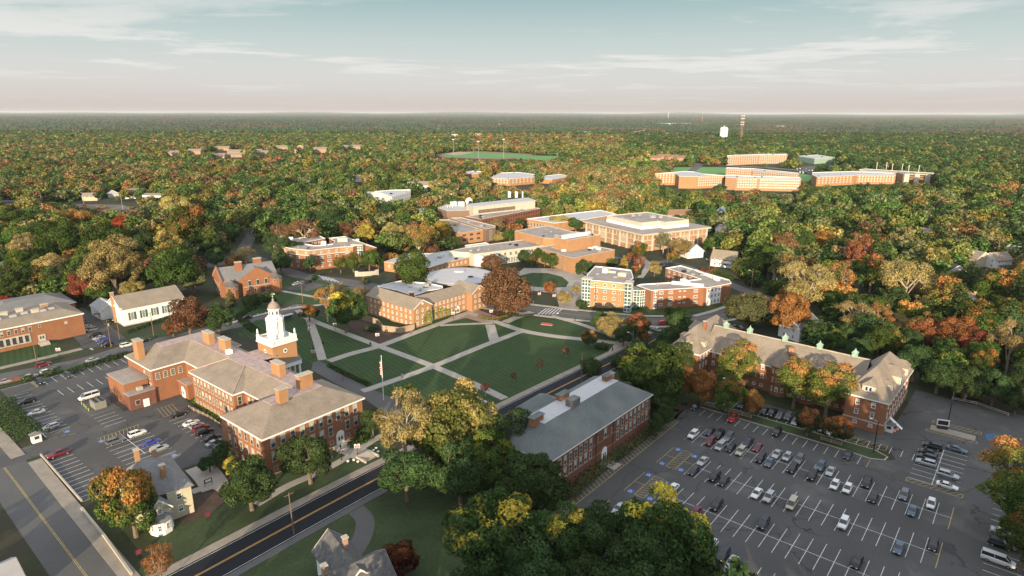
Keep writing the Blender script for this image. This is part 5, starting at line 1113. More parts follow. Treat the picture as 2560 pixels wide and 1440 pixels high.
# ------------------------------------------------------------ far halls
def simple(name, label, ox, oy, s, pts, z, mw, mr, rows=(), n=6, w=1.8, h=1.6, par=.4, mf=None, group=None, mg=None):
    p = ZP(ox, oy, s, pts, z); b = bldg(name, label, p, group); flat_block(b, p, 0, z, mw, mr, par, m_white)
    for (i, j, k) in rows:
        zs = [z - 1.9 - 3.0 * t for t in range(int((z - 1) / 3.0))]
        win_row(b, p[i], p[j], zs, k, w, h, 'plain', 1.5, mf=mf or m_white, detail=False, mg=mg or m_glassl)  # pale pane colour stands in for reflected light on the far windows
    return b
simple('dormitory_block', 'long five-storey orange brick slab with a rooftop box below the water tank', 1600, 370, 3.368, [(733, 72), (1000, 62), (1240, 58), (1238, 50), (985, 52), (735, 62)], 16, m_brick4, m_flatw, ((0, 1, 14), (1, 2, 13)))
simple('dormitory_block', 'pale and brick dormitory slab with a white stair tower, in front of the lawn', 1600, 370, 3.368, [(722, 172), (945, 188), (1340, 222), (1338, 210), (960, 172), (730, 164)], 14, m_brick4, m_flatw, ((0, 1, 12), (1, 2, 20)))
simple('dormitory_block', 'brick dormitory slab with white edged roof and end wall in shade', 1600, 370, 3.368, [(812, 252), (1000, 255), (1358, 262), (1350, 246), (1060, 240), (720, 228), (720, 246)], 15, m_brick4, m_flatw, ((0, 1, 8), (1, 2, 18)))
simple('dormitory_block', 'red brick dormitory with joined wings behind the orange trees', 1600, 370, 3.368, [(125, 215), (300, 215), (330, 238), (480, 240), (720, 232), (540, 218), (460, 200), (370, 196)], 15, m_brick2, m_flatw, ((0, 1, 6), (3, 4, 12)))
simple('dormitory_block', 'brick dormitory around a courtyard beside the parking deck', 1600, 370, 3.368, [(1490, 245), (1800, 232), (1830, 228), (2155, 228), (2140, 212), (1780, 196), (1450, 206), (1450, 226)], 12, m_brick2, m_flatw, ((0, 1, 10), (2, 3, 12)))
pd = simple('parking_deck', 'open parking deck with pale stair towers and lamp posts on top', 1600, 370, 3.368, [(2165, 205), (2235, 222), (2500, 222), (2495, 212), (1900, 175), (1845, 180), (1850, 190)], 12, m_brick4, m_flat, ())
P_ = ZP(1600, 370, 3.368, [(2235, 222), (2500, 222)], 12); a, b = P_; d = (b - a).normalized(); nr = Vector((d.y, -d.x, 0)); rz = math.atan2(d.y, d.x)
o = MB()
for z in (1.8, 4.6, 7.4, 10.2): o.box((a + b) / 2 + nr * .2 + Vector((0, 0, z - 12)), ((b - a).length * .96, .3, 1.4), rz)
part('open_bay', m_dark, pd, o); o = MB()
for t in (0, .33, .68): c = a + (b - a) * (t + .02) + nr * 1.0; o.box(Vector((c.x, c.y, 6.5)), (6.5, 3, 13), rz)
part('stair_tower', m_conc, pd, o)
for x, y in ((1990, 142), (2072, 140), (2121, 152), (2205, 152), (2258, 168), (2344, 168)):
    c = G(1600 + x / 3.368, 370 + (y + 40) / 3.368, 12); o = MB(); o.tube(c, c + Vector((0, 0, 9.5)), .28, n=5); o.box(c + Vector((0, 0, 9.5)), (2.2, .5, .4)); part('lamp_post', m_white, pd, o)
simple('sports_hall', 'pale hall with a green band and broad flat white roof beside the far car park', 1600, 370, 3.368, [(1335, 68), (1470, 90), (1640, 78), (1500, 56)], 10, mat('panel_green', (.28, .38, .30), .7, .1, .05), m_flatw, ())
simple('school_block', 'low orange brick block left of the school with the white skylights', 1080, 320, 3, [(228, 332), (300, 345), (375, 340), (370, 325), (300, 322)], 7, m_brick2, m_flatw, ())
simple('school_block', 'orange brick school with stepped flat roofs and white roof lights', 1080, 320, 3, [(428, 375), (585, 382), (790, 365), (770, 348), (660, 332), (520, 335)], 9, m_brick2, m_flatw, ((0, 1, 6), (1, 2, 7)))
simple('school_block', 'white roofed annex at the right end of the school', 1080, 320, 3, [(800, 380), (900, 385), (1040, 362), (960, 346), (850, 358)], 6, m_brick2, m_flatw, ())
simple('apartment_block', 'white four-storey apartment block standing among the trees', 600, 320, 3, [(922, 482), (1060, 488), (1140, 518), (1280, 478), (1278, 462), (1130, 465)], 12, m_white, m_flatw, ((0, 1, 8), (1, 2, 5), (2, 3, 8)), mf=m_stone)
def hut(name, label, x, y, w, d, deg, ev, rg, mw, mr, axis='u', group=None, n=3, chim=None, cat='house', storeys=2, lod=False, porch=False):
    """house standing with the middle of its near wall at photo point x, y"""
    c = G(x, y, 0); F = Fr(c.x, c.y, deg); t = thing(name, label, cat, F(0, d / 2), 0, group)
    walls(t, rectF(F, -w / 2, w / 2, 0, d), 0, ev, mw); roof_gable(t, F, -w / 2, w / 2, 0, d, ev + .05, rg, mr, axis, .45, mw)
    zs = [1.7, 4.5][:storeys]
    win_row(t, F(-w / 2, 0), F(w / 2, 0), zs, n, .95, 1.4, 'sash', .8, detail=not lod); win_row(t, F(-w / 2, d), F(-w / 2, 0), zs, 2, .95, 1.4, 'sash', .8, detail=False); win_row(t, F(w / 2, 0), F(w / 2, d), zs, 2, .95, 1.4, 'sash', .8, detail=False)
    if chim: chimney(t, F, chim[0], chim[1], ev, rg + 1.2, .9, .9, m_brick2)
    if axis == 'v' and storeys > 1: window(t, F(0, -.01, ev + (rg - ev) * .35), F(0, -1) - F(0, 0), .8, 1.0, 'sash')
    if porch: boxpart(t, F, 0, -1.0, 2.5, w * .6, 2.0, .18, mr, 'porch_roof'); o = MB(); [o.tube(F(s * w * .27, -1.8, 0), F(s * w * .27, -1.8, 2.5), .1) for s in (-1, 1)]; part('porch_post', m_white, t, o)
    return t
m_tan = mat('paint_tan', (.5, .42, .30), .7, .05, .5); m_greyp = mat('paint_grey', (.42, .44, .44), .7, .05, .5)
HUTS = [
 ('white cottage with a gambrel tan roof behind the clipped hedge', 1738, 645, 12, 10, 20, 4.5, 9.0, m_white, m_shing, 'v', 3, (2, 6)),
 ('white house with a red brick end chimney and broad tan roof beside the residence', 1805, 668, 14, 11, -30, 5.0, 9.5, m_white, m_shing, 'u', 4, (-6.6, 4)),
 ('white house with two chimneys among trees above the lane behind the library', 1822, 592, 11, 10, 15, 5.2, 9, m_white, m_shing, 'u', 3, (-3, 4)),
 ('white house with a dark roof and black shutters behind the long dormitory', 2022, 850, 13, 10, 30, 6.2, 9.4, m_white, m_shingd, 'u', 4, None),
 ('pale grey house with a steep front gable at the right of the far lane', 2415, 790, 11, 12, -35, 5.2, 9, m_greyp, mat('roof_pale', (.36, .35, .34), .9, .1, .3), 'v', 3, (2, 7)),
 ('white house with a hipped brown roof seen left of the vase-shaped golden trees', 2142, 700, 12, 10, -20, 5.4, 9.2, m_white, m_shingb, 'u', 3, (-3, 4)),
 ('white house with a dark roof nearest the lane behind the yellow oak', 2072, 712, 11, 9, 25, 5, 8.6, m_white, m_shingd, 'u', 3, (2, 4)),
 ('small white shed-like house in deep shade left of the yellow oak', 1962, 706, 8, 7, 0, 3.6, 5.6, m_white, m_shingd, 'u', 2, None),
 ('tan gabled house left of the white house on the upper right street', 2455, 668, 12, 11, 20, 5.5, 9.6, m_tan, m_shing, 'v', 3, None),
 ('white clapboard house on the upper right street between two others', 2508, 672, 12, 10, 15, 5.5, 9.4, m_white, m_shing, 'u', 4, None),
 ('white house touching the right edge of the view on the upper right street', 2555, 655, 12, 10, 10, 5.5, 9.4, m_white, m_greyp, 'v', 3, None),
 ('dark gabled house hidden in shade below the upper right street', 2390, 700, 9, 9, -10, 5, 8.6, m_greyp, m_shingd, 'v', 2, None),
 ('white house with arched porch windows alone in the trees at right', 2332, 600, 9, 9, 30, 5, 8, m_white, m_shing, 'v', 3, None),
 ('grey-blue roofed house beyond the library', 1800, 545, 13, 12, -25, 4.5, 9, m_greyp, m_greyp, 'v', 3, None),
 ('white gabled garage behind the library corner', 1742, 562, 9, 8, -30, 3, 6, m_white, m_shing, 'v', 2, None),
 ('brown roofed low house nearest behind the library', 1700, 545, 24, 12, 8, 3.6, 7, m_brick4, m_shingb, 'u', 5, None),
 ('small white gable house right of the brown roofed low house', 1870, 528, 9, 9, 10, 4.6, 8, m_white, m_shingb, 'v', 2, (2, 3)),
 ('dark roofed house with a white carved gable among the trees behind the chapel', 200, 668, 16, 12, 10, 4.6, 9, m_shingb, m_shingd, 'u', 3, (-1, 5)),
 ('white house with a columned porch at the left edge', 12, 698, 13, 11, 25, 6.5, 9, m_white, m_shingd, 'u', 3, (3, 5)),
 ('small grey house peeping from the left woods below the far car park', 268, 590, 9, 8, -40, 4.6, 7.5, m_greyp, m_shingd, 'v', 2, None),
 ('white three-storey block house behind the far left car park', 331, 497, 15, 12, 5, 9, 10.5, m_white, m_shing, 'u', 3, None),
 ('white flat-topped house right of the three-storey block house', 382, 505, 22, 12, -8, 7, 8.5, m_white, m_shing, 'u', 4, None),
 ('tan roofed house left of the far left car park', 225, 502, 14, 11, 15, 4.5, 8, m_tan, m_shing, 'u', 3, None),
 ('grey roofed house between two white ones behind the far left car park', 285, 494, 10, 9, 40, 4.5, 8, m_greyp, m_greyp, 'v', 2, None),
 ('low dark shed at the left edge beyond the car park', 10, 512, 20, 8, 0, 3, 4.2, m_greyp, m_shingd, 'u', 3, None),
 ('white house with many dormers left of the street of shops', 772, 482, 13, 12, 10, 6, 10, m_white, m_shing, 'v', 3, None),
 ('white gable end facing the street of shops', 852, 492, 14, 11, -5, 5, 9, m_white, m_shing, 'v', 3, (3, 4)),
 ('square white house with a hipped roof above the white apartment block', 1034, 478, 14, 13, 5, 8, 10.5, m_white, m_flat, 'u', 3, None),
 ('white house with a tan pyramid roof right of the square white house', 1065, 478, 17, 15, 0, 7, 11, m_white, m_shing, 'u', 3, None),
 ('low white house just right of the white apartment block', 1064, 500, 13, 12, -10, 3.6, 7, m_white, m_shing, 'v', 2, None),
 ('white front gable in the trees above the street of shops', 893, 455, 18, 12, 0, 5, 9, m_white, m_shing, 'u', 2, None),
 ('grey pitched roof house beside the conifers left of the observatory', 1040, 545, 16, 12, -35, 4, 8, m_greyp, m_greyp, 'v', 2, None),
]
for i, (lb, x, y, w, d, dg, ev, rg, mw, mr, ax, n, ch) in enumerate(HUTS):
    hut('house', lb, x, y, w, d, dg, ev, rg, mw, mr, ax, None, n, ch, lod=i > 12, porch=i in (1, 3, 5, 9), storeys=1 if ev < 4.4 else 2)
# cluster of brick gabled halls far left
for i, (x, y, w, dg, hh) in enumerate([(430, 390, 40, 5, 7), (485, 386, 42, 0, 8), (555, 378, 46, 8, 8), (585, 388, 40, -5, 8), (545, 396, 36, 4, 6), (585, 394, 46, 0, 6), (655, 388, 34, 0, 6), (645, 384, 20, 0, 6), (705, 376, 42, 5, 8), (750, 376, 24, 4, 9), (800, 382, 42, 2, 9), (862, 374, 20, 0, 7), (890, 374, 34, 0, 8), (738, 384, 14, 30, 6)]):
    hut('brick_hall', ['long low', 'long'][i % 2] + ' tan-roofed brick hall, ' + ORD[i] + ' of the far village of gabled halls', x, y, w * .72, 18, dg, hh, hh + 4, m_brick4, m_shing, 'u' if i not in (9, 13) else 'v', 'tan-roofed brick halls of the far village', 5, None, 'building', lod=True)
for i, (x, y, w) in enumerate([(1640, 402, 24), (1662, 398, 24), (1684, 400, 24), (1706, 402, 22)]):
    hut('townhouse', 'pinkish gabled townhouse in the row left of the far lawn, ' + ORD[i] + ' along it', x, y, w, 16, 12, 6, 10, m_brick4, m_shingb, 'u', 'gabled townhouses left of the far lawn', 2, None, 'house', lod=True)
for i, (x, y, w) in enumerate([(1590, 338, 34), (1604, 334, 30), (1618, 330, 36), (1137, 345, 22), (1196, 342, 24), (1468, 337, 30), (1665, 314, 110), (1700, 313, 120), (1722, 314, 90), (1775, 315, 60), (1240, 315, 60), (2320, 304, 90), (1955, 321, 60)]):
    hut('distant_building', ['pale', 'white', 'cream', 'low white'][i % 4] + ' building sunlit on the wooded plain, ' + ORD[i] + ' of those far ones', x, y, w, w * .35, 0, 10 + w * .03, 13 + w * .05, m_white, m_shing if i % 3 else m_flatw, 'u', 'far pale buildings on the plain', 2, None, 'building', lod=True)
flush_bulk()
# ================================================================ trees
import numpy as np
def leaf_mat(name, dark, light, alt=None, thr=0.6, soft=0.12, hw=0.4, inst=False, trans=0.22):
    m = D.materials.new(name); m.use_nodes = True; t = m.node_tree; t.nodes.clear()
    o = t.nodes.new('ShaderNodeOutputMaterial'); df = t.nodes.new('ShaderNodeBsdfDiffuse'); tr = t.nodes.new('ShaderNodeBsdfTranslucent'); mx = t.nodes.new('ShaderNodeMixShader'); mx.inputs[0].default_value = trans
    at = t.nodes.new('ShaderNodeAttribute'); at.attribute_name = 'leaf'; s = t.nodes.new('ShaderNodeSeparateColor'); t.links.new(at.outputs['Color'], s.inputs[0])
    oi = t.nodes.new('ShaderNodeObjectInfo')
    if inst:
        ia = t.nodes.new('ShaderNodeAttribute'); ia.attribute_type = 'INSTANCER'; ia.attribute_name = 'tint'
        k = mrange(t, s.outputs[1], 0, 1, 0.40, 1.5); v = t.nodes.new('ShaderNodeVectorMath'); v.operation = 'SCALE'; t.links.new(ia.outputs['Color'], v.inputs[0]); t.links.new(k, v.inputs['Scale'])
        col = v.outputs[0]
        k2 = mrange(t, s.outputs[0], 0, 1, 0.78, 1.22); v = t.nodes.new('ShaderNodeVectorMath'); v.operation = 'SCALE'; t.links.new(col, v.inputs[0]); t.links.new(k2, v.inputs['Scale']); col = v.outputs[0]
    else:
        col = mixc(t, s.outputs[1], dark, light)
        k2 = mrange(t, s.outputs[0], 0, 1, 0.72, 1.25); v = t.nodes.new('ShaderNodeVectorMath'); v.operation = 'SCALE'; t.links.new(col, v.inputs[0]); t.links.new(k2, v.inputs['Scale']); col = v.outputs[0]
        if alt:
            g = t.nodes.new('ShaderNodeNewGeometry'); n = t.nodes.new('ShaderNodeTexNoise'); n.inputs['Scale'].default_value = 0.28; n.inputs['Detail'].default_value = 3; t.links.new(g.outputs['Position'], n.inputs[0])
            def mt(op, a, b):
                q = t.nodes.new('ShaderNodeMath'); q.operation = op
                for i, x in enumerate((a, b)):
                    if isinstance(x, (int, float)): q.inputs[i].default_value = x
                    else: t.links.new(x, q.inputs[i])
                return q.outputs[0]
            sc = mt('ADD', mt('ADD', mt('MULTIPLY', s.outputs[2], hw), mt('MULTIPLY', n.outputs[0], 0.75)), mt('MULTIPLY', s.outputs[0], 0.25))
            sc = mt('ADD', sc, mt('MULTIPLY', oi.outputs['Random'], 0.08))
            mk = mrange(t, sc, thr - soft, thr + soft)
            al = t.nodes.new('ShaderNodeVectorMath'); al.operation = 'SCALE'; al.inputs[0].default_value = alt; t.links.new(mrange(t, s.outputs[1], 0, 1, 0.5, 1.35), al.inputs['Scale'])
            col = mixc(t, mk, col, al.outputs[0])
        hs = t.nodes.new('ShaderNodeHueSaturation'); t.links.new(mrange(t, oi.outputs['Random'], 0, 1, 0.485, 0.515), hs.inputs['Hue']); t.links.new(mrange(t, oi.outputs['Random'], 0, 1, 0.82, 1.18), hs.inputs['Value']); t.links.new(col, hs.inputs['Color']); col = hs.outputs[0]
    t.links.new(col, df.inputs[0]); t.links.new(col, tr.inputs[0]); t.links.new(df.outputs[0], mx.inputs[1]); t.links.new(tr.outputs[0], mx.inputs[2]); t.links.new(mx.outputs[0], o.inputs[0]); return m
LM = {
 'g': ('green', leaf_mat('leaf_green', (.034, .068, .018), (.105, .160, .040), (.20, .19, .03), 1.02)),
 'G': ('dark green', leaf_mat('leaf_dark_green', (.030, .058, .022), (.088, .138, .048))),
 'p': ('pale grey-green', leaf_mat('leaf_grey_green', (.07, .085, .036), (.19, .20, .09), (.26, .16, .05), .98)),
 'm': ('green and orange', leaf_mat('leaf_mixed', (.04, .075, .018), (.13, .185, .045), (.40, .17, .055), .86)),
 'o': ('orange', leaf_mat('leaf_orange', (.18, .085, .028), (.44, .215, .075), (.13, .14, .03), .78, hw=-.3)),
 'O': ('orange topped dark green', leaf_mat('leaf_orange_top', (.028, .046, .018), (.07, .095, .036), (.46, .19, .07), .93, hw=.55)),
 'Y': ('yellow topped green', leaf_mat('leaf_yellow_top', (.034, .066, .022), (.105, .165, .050), (.60, .44, .07), .99, hw=.50, soft=.05)),
 'l': ('lime green', leaf_mat('leaf_lime', (.075, .110, .025), (.23, .270, .060), (.46, .20, .075), .86)),
 'a': ('yellow-green', leaf_mat('leaf_yellow_green', (.08, .11, .03), (.24, .26, .075), (.52, .40, .13), .90, hw=.45)),
 'y': ('yellow', leaf_mat('leaf_yellow', (.20, .15, .03), (.50, .38, .080), (.12, .15, .03), .80, hw=-.3)),
 'w': ('golden ochre', leaf_mat('leaf_ochre', (.22, .17, .06), (.46, .37, .15), (.17, .19, .05), .76, hw=-.2)),
 'r': ('red', leaf_mat('leaf_red', (.16, .020, .015), (.42, .065, .040))),
 'R': ('rusty pink', leaf_mat('leaf_rust', (.15, .045, .028), (.38, .130, .075), (.10, .11, .03), .95)),
 'b': ('bronze brown', leaf_mat('leaf_bronze', (.085, .042, .022), (.27, .150, .080))),
 'd': ('dark purple', leaf_mat('leaf_purple', (.028, .014, .012), (.085, .030, .025), (.30, .08, .03), .98)),
}
LEAFI = leaf_mat('leaf_forest', None, None, inst=True, trans=.15)
def crown_data(seed, n, shape, leaf, sparse=0.0, low=0.0):
    """unit crown: radius 1 in plan; returns leaf quads, attribute and branch list"""
    rs = np.random.RandomState(seed); lobes = []
    if shape == 'round': zb, H, nl, rl = .42, 1.75, 34, (.17, .38)
    elif shape == 'oval': zb, H, nl, rl = .5, 2.6, 38, (.17, .38)
    elif shape == 'column': zb, H, nl, rl = .25, 4.2, 24, (.40, .62)
    elif shape == 'vase': zb, H, nl, rl = .9, 2.0, 24, (.20, .34)
    elif shape == 'bush': zb, H, nl, rl = .0, 1.15, 14, (.34, .5)
    elif shape == 'beech': zb, H, nl, rl = .0, 1.35, 60, (.15, .30)
    if shape == 'pine': zb, H, nl, rl = .5, 3.6, 34, (.26, .44)
    for i in range(nl):
        r = rs.uniform(*rl)
        if shape == 'pine':
            f = (i + .5) / nl; z = zb + H * f; a = i * 2.4 + rs.rand(); q = (1 - f) ** .8 * .68; r = (.16 + .30 * (1 - f)); c = (q * math.cos(a), q * math.sin(a), z)
        elif shape == 'column':
            f = (i + .5) / nl; z = zb + .2 + (H - .5) * f; a = i * 2.4; q = .42 * math.sin(math.pi * min(.98, f * .75 + .22)); r *= (1.15 - f * .85); c = (q * math.cos(a), q * math.sin(a), z)
        elif shape == 'vase':
            f = rs.rand() ** .7; a = i * 2.4 + rs.rand() * .5; q = .28 + .62 * (1 - abs(f - .45) * 1.1); q *= rs.uniform(.55, 1); c = (q * math.cos(a), q * math.sin(a), zb + .3 + (H - .5) * f)
        else:
            f = (i + .5) / nl; ph = math.acos(1 - 1.72 * f); a = i * 2.4 + rs.rand() * .6; q = rs.uniform(.48, .84) if i % 5 else .25
            c = (q * math.sin(ph) * math.cos(a), q * math.sin(ph) * math.sin(a), zb + H * .46 + q * math.cos(ph) * H * .56)
            if shape in ('bush', 'beech'): c = (c[0], c[1], max(.22, c[2]))
        lobes.append((np.array(c), r, rs.rand()))
    w = np.array([l[1] ** 2 for l in lobes]); w /= w.sum(); pick = rs.choice(nl, n, p=w)
    cs = np.array([l[0] for l in lobes])[pick]; rr = np.array([l[1] for l in lobes])[pick]; lr = np.array([l[2] for l in lobes])[pick]
    d = rs.normal(size=(n, 3)); d /= np.linalg.norm(d, axis=1)[:, None]
    mid = np.array([0, 0, zb + H * .4]); outw = cs - mid; outw /= (np.linalg.norm(outw, axis=1)[:, None] + 1e-6)
    flip = (d * outw).sum(1) < -.35; d[flip] *= -1
    lump = 1 + .22 * np.sin(d[:, 0] * 7 + lr * 20) * np.sin(d[:, 1] * 6 + lr * 9) * np.sin(d[:, 2] * 6.5)
    rad = rr * (rs.uniform(.62 if sparse else .80, 1.04, n)) * lump
    P = cs + d * rad[:, None] * np.array([1.05, 1.05, .88]); P[:, 2] = np.maximum(P[:, 2], .02)
    nr = d + rs.normal(size=(n, 3)) * .48; nr /= np.linalg.norm(nr, axis=1)[:, None]
    a = np.cross(nr, rs.normal(size=(n, 3))); a /= np.linalg.norm(a, axis=1)[:, None]; b = np.cross(nr, a)
    sz = leaf * rs.uniform(.6, 1.3, n)[:, None]; a *= sz; b *= sz * .8
    V = np.stack([P - a, P - b * .9, P + a, P + b], 1).reshape(-1, 3)
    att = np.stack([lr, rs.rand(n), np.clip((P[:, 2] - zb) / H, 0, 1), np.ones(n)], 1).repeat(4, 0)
    return V, att, lobes, (zb, H)
def crown_mesh(name, V, att):
    n = len(V) // 4; me = D.meshes.new(name); me.vertices.add(n * 4); me.vertices.foreach_set('co', V.astype(np.float32).ravel())
    me.loops.add(n * 4); me.loops.foreach_set('vertex_index', np.arange(n * 4, dtype=np.int32)); me.polygons.add(n)
    me.polygons.foreach_set('loop_start', np.arange(0, n * 4, 4, dtype=np.int32)); 
    ca = me.color_attributes.new('leaf', 'FLOAT_COLOR', 'POINT'); ca.data.foreach_set('color', att.astype(np.float32).ravel()); me.update(); me.validate(); return me
def limb_mesh(name, lobes, zb, H, shape, seed, thick=1.0):
    rs = random.Random(seed); o = MB(); tr = .075 * thick; top = zb + H * .30
    if shape in ('pine', 'column'):
        o.tube((0, 0, -.1), (0, 0, zb + H * .9), tr * .9, .012, 7)
        if shape == 'pine':
            for c, r, _ in lobes[::2]: o.tube((0, 0, max(.2, c[2] - .1)), tuple(c), .02, .008, 4, False)
    elif shape == 'bush':
        for c, r, _ in lobes[::2]: o.tube((0, 0, 0), tuple(c), .03, .01, 4, False)
    else:
        o.tube((0, 0, -.1), (.02, .0, zb * .6), tr * 1.25, tr, 8); o.tube((.02, 0, zb * .6), (.0, .03, top), tr, tr * .7, 8)
        hubs = []
        for k in range(5):
            a = k * 1.2566 + rs.random() * .6; q = .30 + .15 * rs.random(); p = (q * math.cos(a), q * math.sin(a), top + H * (.10 + .14 * rs.random())); b = (.0, .02, zb * .62 + (top - zb * .62) * rs.random())
            o.tube(b, p, tr * .5, tr * .33, 6, False); hubs.append(p)
        for c, r, _ in lobes:
            hb = min(hubs, key=lambda h: (h[0] - c[0]) ** 2 + (h[1] - c[1]) ** 2 + (h[2] - c[2]) ** 2 * .4)
            m = [(hb[i] * .5 + c[i] * .5) + rs.uniform(-.05, .05) for i in range(3)]; o.tube(hb, m, tr * .32, tr * .2, 5, False)
            e = [c[i] + (c[i] * .12 if i < 2 else r * .3) for i in range(3)]; o.tube(m, e, tr * .2, tr * .07, 4, False)
            if shape == 'vase':
                for _ in range(4):
                    e2 = [e[i] + rs.uniform(-.2, .2) for i in range(3)]; e2[2] += .12; o.tube(m, e2, tr * .13, tr * .05, 3, False)
    me = D.meshes.new(name); me.from_pydata(o.v, [], o.f); return me
TREES = {}
def make_variant(key, seed, n, shape, leaf, sparse=0, bark=m_bark, thick=1.0):
    V, att, lobes, (zb, H) = crown_data(seed, n, shape, leaf, sparse)
    cm = crown_mesh('crown', V, att); cm.materials.append(LM['g'][1]); tm = limb_mesh('trunk', lobes, zb, H, shape, seed, thick); tm.materials.append(bark)
    TREES.setdefault(key, []).append((cm, tm, zb + H * .5, zb + H))
for i in range(4): make_variant('round', 11 + i, 13000, 'round', .036)
for i in range(2): make_variant('oval', 21 + i, 13000, 'oval', .036)
for i in range(2): make_variant('vase', 31 + i, 7500, 'vase', .030, 1, m_barkl, .75)
make_variant('thin', 41, 4000, 'oval', .034, 1, m_barkl, .9)
make_variant('thin', 42, 3600, 'round', .034, 1, m_barkl, .9)
make_variant('column', 51, 3500, 'column', .085)
make_variant('pine', 61, 5000, 'pine', .055)
make_variant('beech', 75, 15000, 'beech', .028, 0, m_barkl, .8)
for i in range(2): make_variant('bush', 71 + i, 1800, 'bush', .075)
for i in range(4): make_variant('mround', 111 + i, 4200, 'round', .058)
for i in range(2): make_variant('moval', 121 + i, 4200, 'oval', .058)
make_variant('mvase', 131, 3200, 'vase', .045, 1, m_barkl, .8)
make_variant('mpine', 161, 2200, 'pine', .085)
TREE_LIST = []
_ti = [0]
def place_tree(x, y, w, kind, shape='round', hs=1.0, world=None, rad=None, extra=None):
    """crown seen centred on photo point x, y and w photo pixels wide"""
    _ti[0] += 1; vs_ = TREES[shape]; k = _ti[0] % len(vs_); cm, tm, cz, top = vs_[k]
    if world is None:
        Rr = 5.0
        for _ in range(5):
            p = G(x, y, cz * Rr * hs); d = p.y * _cp - (p.z - CAM_H) * _sp; Rr = w / 2 * d / FPX
        p.z = 0
    else: p = Vector(world); Rr = rad
    o = D.objects.new({'pine': 'pine_tree', 'mpine': 'pine_tree', 'bush': 'shrub', 'column': 'columnar_tree'}.get(shape, 'tree'), None); COL.objects.link(o); o.location = p
    o.rotation_euler = (0, 0, _ti[0] * 2.1); _a = 1 + .13 * math.sin(_ti[0] * 1.7); o.scale = (Rr * _a, Rr / _a, Rr * hs)
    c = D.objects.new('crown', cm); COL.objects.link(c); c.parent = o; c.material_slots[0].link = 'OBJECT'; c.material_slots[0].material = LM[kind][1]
    t = D.objects.new('trunk', tm); COL.objects.link(t); t.parent = o
    TREE_LIST.append([o, p.copy(), Rr, top * Rr * hs, kind, shape, extra]); return o
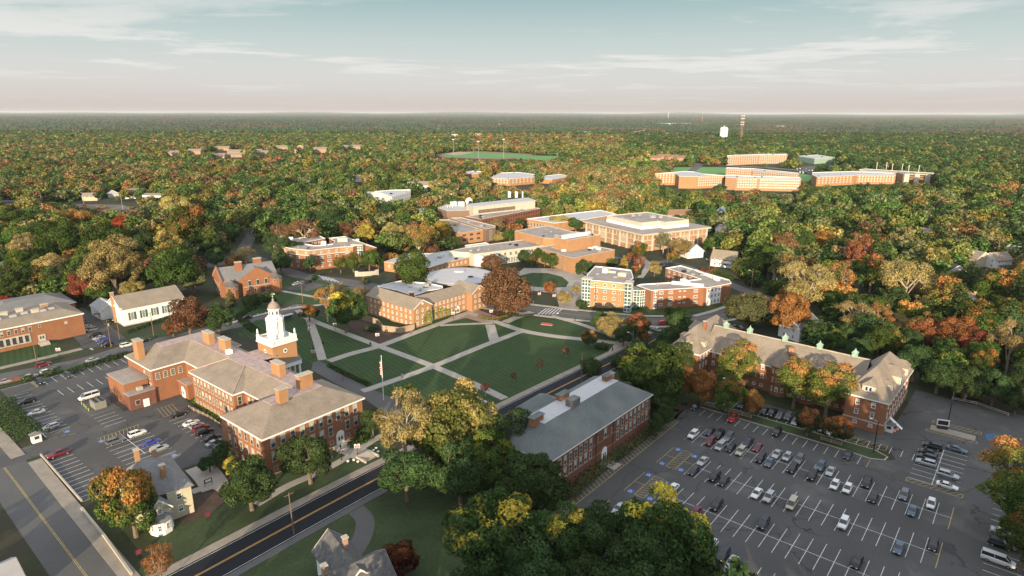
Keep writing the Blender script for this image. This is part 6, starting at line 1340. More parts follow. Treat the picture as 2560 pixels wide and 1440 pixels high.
T = '''
322 1236 165 m round 1.15|395 1400 78 o thin 1.2|1010 1050 165 w vase 1.0|1150 1045 195 a round 1.1|1075 1075 130 a round 1|1100 1120 120 g round 1|1015 1175 135 G round 1|1150 1165 150 G round 1.1|1225 1150 150 g round 1.1|1275 1085 120 G oval 1|1330 1205 190 G round .9
1245 1330 240 Y round 1.05|1395 1345 165 Y oval .9|1330 1430 180 G round 1|1500 1345 170 G oval .9|1655 1330 240 Y round 1.05|1590 1420 190 G round 1|1730 1410 150 G round 1|1450 1430 170 G round .9|1200 1420 140 G round 1|1270 1440 90 R round .9|1000 1400 115 d round .8|1690 1430 90 o round 1
472 968 26 m bush 1.3|770 1135 118 G round 1.1|622 1200 140 G round .95|580 1165 38 y oval 1.2|522 1155 48 G round .9|557 1128 52 G oval 1|930 1050 55 G oval 1|905 1075 40 G bush 1
2545 1195 160 l oval 1.0|2570 1340 120 m oval 1|2600 1280 140 g oval 1
1712 945 60 o oval 1|1762 962 88 o round 1.0|1826 982 82 m oval .85|1882 1002 68 o round .9|1625 925 190 g round .85|1690 905 90 g oval 1|1600 985 90 G round .9|1655 1000 80 G round 1
1845 905 108 l oval .85|1895 905 60 m oval .9|1992 945 100 l oval .92|2075 962 112 l oval .92|2105 985 50 G round 1|2022 1048 66 O round 1.1|2093 1066 68 O round 1.1
1650 890 85 G round 1|1600 870 60 G round 1|1530 808 75 w round .8|1590 812 72 O round .9|1608 838 36 o round 1|1690 790 60 g round 1.1|1700 815 90 G round 1|1505 800 55 G round .9|1670 850 60 G round 1|1560 835 50 G round 1
1472 842 40 O round 1.1|1415 876 22 R thin 1.2|1350 908 16 R thin 1.4|1285 940 18 R thin 1.3|1213 968 28 r thin 1|1020 978 46 g round .9|1480 915 58 G bush 1|1505 865 30 G bush 1|1545 905 45 G bush 1
1266 726 150 b beech 1.15|1035 668 95 g round 1.05|1373 718 36 o bush 1.1|1410 742 40 w round .9|1440 722 26 w round .9|1452 760 30 G bush 1
1560 658 27 y column .8|1600 652 38 R thin .9|1637 668 30 w oval .9|1590 678 30 O oval .9|1455 668 34 G oval .9|1525 655 30 G bush 1|1480 668 30 G round 1|1595 632 30 m round 1|1575 640 24 R round 1
1310 640 38 G round 1.0|1343 636 30 g oval .9|1362 645 28 g oval .9|1380 650 34 g oval .9|1330 650 22 m oval .9|1225 655 60 b round .7
862 770 100 Y round 1.0|815 745 60 o vase 1.1|772 778 46 O round .9|900 735 50 w thin 1.1|845 730 50 w vase .9|880 755 40 Y round 1|1040 795 14 G oval .9|930 820 30 G bush .8
470 785 112 b round .85|430 815 60 R round .7|545 790 75 G round 1|575 742 34 p column .6|630 752 46 G bush 1|672 742 46 G round .8|700 650 60 G round .9|612 635 60 w thin .8|588 652 44 o bush 1
745 625 44 G oval .9|715 620 50 G oval 1|775 655 34 G oval .9|680 610 50 G oval 1|850 655 40 m round 1.1|882 650 44 m round 1.1|922 645 46 g round 1.1|945 648 34 g round 1.1|970 645 44 o bush 1|786 690 20 G column .35|915 700 26 p bush 1|1005 690 30 d bush 1
430 665 135 g round .9|478 690 70 p round 1|280 655 120 w oval .95|205 712 82 R round .9|245 728 60 g round .9|330 717 60 w round .8|118 665 78 w round .9|60 655 70 g oval .9|75 752 30 r bush 1.2|8 755 40 r bush 1|355 690 60 G round 1|20 680 40 p thin 1|40 710 40 b bush 1
475 565 130 m round .95|520 600 70 G round 1|150 600 150 g round .8|60 590 100 g round .9|258 600 120 g round .9|340 605 80 G round 1|400 590 70 m round 1|180 545 90 o round .7|440 520 90 w round .8|30 545 80 g round .9|540 640 50 G round 1|210 640 60 g round 1|310 560 60 r round .9
760 575 80 b vase .8|865 575 50 b round .9|915 580 46 y oval .9|980 578 56 w round .9|1045 590 90 m vase .9|1105 575 60 y round .9|1135 570 30 y round 1|1075 620 50 b round .8|1010 545 60 g round .9|960 540 50 G pine .6|820 545 70 G round 1|700 580 50 b thin 1|1130 605 44 G round .8|655 545 60 G round 1
1245 560 40 w thin 1|1275 585 36 g round .8|1240 590 44 w bush .8|1300 560 34 G round .9|1400 550 54 w round .6|1420 555 38 w round .7|1440 558 40 G round .8
1660 600 46 p thin .9|1700 615 60 w round .8|1775 612 36 g oval 1|1680 640 34 m round .9|1730 690 50 m bush .8|1760 680 40 R bush .7|1600 620 40 m round .9|1800 600 44 G round 1
1925 648 90 g round .9|1870 765 115 p round .85|1975 775 100 o round 1.05|2015 705 135 w vase .85|1985 735 70 o oval .9|1960 720 60 g round 1|1950 610 90 b round .8|2010 605 60 g oval .9|2060 600 60 o round .9
2135 785 95 w vase .75|2195 790 80 o vase .75|2240 805 60 w vase .75|2200 850 95 g round .9|2270 695 140 w vase .8|2300 730 70 o round .8|2320 720 60 y round .8|2290 735 80 p round .8|2320 820 100 R round .95|2395 830 90 o oval .9|2440 860 80 R oval .9|2530 850 100 w vase 1.1|2510 715 110 m round 1|2470 770 90 g round 1|2540 790 80 g round 1
2290 900 90 G round 1|2350 930 90 G round 1|2420 950 90 G round 1|2490 960 90 G round 1|2555 950 80 G oval 1|2380 890 80 G round 1|2460 905 70 m oval 1|2545 1000 60 G round 1|2270 850 70 G round 1|2120 830 60 G round 1|2060 810 60 G bush 1|2090 850 60 g round 1|2150 870 60 G round 1
1640 1060 40 G oval 1.2|1665 1035 40 G oval 1.2|1660 990 50 G round 1|1240 835 1 G bush 1
'''
for rec in T.replace('\n', '|').split('|'):
    q = rec.split()
    if len(q) == 6 and float(q[2]) > 5: place_tree(float(q[0]), float(q[1]), float(q[2]), q[3], q[4], float(q[5]))
N_HAND = len(TREE_LIST)
# wood beyond: jittered grid over the whole view, thinned by what stands there
def wlist(poly): return [G(x, y) for x, y in poly]
CORE = wlist([(-300, 1700), (-300, 770), (0, 752), (165, 775), (228, 775), (232, 735), (300, 710), (455, 700), (505, 735), (520, 655), (600, 632), (690, 600), (940, 612), (965, 640), (1100, 632), (1200, 602), (1290, 592), (1440, 562), (1480, 552), (1780, 590), (1790, 640), (1870, 650), (1850, 700), (1930, 745), (1830, 790), (1990, 880), (2270, 905), (2330, 990), (2480, 1040), (2700, 1060), (3000, 1100), (3000, 1700)])
OPEN = [wlist(p) for p in ([(105, 512), (180, 506), (300, 506), (352, 518), (350, 545), (300, 552), (230, 545), (140, 535)], [(1100, 386), (1180, 379), (1330, 386), (1320, 393), (1250, 398), (1110, 393)], [(1685, 418), (1800, 416), (1990, 424), (2035, 438), (2000, 448), (1900, 440), (1760, 436), (1680, 430)], [(1985, 426), (2000, 417), (2095, 413), (2125, 420), (2110, 434), (2040, 437)], [(500, 388), (560, 378), (600, 376), (610, 384), (590, 396), (520, 396)])]
KP = []
for o_ in OPEN: KEEP.append((o_, 0))
for poly, m in KEEP:
    c = cen(poly); r = max((Vector((p[0], p[1], 0)) - Vector((c.x, c.y, 0))).length for p in poly)
    dist = c.length; f = 10 if dist < 330 else (24 if dist < 800 else 88 if dist < 1400 else 120)
    if poly in OPEN: f = 0
    tc2 = -Vector((c.x, c.y, 0)).normalized() * f if dist > 250 else Vector((0, 0, 0))
    ext = [Vector((p[0], p[1], 0)) for p in poly]; KP.append((c, r + f + 3, ext, m, tc2))
def swept(p, poly, sh, kmax):
    n_ = max(1, int(sh.length * kmax / 9)) if sh.length else 0
    for k in range(n_ + 1):
        q = kmax * k / max(1, n_)
        if inside((p[0] - sh.x * q, p[1] - sh.y * q), poly): return True
    return False
def blocked(p, r):
    if inside(p, CORE): return True
    for o in OPEN:
        if inside(p, o): return True
    for c, rad, poly, m, sh in KP:
        if abs(p[0] - c[0]) > rad or abs(p[1] - c[1]) > rad: continue
        if swept(p, poly, sh, 1.0): return True
        for i in range(len(poly)):
            if seg_dist(p, poly[i - 1], poly[i]) < m + r * .55: return True
    for L, hw in STRIPS:
        if abs(L[0].x - p[0]) > 400: continue
        for i in range(0, len(L) - 1):
            if seg_dist(p, L[i], L[i + 1]) < hw + r * .3: return True
    return False
rs = np.random.RandomState(5)
def vnoise(x, y, s, seed=0):
    x = x / s + seed * 13.7; y = y / s + seed * 7.3; xi = math.floor(x); yi = math.floor(y); fx = x - xi; fy = y - yi; fx = fx * fx * (3 - 2 * fx); fy = fy * fy * (3 - 2 * fy)
    def h(a, b): n = (int(a) * 374761393 + int(b) * 668265263 + seed * 1442695) & 0xffffffff; n = ((n ^ (n >> 13)) * 1274126177) & 0xffffffff; return (n & 0xffff) / 65535
    return (h(xi, yi) * (1 - fx) + h(xi + 1, yi) * fx) * (1 - fy) + (h(xi, yi + 1) * (1 - fx) + h(xi + 1, yi + 1) * fx) * fy
def low_zone(p):
    for c, rad, poly, m, sh in KP:
        if abs(p[0] - c[0]) > rad * 2.2 or abs(p[1] - c[1]) > rad * 2.2: continue
        if swept(p, poly, sh, 2.4): return True
    return False
def kind_at(x, y, px, py, r):
    """kind of tree growing at a place: autumn colour comes in drifts, pines on the right and in the distance"""
    a = vnoise(x, y, 90, 1) * .5 + vnoise(x, y, 260, 2) * .5
    pine = 0.0
    if px > 1350 and py < 372 + 0 * px: pine = .75
    if px > 2000 and py < 430: pine = max(pine, .5)
    if py < 335: pine = max(pine, .55)
    warm = .20 + (a - .5) * 1.1 + (.14 if px < 700 else 0) - (.12 if (px > 1900 and py < 560) else 0) + (.26 if 1150 < px < 1620 and 420 < py < 500 else 0)
    if py < 350 and px < 900: warm -= .15
    if 1180 < px < 1560 and 338 < py < 372: pine = .1; warm = .75
    if 1080 < px < 1640 and 425 < py < 520 and r.rand() < .75: return 'wawgyawpowag'[r.randint(12)]
    if r.rand() < pine: return 'G' if r.rand() < .8 else 'g'
    if r.rand() < warm: return 'owomwapyowbwmlRawwmb'[r.randint(20)]
    return 'ggGlpgGmgGpl'[r.randint(12)]
PAL = {'g': (.088, .140, .038), 'G': (.050, .092, .032), 'p': (.15, .17, .072), 'm': (.17, .155, .045), 'o': (.27, .150, .062), 'O': (.2, .1, .03), 'w': (.24, .195, .085), 'y': (.29, .23, .055), 'l': (.18, .21, .055), 'a': (.2, .2, .06), 'r': (.21, .085, .050), 'R': (.22, .115, .065), 'b': (.14, .080, .048), 'd': (.07, .03, .02), 'Y': (.3, .2, .04)}
cand = []
def grid(y0, y1, sp, rmin, rmax):
    ny = int((y1 - y0) / sp)
    for j in range(ny):
        y = y0 + (j + .5) * sp; half = y * .86 + 40; nx = int(2 * half / sp)
        for i in range(nx):
            X = -half + (i + rs.rand()) * sp; Y = y + (rs.rand() - .5) * sp; 
            px, py = PX((X, Y, 8))
            if px < -90 or px > 2650 or py > 1200: continue
            cand.append((X, Y, px, py, rs.uniform(rmin, rmax)))
grid(150, 420, 9.0, 3.6, 8.0); grid(420, 1000, 9.0, 3.8, 8.6); grid(1000, 1700, 11.0, 5.4, 8.0); grid(1700, 3000, 15.0, 7.5, 10.5)
hand = [(t[1].x, t[1].y, t[2]) for t in TREE_LIST]
cells = {}
for x, y, r in hand: cells.setdefault((int(x // 20), int(y // 20)), []).append((x, y, r))
ok = []
for X, Y, px, py, r in cand:
    if rs.rand() < .05: continue
    if Y < 1500:
        if blocked((X, Y), r): continue
        if Y < 700:
            ci, cj = int(X // 20), int(Y // 20); bad = False
            for a in (-1, 0, 1):
                for b in (-1, 0, 1):
                    for hx, hy, hr in cells.get((ci + a, cj + b), ()):
                        if (hx - X) ** 2 + (hy - Y) ** 2 < ((hr + r) * .62) ** 2: bad = True
            if bad: continue
    elif Y < 3000:
        if any(inside((X, Y), o) for o in OPEN): continue
        bad = False
        for c, rad, poly, m, sh in KP:
            if abs(X - c[0]) < rad and abs(Y - c[1]) < rad:
                if swept((X, Y), poly, sh, 1.1): bad = True
                if any(seg_dist((X, Y), poly[i - 1], poly[i]) < 6 for i in range(len(poly))): bad = True
        if bad: continue
    ok.append((X, Y, px, py, r, kind_at(X, Y, px, py, rs)))
ok.sort(key=lambda c: c[1] / c[4])
N_IND = 300 - N_HAND
for X, Y, px, py, r, k in ok[:max(0, N_IND)]:
    sh = 'mpine' if (k == 'G' and rs.rand() < .3) else ('mvase' if k in 'owR' and rs.rand() < .25 else ('moval' if rs.rand() < .35 else 'mround'))
    place_tree(0, 0, 0, k, sh, rs.uniform(.82, 1.05) if sh != 'mpine' else .75, world=(X, Y, 0), rad=r)
rest = ok[max(0, N_IND):]
for X, Y, px, py, r, k in list(ok):
    if Y < 620:
        for _ in range(2):
            a = rs.rand() * 6.28; q = (X + math.cos(a) * r * .8, Y + math.sin(a) * r * .8)
            if not blocked(q, 2.5): rest.append((q[0], q[1], px, py, rs.uniform(1.8, 3.4), 'ggGGmG'[rs.randint(6)]))
# the rest of the wood: one object, crowns instanced on points
fc = D.collections.new('wood_sources'); src = []
for i, (sd, n, shp, lf) in enumerate([(201, 700, 'round', .125), (202, 700, 'round', .125), (203, 750, 'oval', .125), (204, 420, 'vase', .11), (205, 800, 'pine', .12), (206, 170, 'round', .25), (207, 170, 'oval', .25), (208, 180, 'pine', .22)]):
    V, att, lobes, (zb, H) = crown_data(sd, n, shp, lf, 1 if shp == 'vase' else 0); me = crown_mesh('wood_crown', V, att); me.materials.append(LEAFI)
    o = D.objects.new('wood_crown_%02d' % i, me); fc.objects.link(o)
n = len(rest); me = D.meshes.new('woods'); me.vertices.add(n)
co = np.zeros((n, 3), np.float32); idx = np.zeros(n, np.int32); scl = np.zeros((n, 3), np.float32); rot = np.zeros((n, 3), np.float32); tint = np.zeros((n, 4), np.float32)
for i, (X, Y, px, py, r, k) in enumerate(rest):
    far = Y > 1000; pine = k == 'G' and rs.rand() < .55
    if far: ix = 7 if pine else (5 if rs.rand() < .6 else 6)
    else: ix = 4 if pine else (3 if (k in 'owRb' and rs.rand() < .25) else int(rs.randint(3)))
    co[i] = (X, Y, -rs.rand() * 1.5 - (1.5 if far else 0)); idx[i] = ix; hs = rs.uniform(.80, 1.1) * (.62 if ix in (4, 7) else (.85 if ix in (2, 6) else 1.0)); scl[i] = (r, r, r * hs)
    if Y > 1700: scl[i, 2] *= .72
    if Y > 420 and low_zone((X, Y)): scl[i] *= (.8, .8, .62)
    rot[i] = (0, 0, rs.rand() * 6.28); c = PAL[k]; v = rs.uniform(.75, 1.3); tint[i] = (c[0] * v * rs.uniform(.85, 1.15), c[1] * v, c[2] * v, 1)
me.vertices.foreach_set('co', co.ravel())
me.attributes.new('idx', 'INT', 'POINT').data.foreach_set('value', idx); me.attributes.new('scl', 'FLOAT_VECTOR', 'POINT').data.foreach_set('vector', scl.ravel())
me.attributes.new('rot', 'FLOAT_VECTOR', 'POINT').data.foreach_set('vector', rot.ravel()); me.attributes.new('tint', 'FLOAT_COLOR', 'POINT').data.foreach_set('color', tint.ravel())
wo = D.objects.new('woods', me); COL.objects.link(wo); tag(wo, 'mixed autumn woodland filling the plain beyond the campus', 'woodland', kind='stuff')
ng = D.node_groups.new('woods_scatter', 'GeometryNodeTree'); ng.interface.new_socket('Geometry', in_out='INPUT', socket_type='NodeSocketGeometry'); ng.interface.new_socket('Geometry', in_out='OUTPUT', socket_type='NodeSocketGeometry')
gi = ng.nodes.new('NodeGroupInput'); go = ng.nodes.new('NodeGroupOutput'); ip = ng.nodes.new('GeometryNodeInstanceOnPoints'); ci = ng.nodes.new('GeometryNodeCollectionInfo')
ci.inputs['Collection'].default_value = fc; ci.inputs['Separate Children'].default_value = True; ci.inputs['Reset Children'].default_value = True; ip.inputs['Pick Instance'].default_value = True
def na(nm, ty): q = ng.nodes.new('GeometryNodeInputNamedAttribute'); q.data_type = ty; q.inputs[0].default_value = nm; return q.outputs[0]
ng.links.new(gi.outputs[0], ip.inputs['Points']); ng.links.new(ci.outputs[0], ip.inputs['Instance']); ng.links.new(na('idx', 'INT'), ip.inputs['Instance Index']); ng.links.new(na('rot', 'FLOAT_VECTOR'), ip.inputs['Rotation']); ng.links.new(na('scl', 'FLOAT_VECTOR'), ip.inputs['Scale']); ng.links.new(ip.outputs[0], go.inputs[0])
wo.modifiers.new('scatter', 'NODES').node_group = ng
print('WOODS', n, 'HAND', N_HAND, 'IND', len(TREE_LIST))
# the plain to the horizon: a lumpy canopy with low hills at its rim
rows = []; y = 2700.0
while y < 46000: rows.append(y); y *= 1.0105
ncol = 900; vs_ = []; cs_ = []
for j, y in enumerate(rows):
    for i in range(ncol + 1):
        t = -0.88 + 1.76 * i / ncol; X = y * t; h = rs.uniform(3, 15) * (1 + min(1.5, y / 16000))
        far = max(0, (y - 14000) / 26000); hl = 0
        if far > 0:
            ang = X / y; hl = far ** 1.5 * (18 + 70 * max(0, math.sin(ang * 7 + 1.9)) ** 3 + 60 * max(0, math.sin(ang * 11 - 1.1)) ** 4 + 30 * math.sin(ang * 17) ** 2)
        vs_.append((X, y, h + hl))
n2 = len(rows); fs = [(j * (ncol + 1) + i, j * (ncol + 1) + i + 1, (j + 1) * (ncol + 1) + i + 1, (j + 1) * (ncol + 1) + i) for j in range(n2 - 1) for i in range(ncol)]
me = D.meshes.new('distant_woods'); me.from_pydata(vs_, [], fs)
def ex_far(t, last, geo, noise):
    w = mrange(t, noise(.0016, 5), .50, .62); last = mixc(t, w, last, (.135, .075, .030))
    last = mixc(t, mrange(t, noise(.0006, 4), .50, .70, 0, .7), last, (.026, .050, .020))
    v = t.nodes.new('ShaderNodeTexVoronoi'); v.inputs['Scale'].default_value = .05; t.links.new(geo.outputs['Position'], v.inputs[0]); sp = t.nodes.new('ShaderNodeSeparateColor'); t.links.new(v.outputs['Color'], sp.inputs[0])
    k = t.nodes.new('ShaderNodeVectorMath'); k.operation = 'SCALE'; t.links.new(last, k.inputs[0]); t.links.new(mrange(t, sp.outputs[0], 0, 1, .35, 1.6), k.inputs['Scale']); return k.outputs[0]
me.materials.append(mat('far_canopy', (.040, .075, .024), .95, .2, .01, .25, .05, extra=ex_far)); fo = D.objects.new('distant_woods', me); COL.objects.link(fo); tag(fo, 'far wooded plain running to the horizon', 'woodland', kind='stuff')
# tall trees behind and beside the viewpoint: they throw the long evening shade over the foreground
for X, Y, r, k in [(-178, 74, 6, .75), (-164, 70, 6, .75), (-150, 76, 6, .75), (-136, 70, 6, .8), (-122, 74, 6, .75), (-108, 72, 6, .7), (-62, 72, 6, .8), (-50, 68, 7, .8), (-38, 70, 7, .8), (-26, 66, 7, .9), (-14, 60, 9, 1.2), (-2, 55, 10, 1.35), (10, 52, 10, 1.5), (22, 54, 10, 1.5), (34, 52, 10, 1.5), (46, 54, 10, 1.45), (58, 52, 9, 1.2), (70, 54, 9, 1.15), (84, 52, 9, 1.15), (98, 55, 9, 1.15), (112, 52, 9, 1.1), (126, 54, 9, 1.15), (140, 52, 9, 1.15), (156, 55, 9, 1.1), (4, 40, 10, 1.5), (28, 40, 10, 1.5), (50, 40, 10, 1.4), (172, 54, 9, 1.15), (188, 56, 9, 1.15), (204, 54, 9, 1.15), (220, 56, 9, 1.15), (64, 40, 10, 1.4), (78, 40, 10, 1.35), (92, 42, 10, 1.35), (106, 40, 10, 1.35), (120, 42, 10, 1.3), (134, 40, 10, 1.35), (150, 42, 10, 1.35), (166, 40, 10, 1.35), (182, 42, 10, 1.3), (200, 42, 10, 1.3), (16, 42, 10, 1.5), (-10, 44, 10, 1.4)]:
    k *= 1.32; top = r * k * 2.2
    place_tree(0, 0, 0, 'G', 'mround', k, world=(X, Y, 0), rad=r, extra='shade')
# ================================================================ cars
def car_mat(n, c, metal=.15): return mat('car_' + n, c, .32, .03, .5, metal=metal, spec=.5)
CC = {'white': car_mat('white', (.70, .70, .68)), 'silver': car_mat('silver', (.40, .41, .42), .4), 'grey': car_mat('grey', (.14, .15, .165), .3), 'black': car_mat('black', (.012, .012, .015)), 'dark': car_mat('dark', (.028, .034, .045)), 'red': car_mat('red', (.52, .03, .03)), 'maroon': car_mat('maroon', (.16, .018, .03)), 'blue': car_mat('blue', (.04, .06, .30)), 'slate': car_mat('slate', (.09, .13, .17), .3), 'tan': car_mat('tan', (.42, .38, .30), .3)}
CN = {'dark': 'dark navy', 'slate': 'slate blue'}
m_cglass = mat('car_glass', (.018, .022, .028), .08, 0, 1, spec=.9)
# stations along the length: x, half width, sill z, belt z  /  cabin: x0 x1 (belt) x2 x3 (roof) roof z
SHAPES = {
 'sedan': (4.7, [(-2.35, .70, .42, .78), (-2.2, .86, .28, .95), (-1.2, .90, .22, .99), (.9, .90, .22, .97), (1.9, .86, .24, .80), (2.3, .72, .35, .66), (2.35, .60, .42, .60)], (-1.75, 1.15, -1.0, .25), 1.44, .94),
 'hatch': (4.2, [(-2.1, .76, .40, .95), (-2.0, .86, .28, 1.05), (-1.0, .90, .22, 1.05), (.9, .90, .22, 1.0), (1.7, .86, .24, .86), (2.05, .72, .35, .70), (2.1, .6, .42, .62)], (-2.0, 1.15, -1.6, .2), 1.55, 1.0),
 'suv': (4.7, [(-2.35, .80, .45, 1.05), (-2.25, .92, .32, 1.14), (-1.2, .95, .28, 1.14), (1.0, .95, .28, 1.12), (2.0, .92, .30, 1.0), (2.32, .80, .40, .86), (2.35, .7, .45, .75)], (-2.25, 1.2, -1.95, .35), 1.74, 1.1),
 'minivan': (5.1, [(-2.55, .84, .40, 1.05), (-2.45, .95, .28, 1.12), (-1.2, .98, .24, 1.12), (1.3, .97, .24, 1.08), (2.1, .93, .26, .92), (2.5, .80, .36, .75), (2.55, .7, .42, .65)], (-2.5, 1.75, -2.2, .8), 1.78, 1.05),
 'van': (5.9, [(-2.95, .92, .45, 1.25), (-2.9, .99, .32, 1.3), (-1.2, 1.0, .30, 1.3), (1.4, 1.0, .30, 1.25), (2.4, .97, .32, 1.08), (2.9, .84, .42, .85), (2.95, .7, .45, .75)], (-2.92, 2.1, -2.8, 1.2), 2.1, 1.25),
 'pickup': (5.6, [(-2.8, .90, .50, 1.05), (-2.7, .95, .42, 1.08), (-1.0, .97, .36, 1.08), (1.2, .97, .36, 1.10), (2.3, .94, .38, 1.02), (2.75, .84, .45, .90), (2.8, .74, .5, .8)], (-.95, 1.35, -.75, .55), 1.78, 1.05),
}
CAR_CACHE = {}
def car_parts(kind, colr):
    key = (kind, colr)
    if key in CAR_CACHE: return CAR_CACHE[key]
    Lc, st, cab, zr, zb = SHAPES[kind]; m = CC[colr]
    def me(nm, o, mm, sm=False):
        x = D.meshes.new(nm); x.from_pydata(o.v, [], o.f); x.materials.append(mm)
        return x
    o = MB(); vs = []; K = 8
    for x, hw, zs, zt in st:
        vs += [(x, -hw * .92, zs), (x, -hw, zs + (zt - zs) * .35), (x, -hw * .98, zs + (zt - zs) * .75), (x, -hw * .86, zt), (x, hw * .86, zt), (x, hw * .98, zs + (zt - zs) * .75), (x, hw, zs + (zt - zs) * .35), (x, hw * .92, zs)]
    n = len(st); fs = [(i * K + j, (i + 1) * K + j, (i + 1) * K + (j + 1) % K, i * K + (j + 1) % K) for i in range(n - 1) for j in range(K)]
    fs += [tuple(range(K)), tuple(range((n - 1) * K, n * K))[::-1]]; o.add(vs, fs)
    x0, x1, x2, x3 = cab; hw = st[2][1]
    # roof skin and pillars in body colour
    a = hw * .74; o.add([(x2, -a, zr - .03), (x3, -a, zr - .03), (x3, a, zr - .03), (x2, a, zr - .03), (x2 + .06, -a + .1, zr + .02), (x3 - .06, -a + .1, zr + .02), (x3 - .06, a - .1, zr + .02), (x2 + .06, a - .1, zr + .02)], [(4, 5, 6, 7), (0, 1, 5, 4), (1, 2, 6, 5), (2, 3, 7, 6), (3, 0, 4, 7)])
    for s in (-1, 1):
        for xa, xb in ((x0, x2), (x1, x3), ((x0 + x1) / 2 - .1, (x2 + x3) / 2)): o.tube((xa, s * hw * .86, zb), (xb, s * (a + .01), zr - .03), .045, n=4)
    if kind == 'pickup':
        pass
    body = me('body', o, m)
    g = MB(); b = hw * .85; c = a - .01
    g.add([(x0, -b, zb - .04), (x1, -b, zb - .04), (x1, b, zb - .04), (x0, b, zb - .04), (x2, -c, zr - .02), (x3, -c, zr - .02), (x3, c, zr - .02), (x2, c, zr - .02)], [(0, 1, 5, 4), (1, 2, 6, 5), (2, 3, 7, 6), (3, 0, 4, 7), (4, 5, 6, 7)])
    if kind == 'pickup': bed = MB(); bed.box((-1.85, 0, 1.10), (1.6, 1.55, .06)); 
    else: bed = None
    glass = me('window_glass', g, m_cglass)
    w = MB(); rw = .34 if kind in ('suv', 'pickup', 'van') else .32; w.tube((0, -.11, 0), (0, .11, 0), rw, n=14); wh = me('tyre', w, m_tire); w = MB(); w.tube((0, -.125, 0), (0, .125, 0), rw * .6, n=10); rim = me('rim', w, m_metal)
    hl = MB(); hl.box((0, 0, 0), (.10, .36, .16)); hl = me('headlight', hl, m_head); tl = MB(); tl.box((0, 0, 0), (.08, .22, .26)); tl = me('tail_light', tl, m_tail)
    pl = MB(); pl.box((0, 0, 0), (.06, st[-2][1] * .9, .16)); pl = me('grille', pl, m_dark)
    CAR_CACHE[key] = (Lc, hw, body, glass, wh, rim, hl, tl, me('cargo_bed', bed, m_dark) if bed else None, pl, st, rw, zb); return CAR_CACHE[key]
CAR_PROTO = {}
def make_car(kind, colr, loc, deg, label, group, tiny=False):
    Lc, hw, body, glass, wh, rim, hl, tl, bed, pl, st, rw, zb = car_parts(kind, colr)
    nm = {'sedan': 'parked_car', 'hatch': 'parked_car', 'suv': 'parked_suv', 'minivan': 'parked_minivan', 'van': 'parked_van', 'pickup': 'pickup_truck'}[kind]
    key = (kind, colr, tiny)
    if key in CAR_PROTO: 
        r = clone(CAR_PROTO[key], loc, R(deg), label, group); r['category'] = 'car'; return r
    t = thing(nm, label, 'car' if kind != 'pickup' else 'truck', loc, R(deg), group)
    def ch(nm_, me_, p=(0, 0, 0), par=None):
        o = D.objects.new(nm_, me_); COL.objects.link(o); o.parent = par or t; o.location = p; return o
    ch('body', body); ch('window_glass', glass)
    if not tiny:
        for sx in (-1, 1):
            for sy in (-1, 1): w = ch('wheel', wh, (sx * Lc * .305, sy * (hw - .10), rw)); ch('rim', rim, (0, 0, 0), w)
        xf = st[-2][0]; yf = st[-2][1] - .22
        for s in (-1, 1): ch('headlight', hl, (xf + .0, s * yf, st[-2][3] - .06)); ch('tail_light', tl, (st[0][0] + .02, s * (st[0][1] - .12), st[0][3] - .1))
        ch('grille', pl, (st[-1][0] - .02, 0, st[-1][2] + .1))
        if bed: ch('cargo_bed', bed)
    CAR_PROTO[key] = t; return t
def row_of_cars(recs, deg, where, group, flip=0):
    """recs: x, y, kind, colour (photo point at the middle of the car); labels count along the row"""
    recs = sorted(recs); seen = {}
    for x, y, k, c in recs: seen.setdefault((k, c), []).append((x, y))
    nm = {'hatch': 'hatchback', 'suv': 'SUV'}
    for i, (x, y, k, c) in enumerate(recs):
        p = G(x, y, .75); p.z = .04; cn = CN.get(c, c); L = seen[(k, c)]
        if len(L) == 1: lb = f'{cn} {nm.get(k, k)} {where}'
        else: lb = f'{ORD[L.index((x, y))]} {cn} {nm.get(k, k)} from the left {where}'
        make_car(k, c, p, deg + (180 if (random.random() < flip) else 0) + random.uniform(-1.5, 1.5), lb, group)
lv = -39.602 - 90
grp = 'cars parked in the big car park'
row_of_cars([(1739, 1017, 'hatch', 'dark'), (1832, 1045, 'pickup', 'red'), (1942, 1080, 'suv', 'black'), (2120, 1136, 'sedan', 'dark')], lv, 'in the row along the grass island', grp)
row_of_cars([(1855, 1012, 'hatch', 'slate'), (1911, 1026, 'sedan', 'black'), (1930, 1031, 'pickup', 'black'), (1950, 1038, 'sedan', 'grey'), (1971, 1041, 'suv', 'grey'), (1989, 1053, 'sedan', 'silver'), (2056, 1070, 'sedan', 'silver'), (2072, 1078, 'hatch', 'white')], lv, 'on the dormitory drive behind the grass island', grp)
row_of_cars([(1733, 1086, 'suv', 'white'), (1775, 1078, 'sedan', 'dark'), (1798, 1086, 'suv', 'black'), (1822, 1092, 'suv', 'grey'), (1870, 1105, 'pickup', 'dark'), (1895, 1117, 'sedan', 'maroon'), (1942, 1134, 'sedan', 'silver'), (1968, 1141, 'hatch', 'silver'), (1998, 1148, 'suv', 'grey'), (2051, 1165, 'suv', 'slate'), (2076, 1177, 'sedan', 'silver'), (2167, 1205, 'pickup', 'black'), (2260, 1237, 'suv', 'grey'), (2328, 1258, 'hatch', 'white')], lv, 'on the far side of the upper double row', grp)
row_of_cars([(1776, 1103, 'suv', 'maroon'), (1802, 1114, 'minivan', 'silver'), (1827, 1119, 'hatch', 'black'), (1852, 1128, 'suv', 'tan'), (1901, 1145, 'suv', 'black'), (1924, 1155, 'sedan', 'slate'), (1981, 1170, 'suv', 'black'), (2030, 1188, 'suv', 'black'), (2087, 1211, 'hatch', 'white'), (2119, 1220, 'hatch', 'white'), (2183, 1242, 'sedan', 'black'), (2281, 1275, 'sedan', 'slate')], lv, 'on the near side of the upper double row', grp)
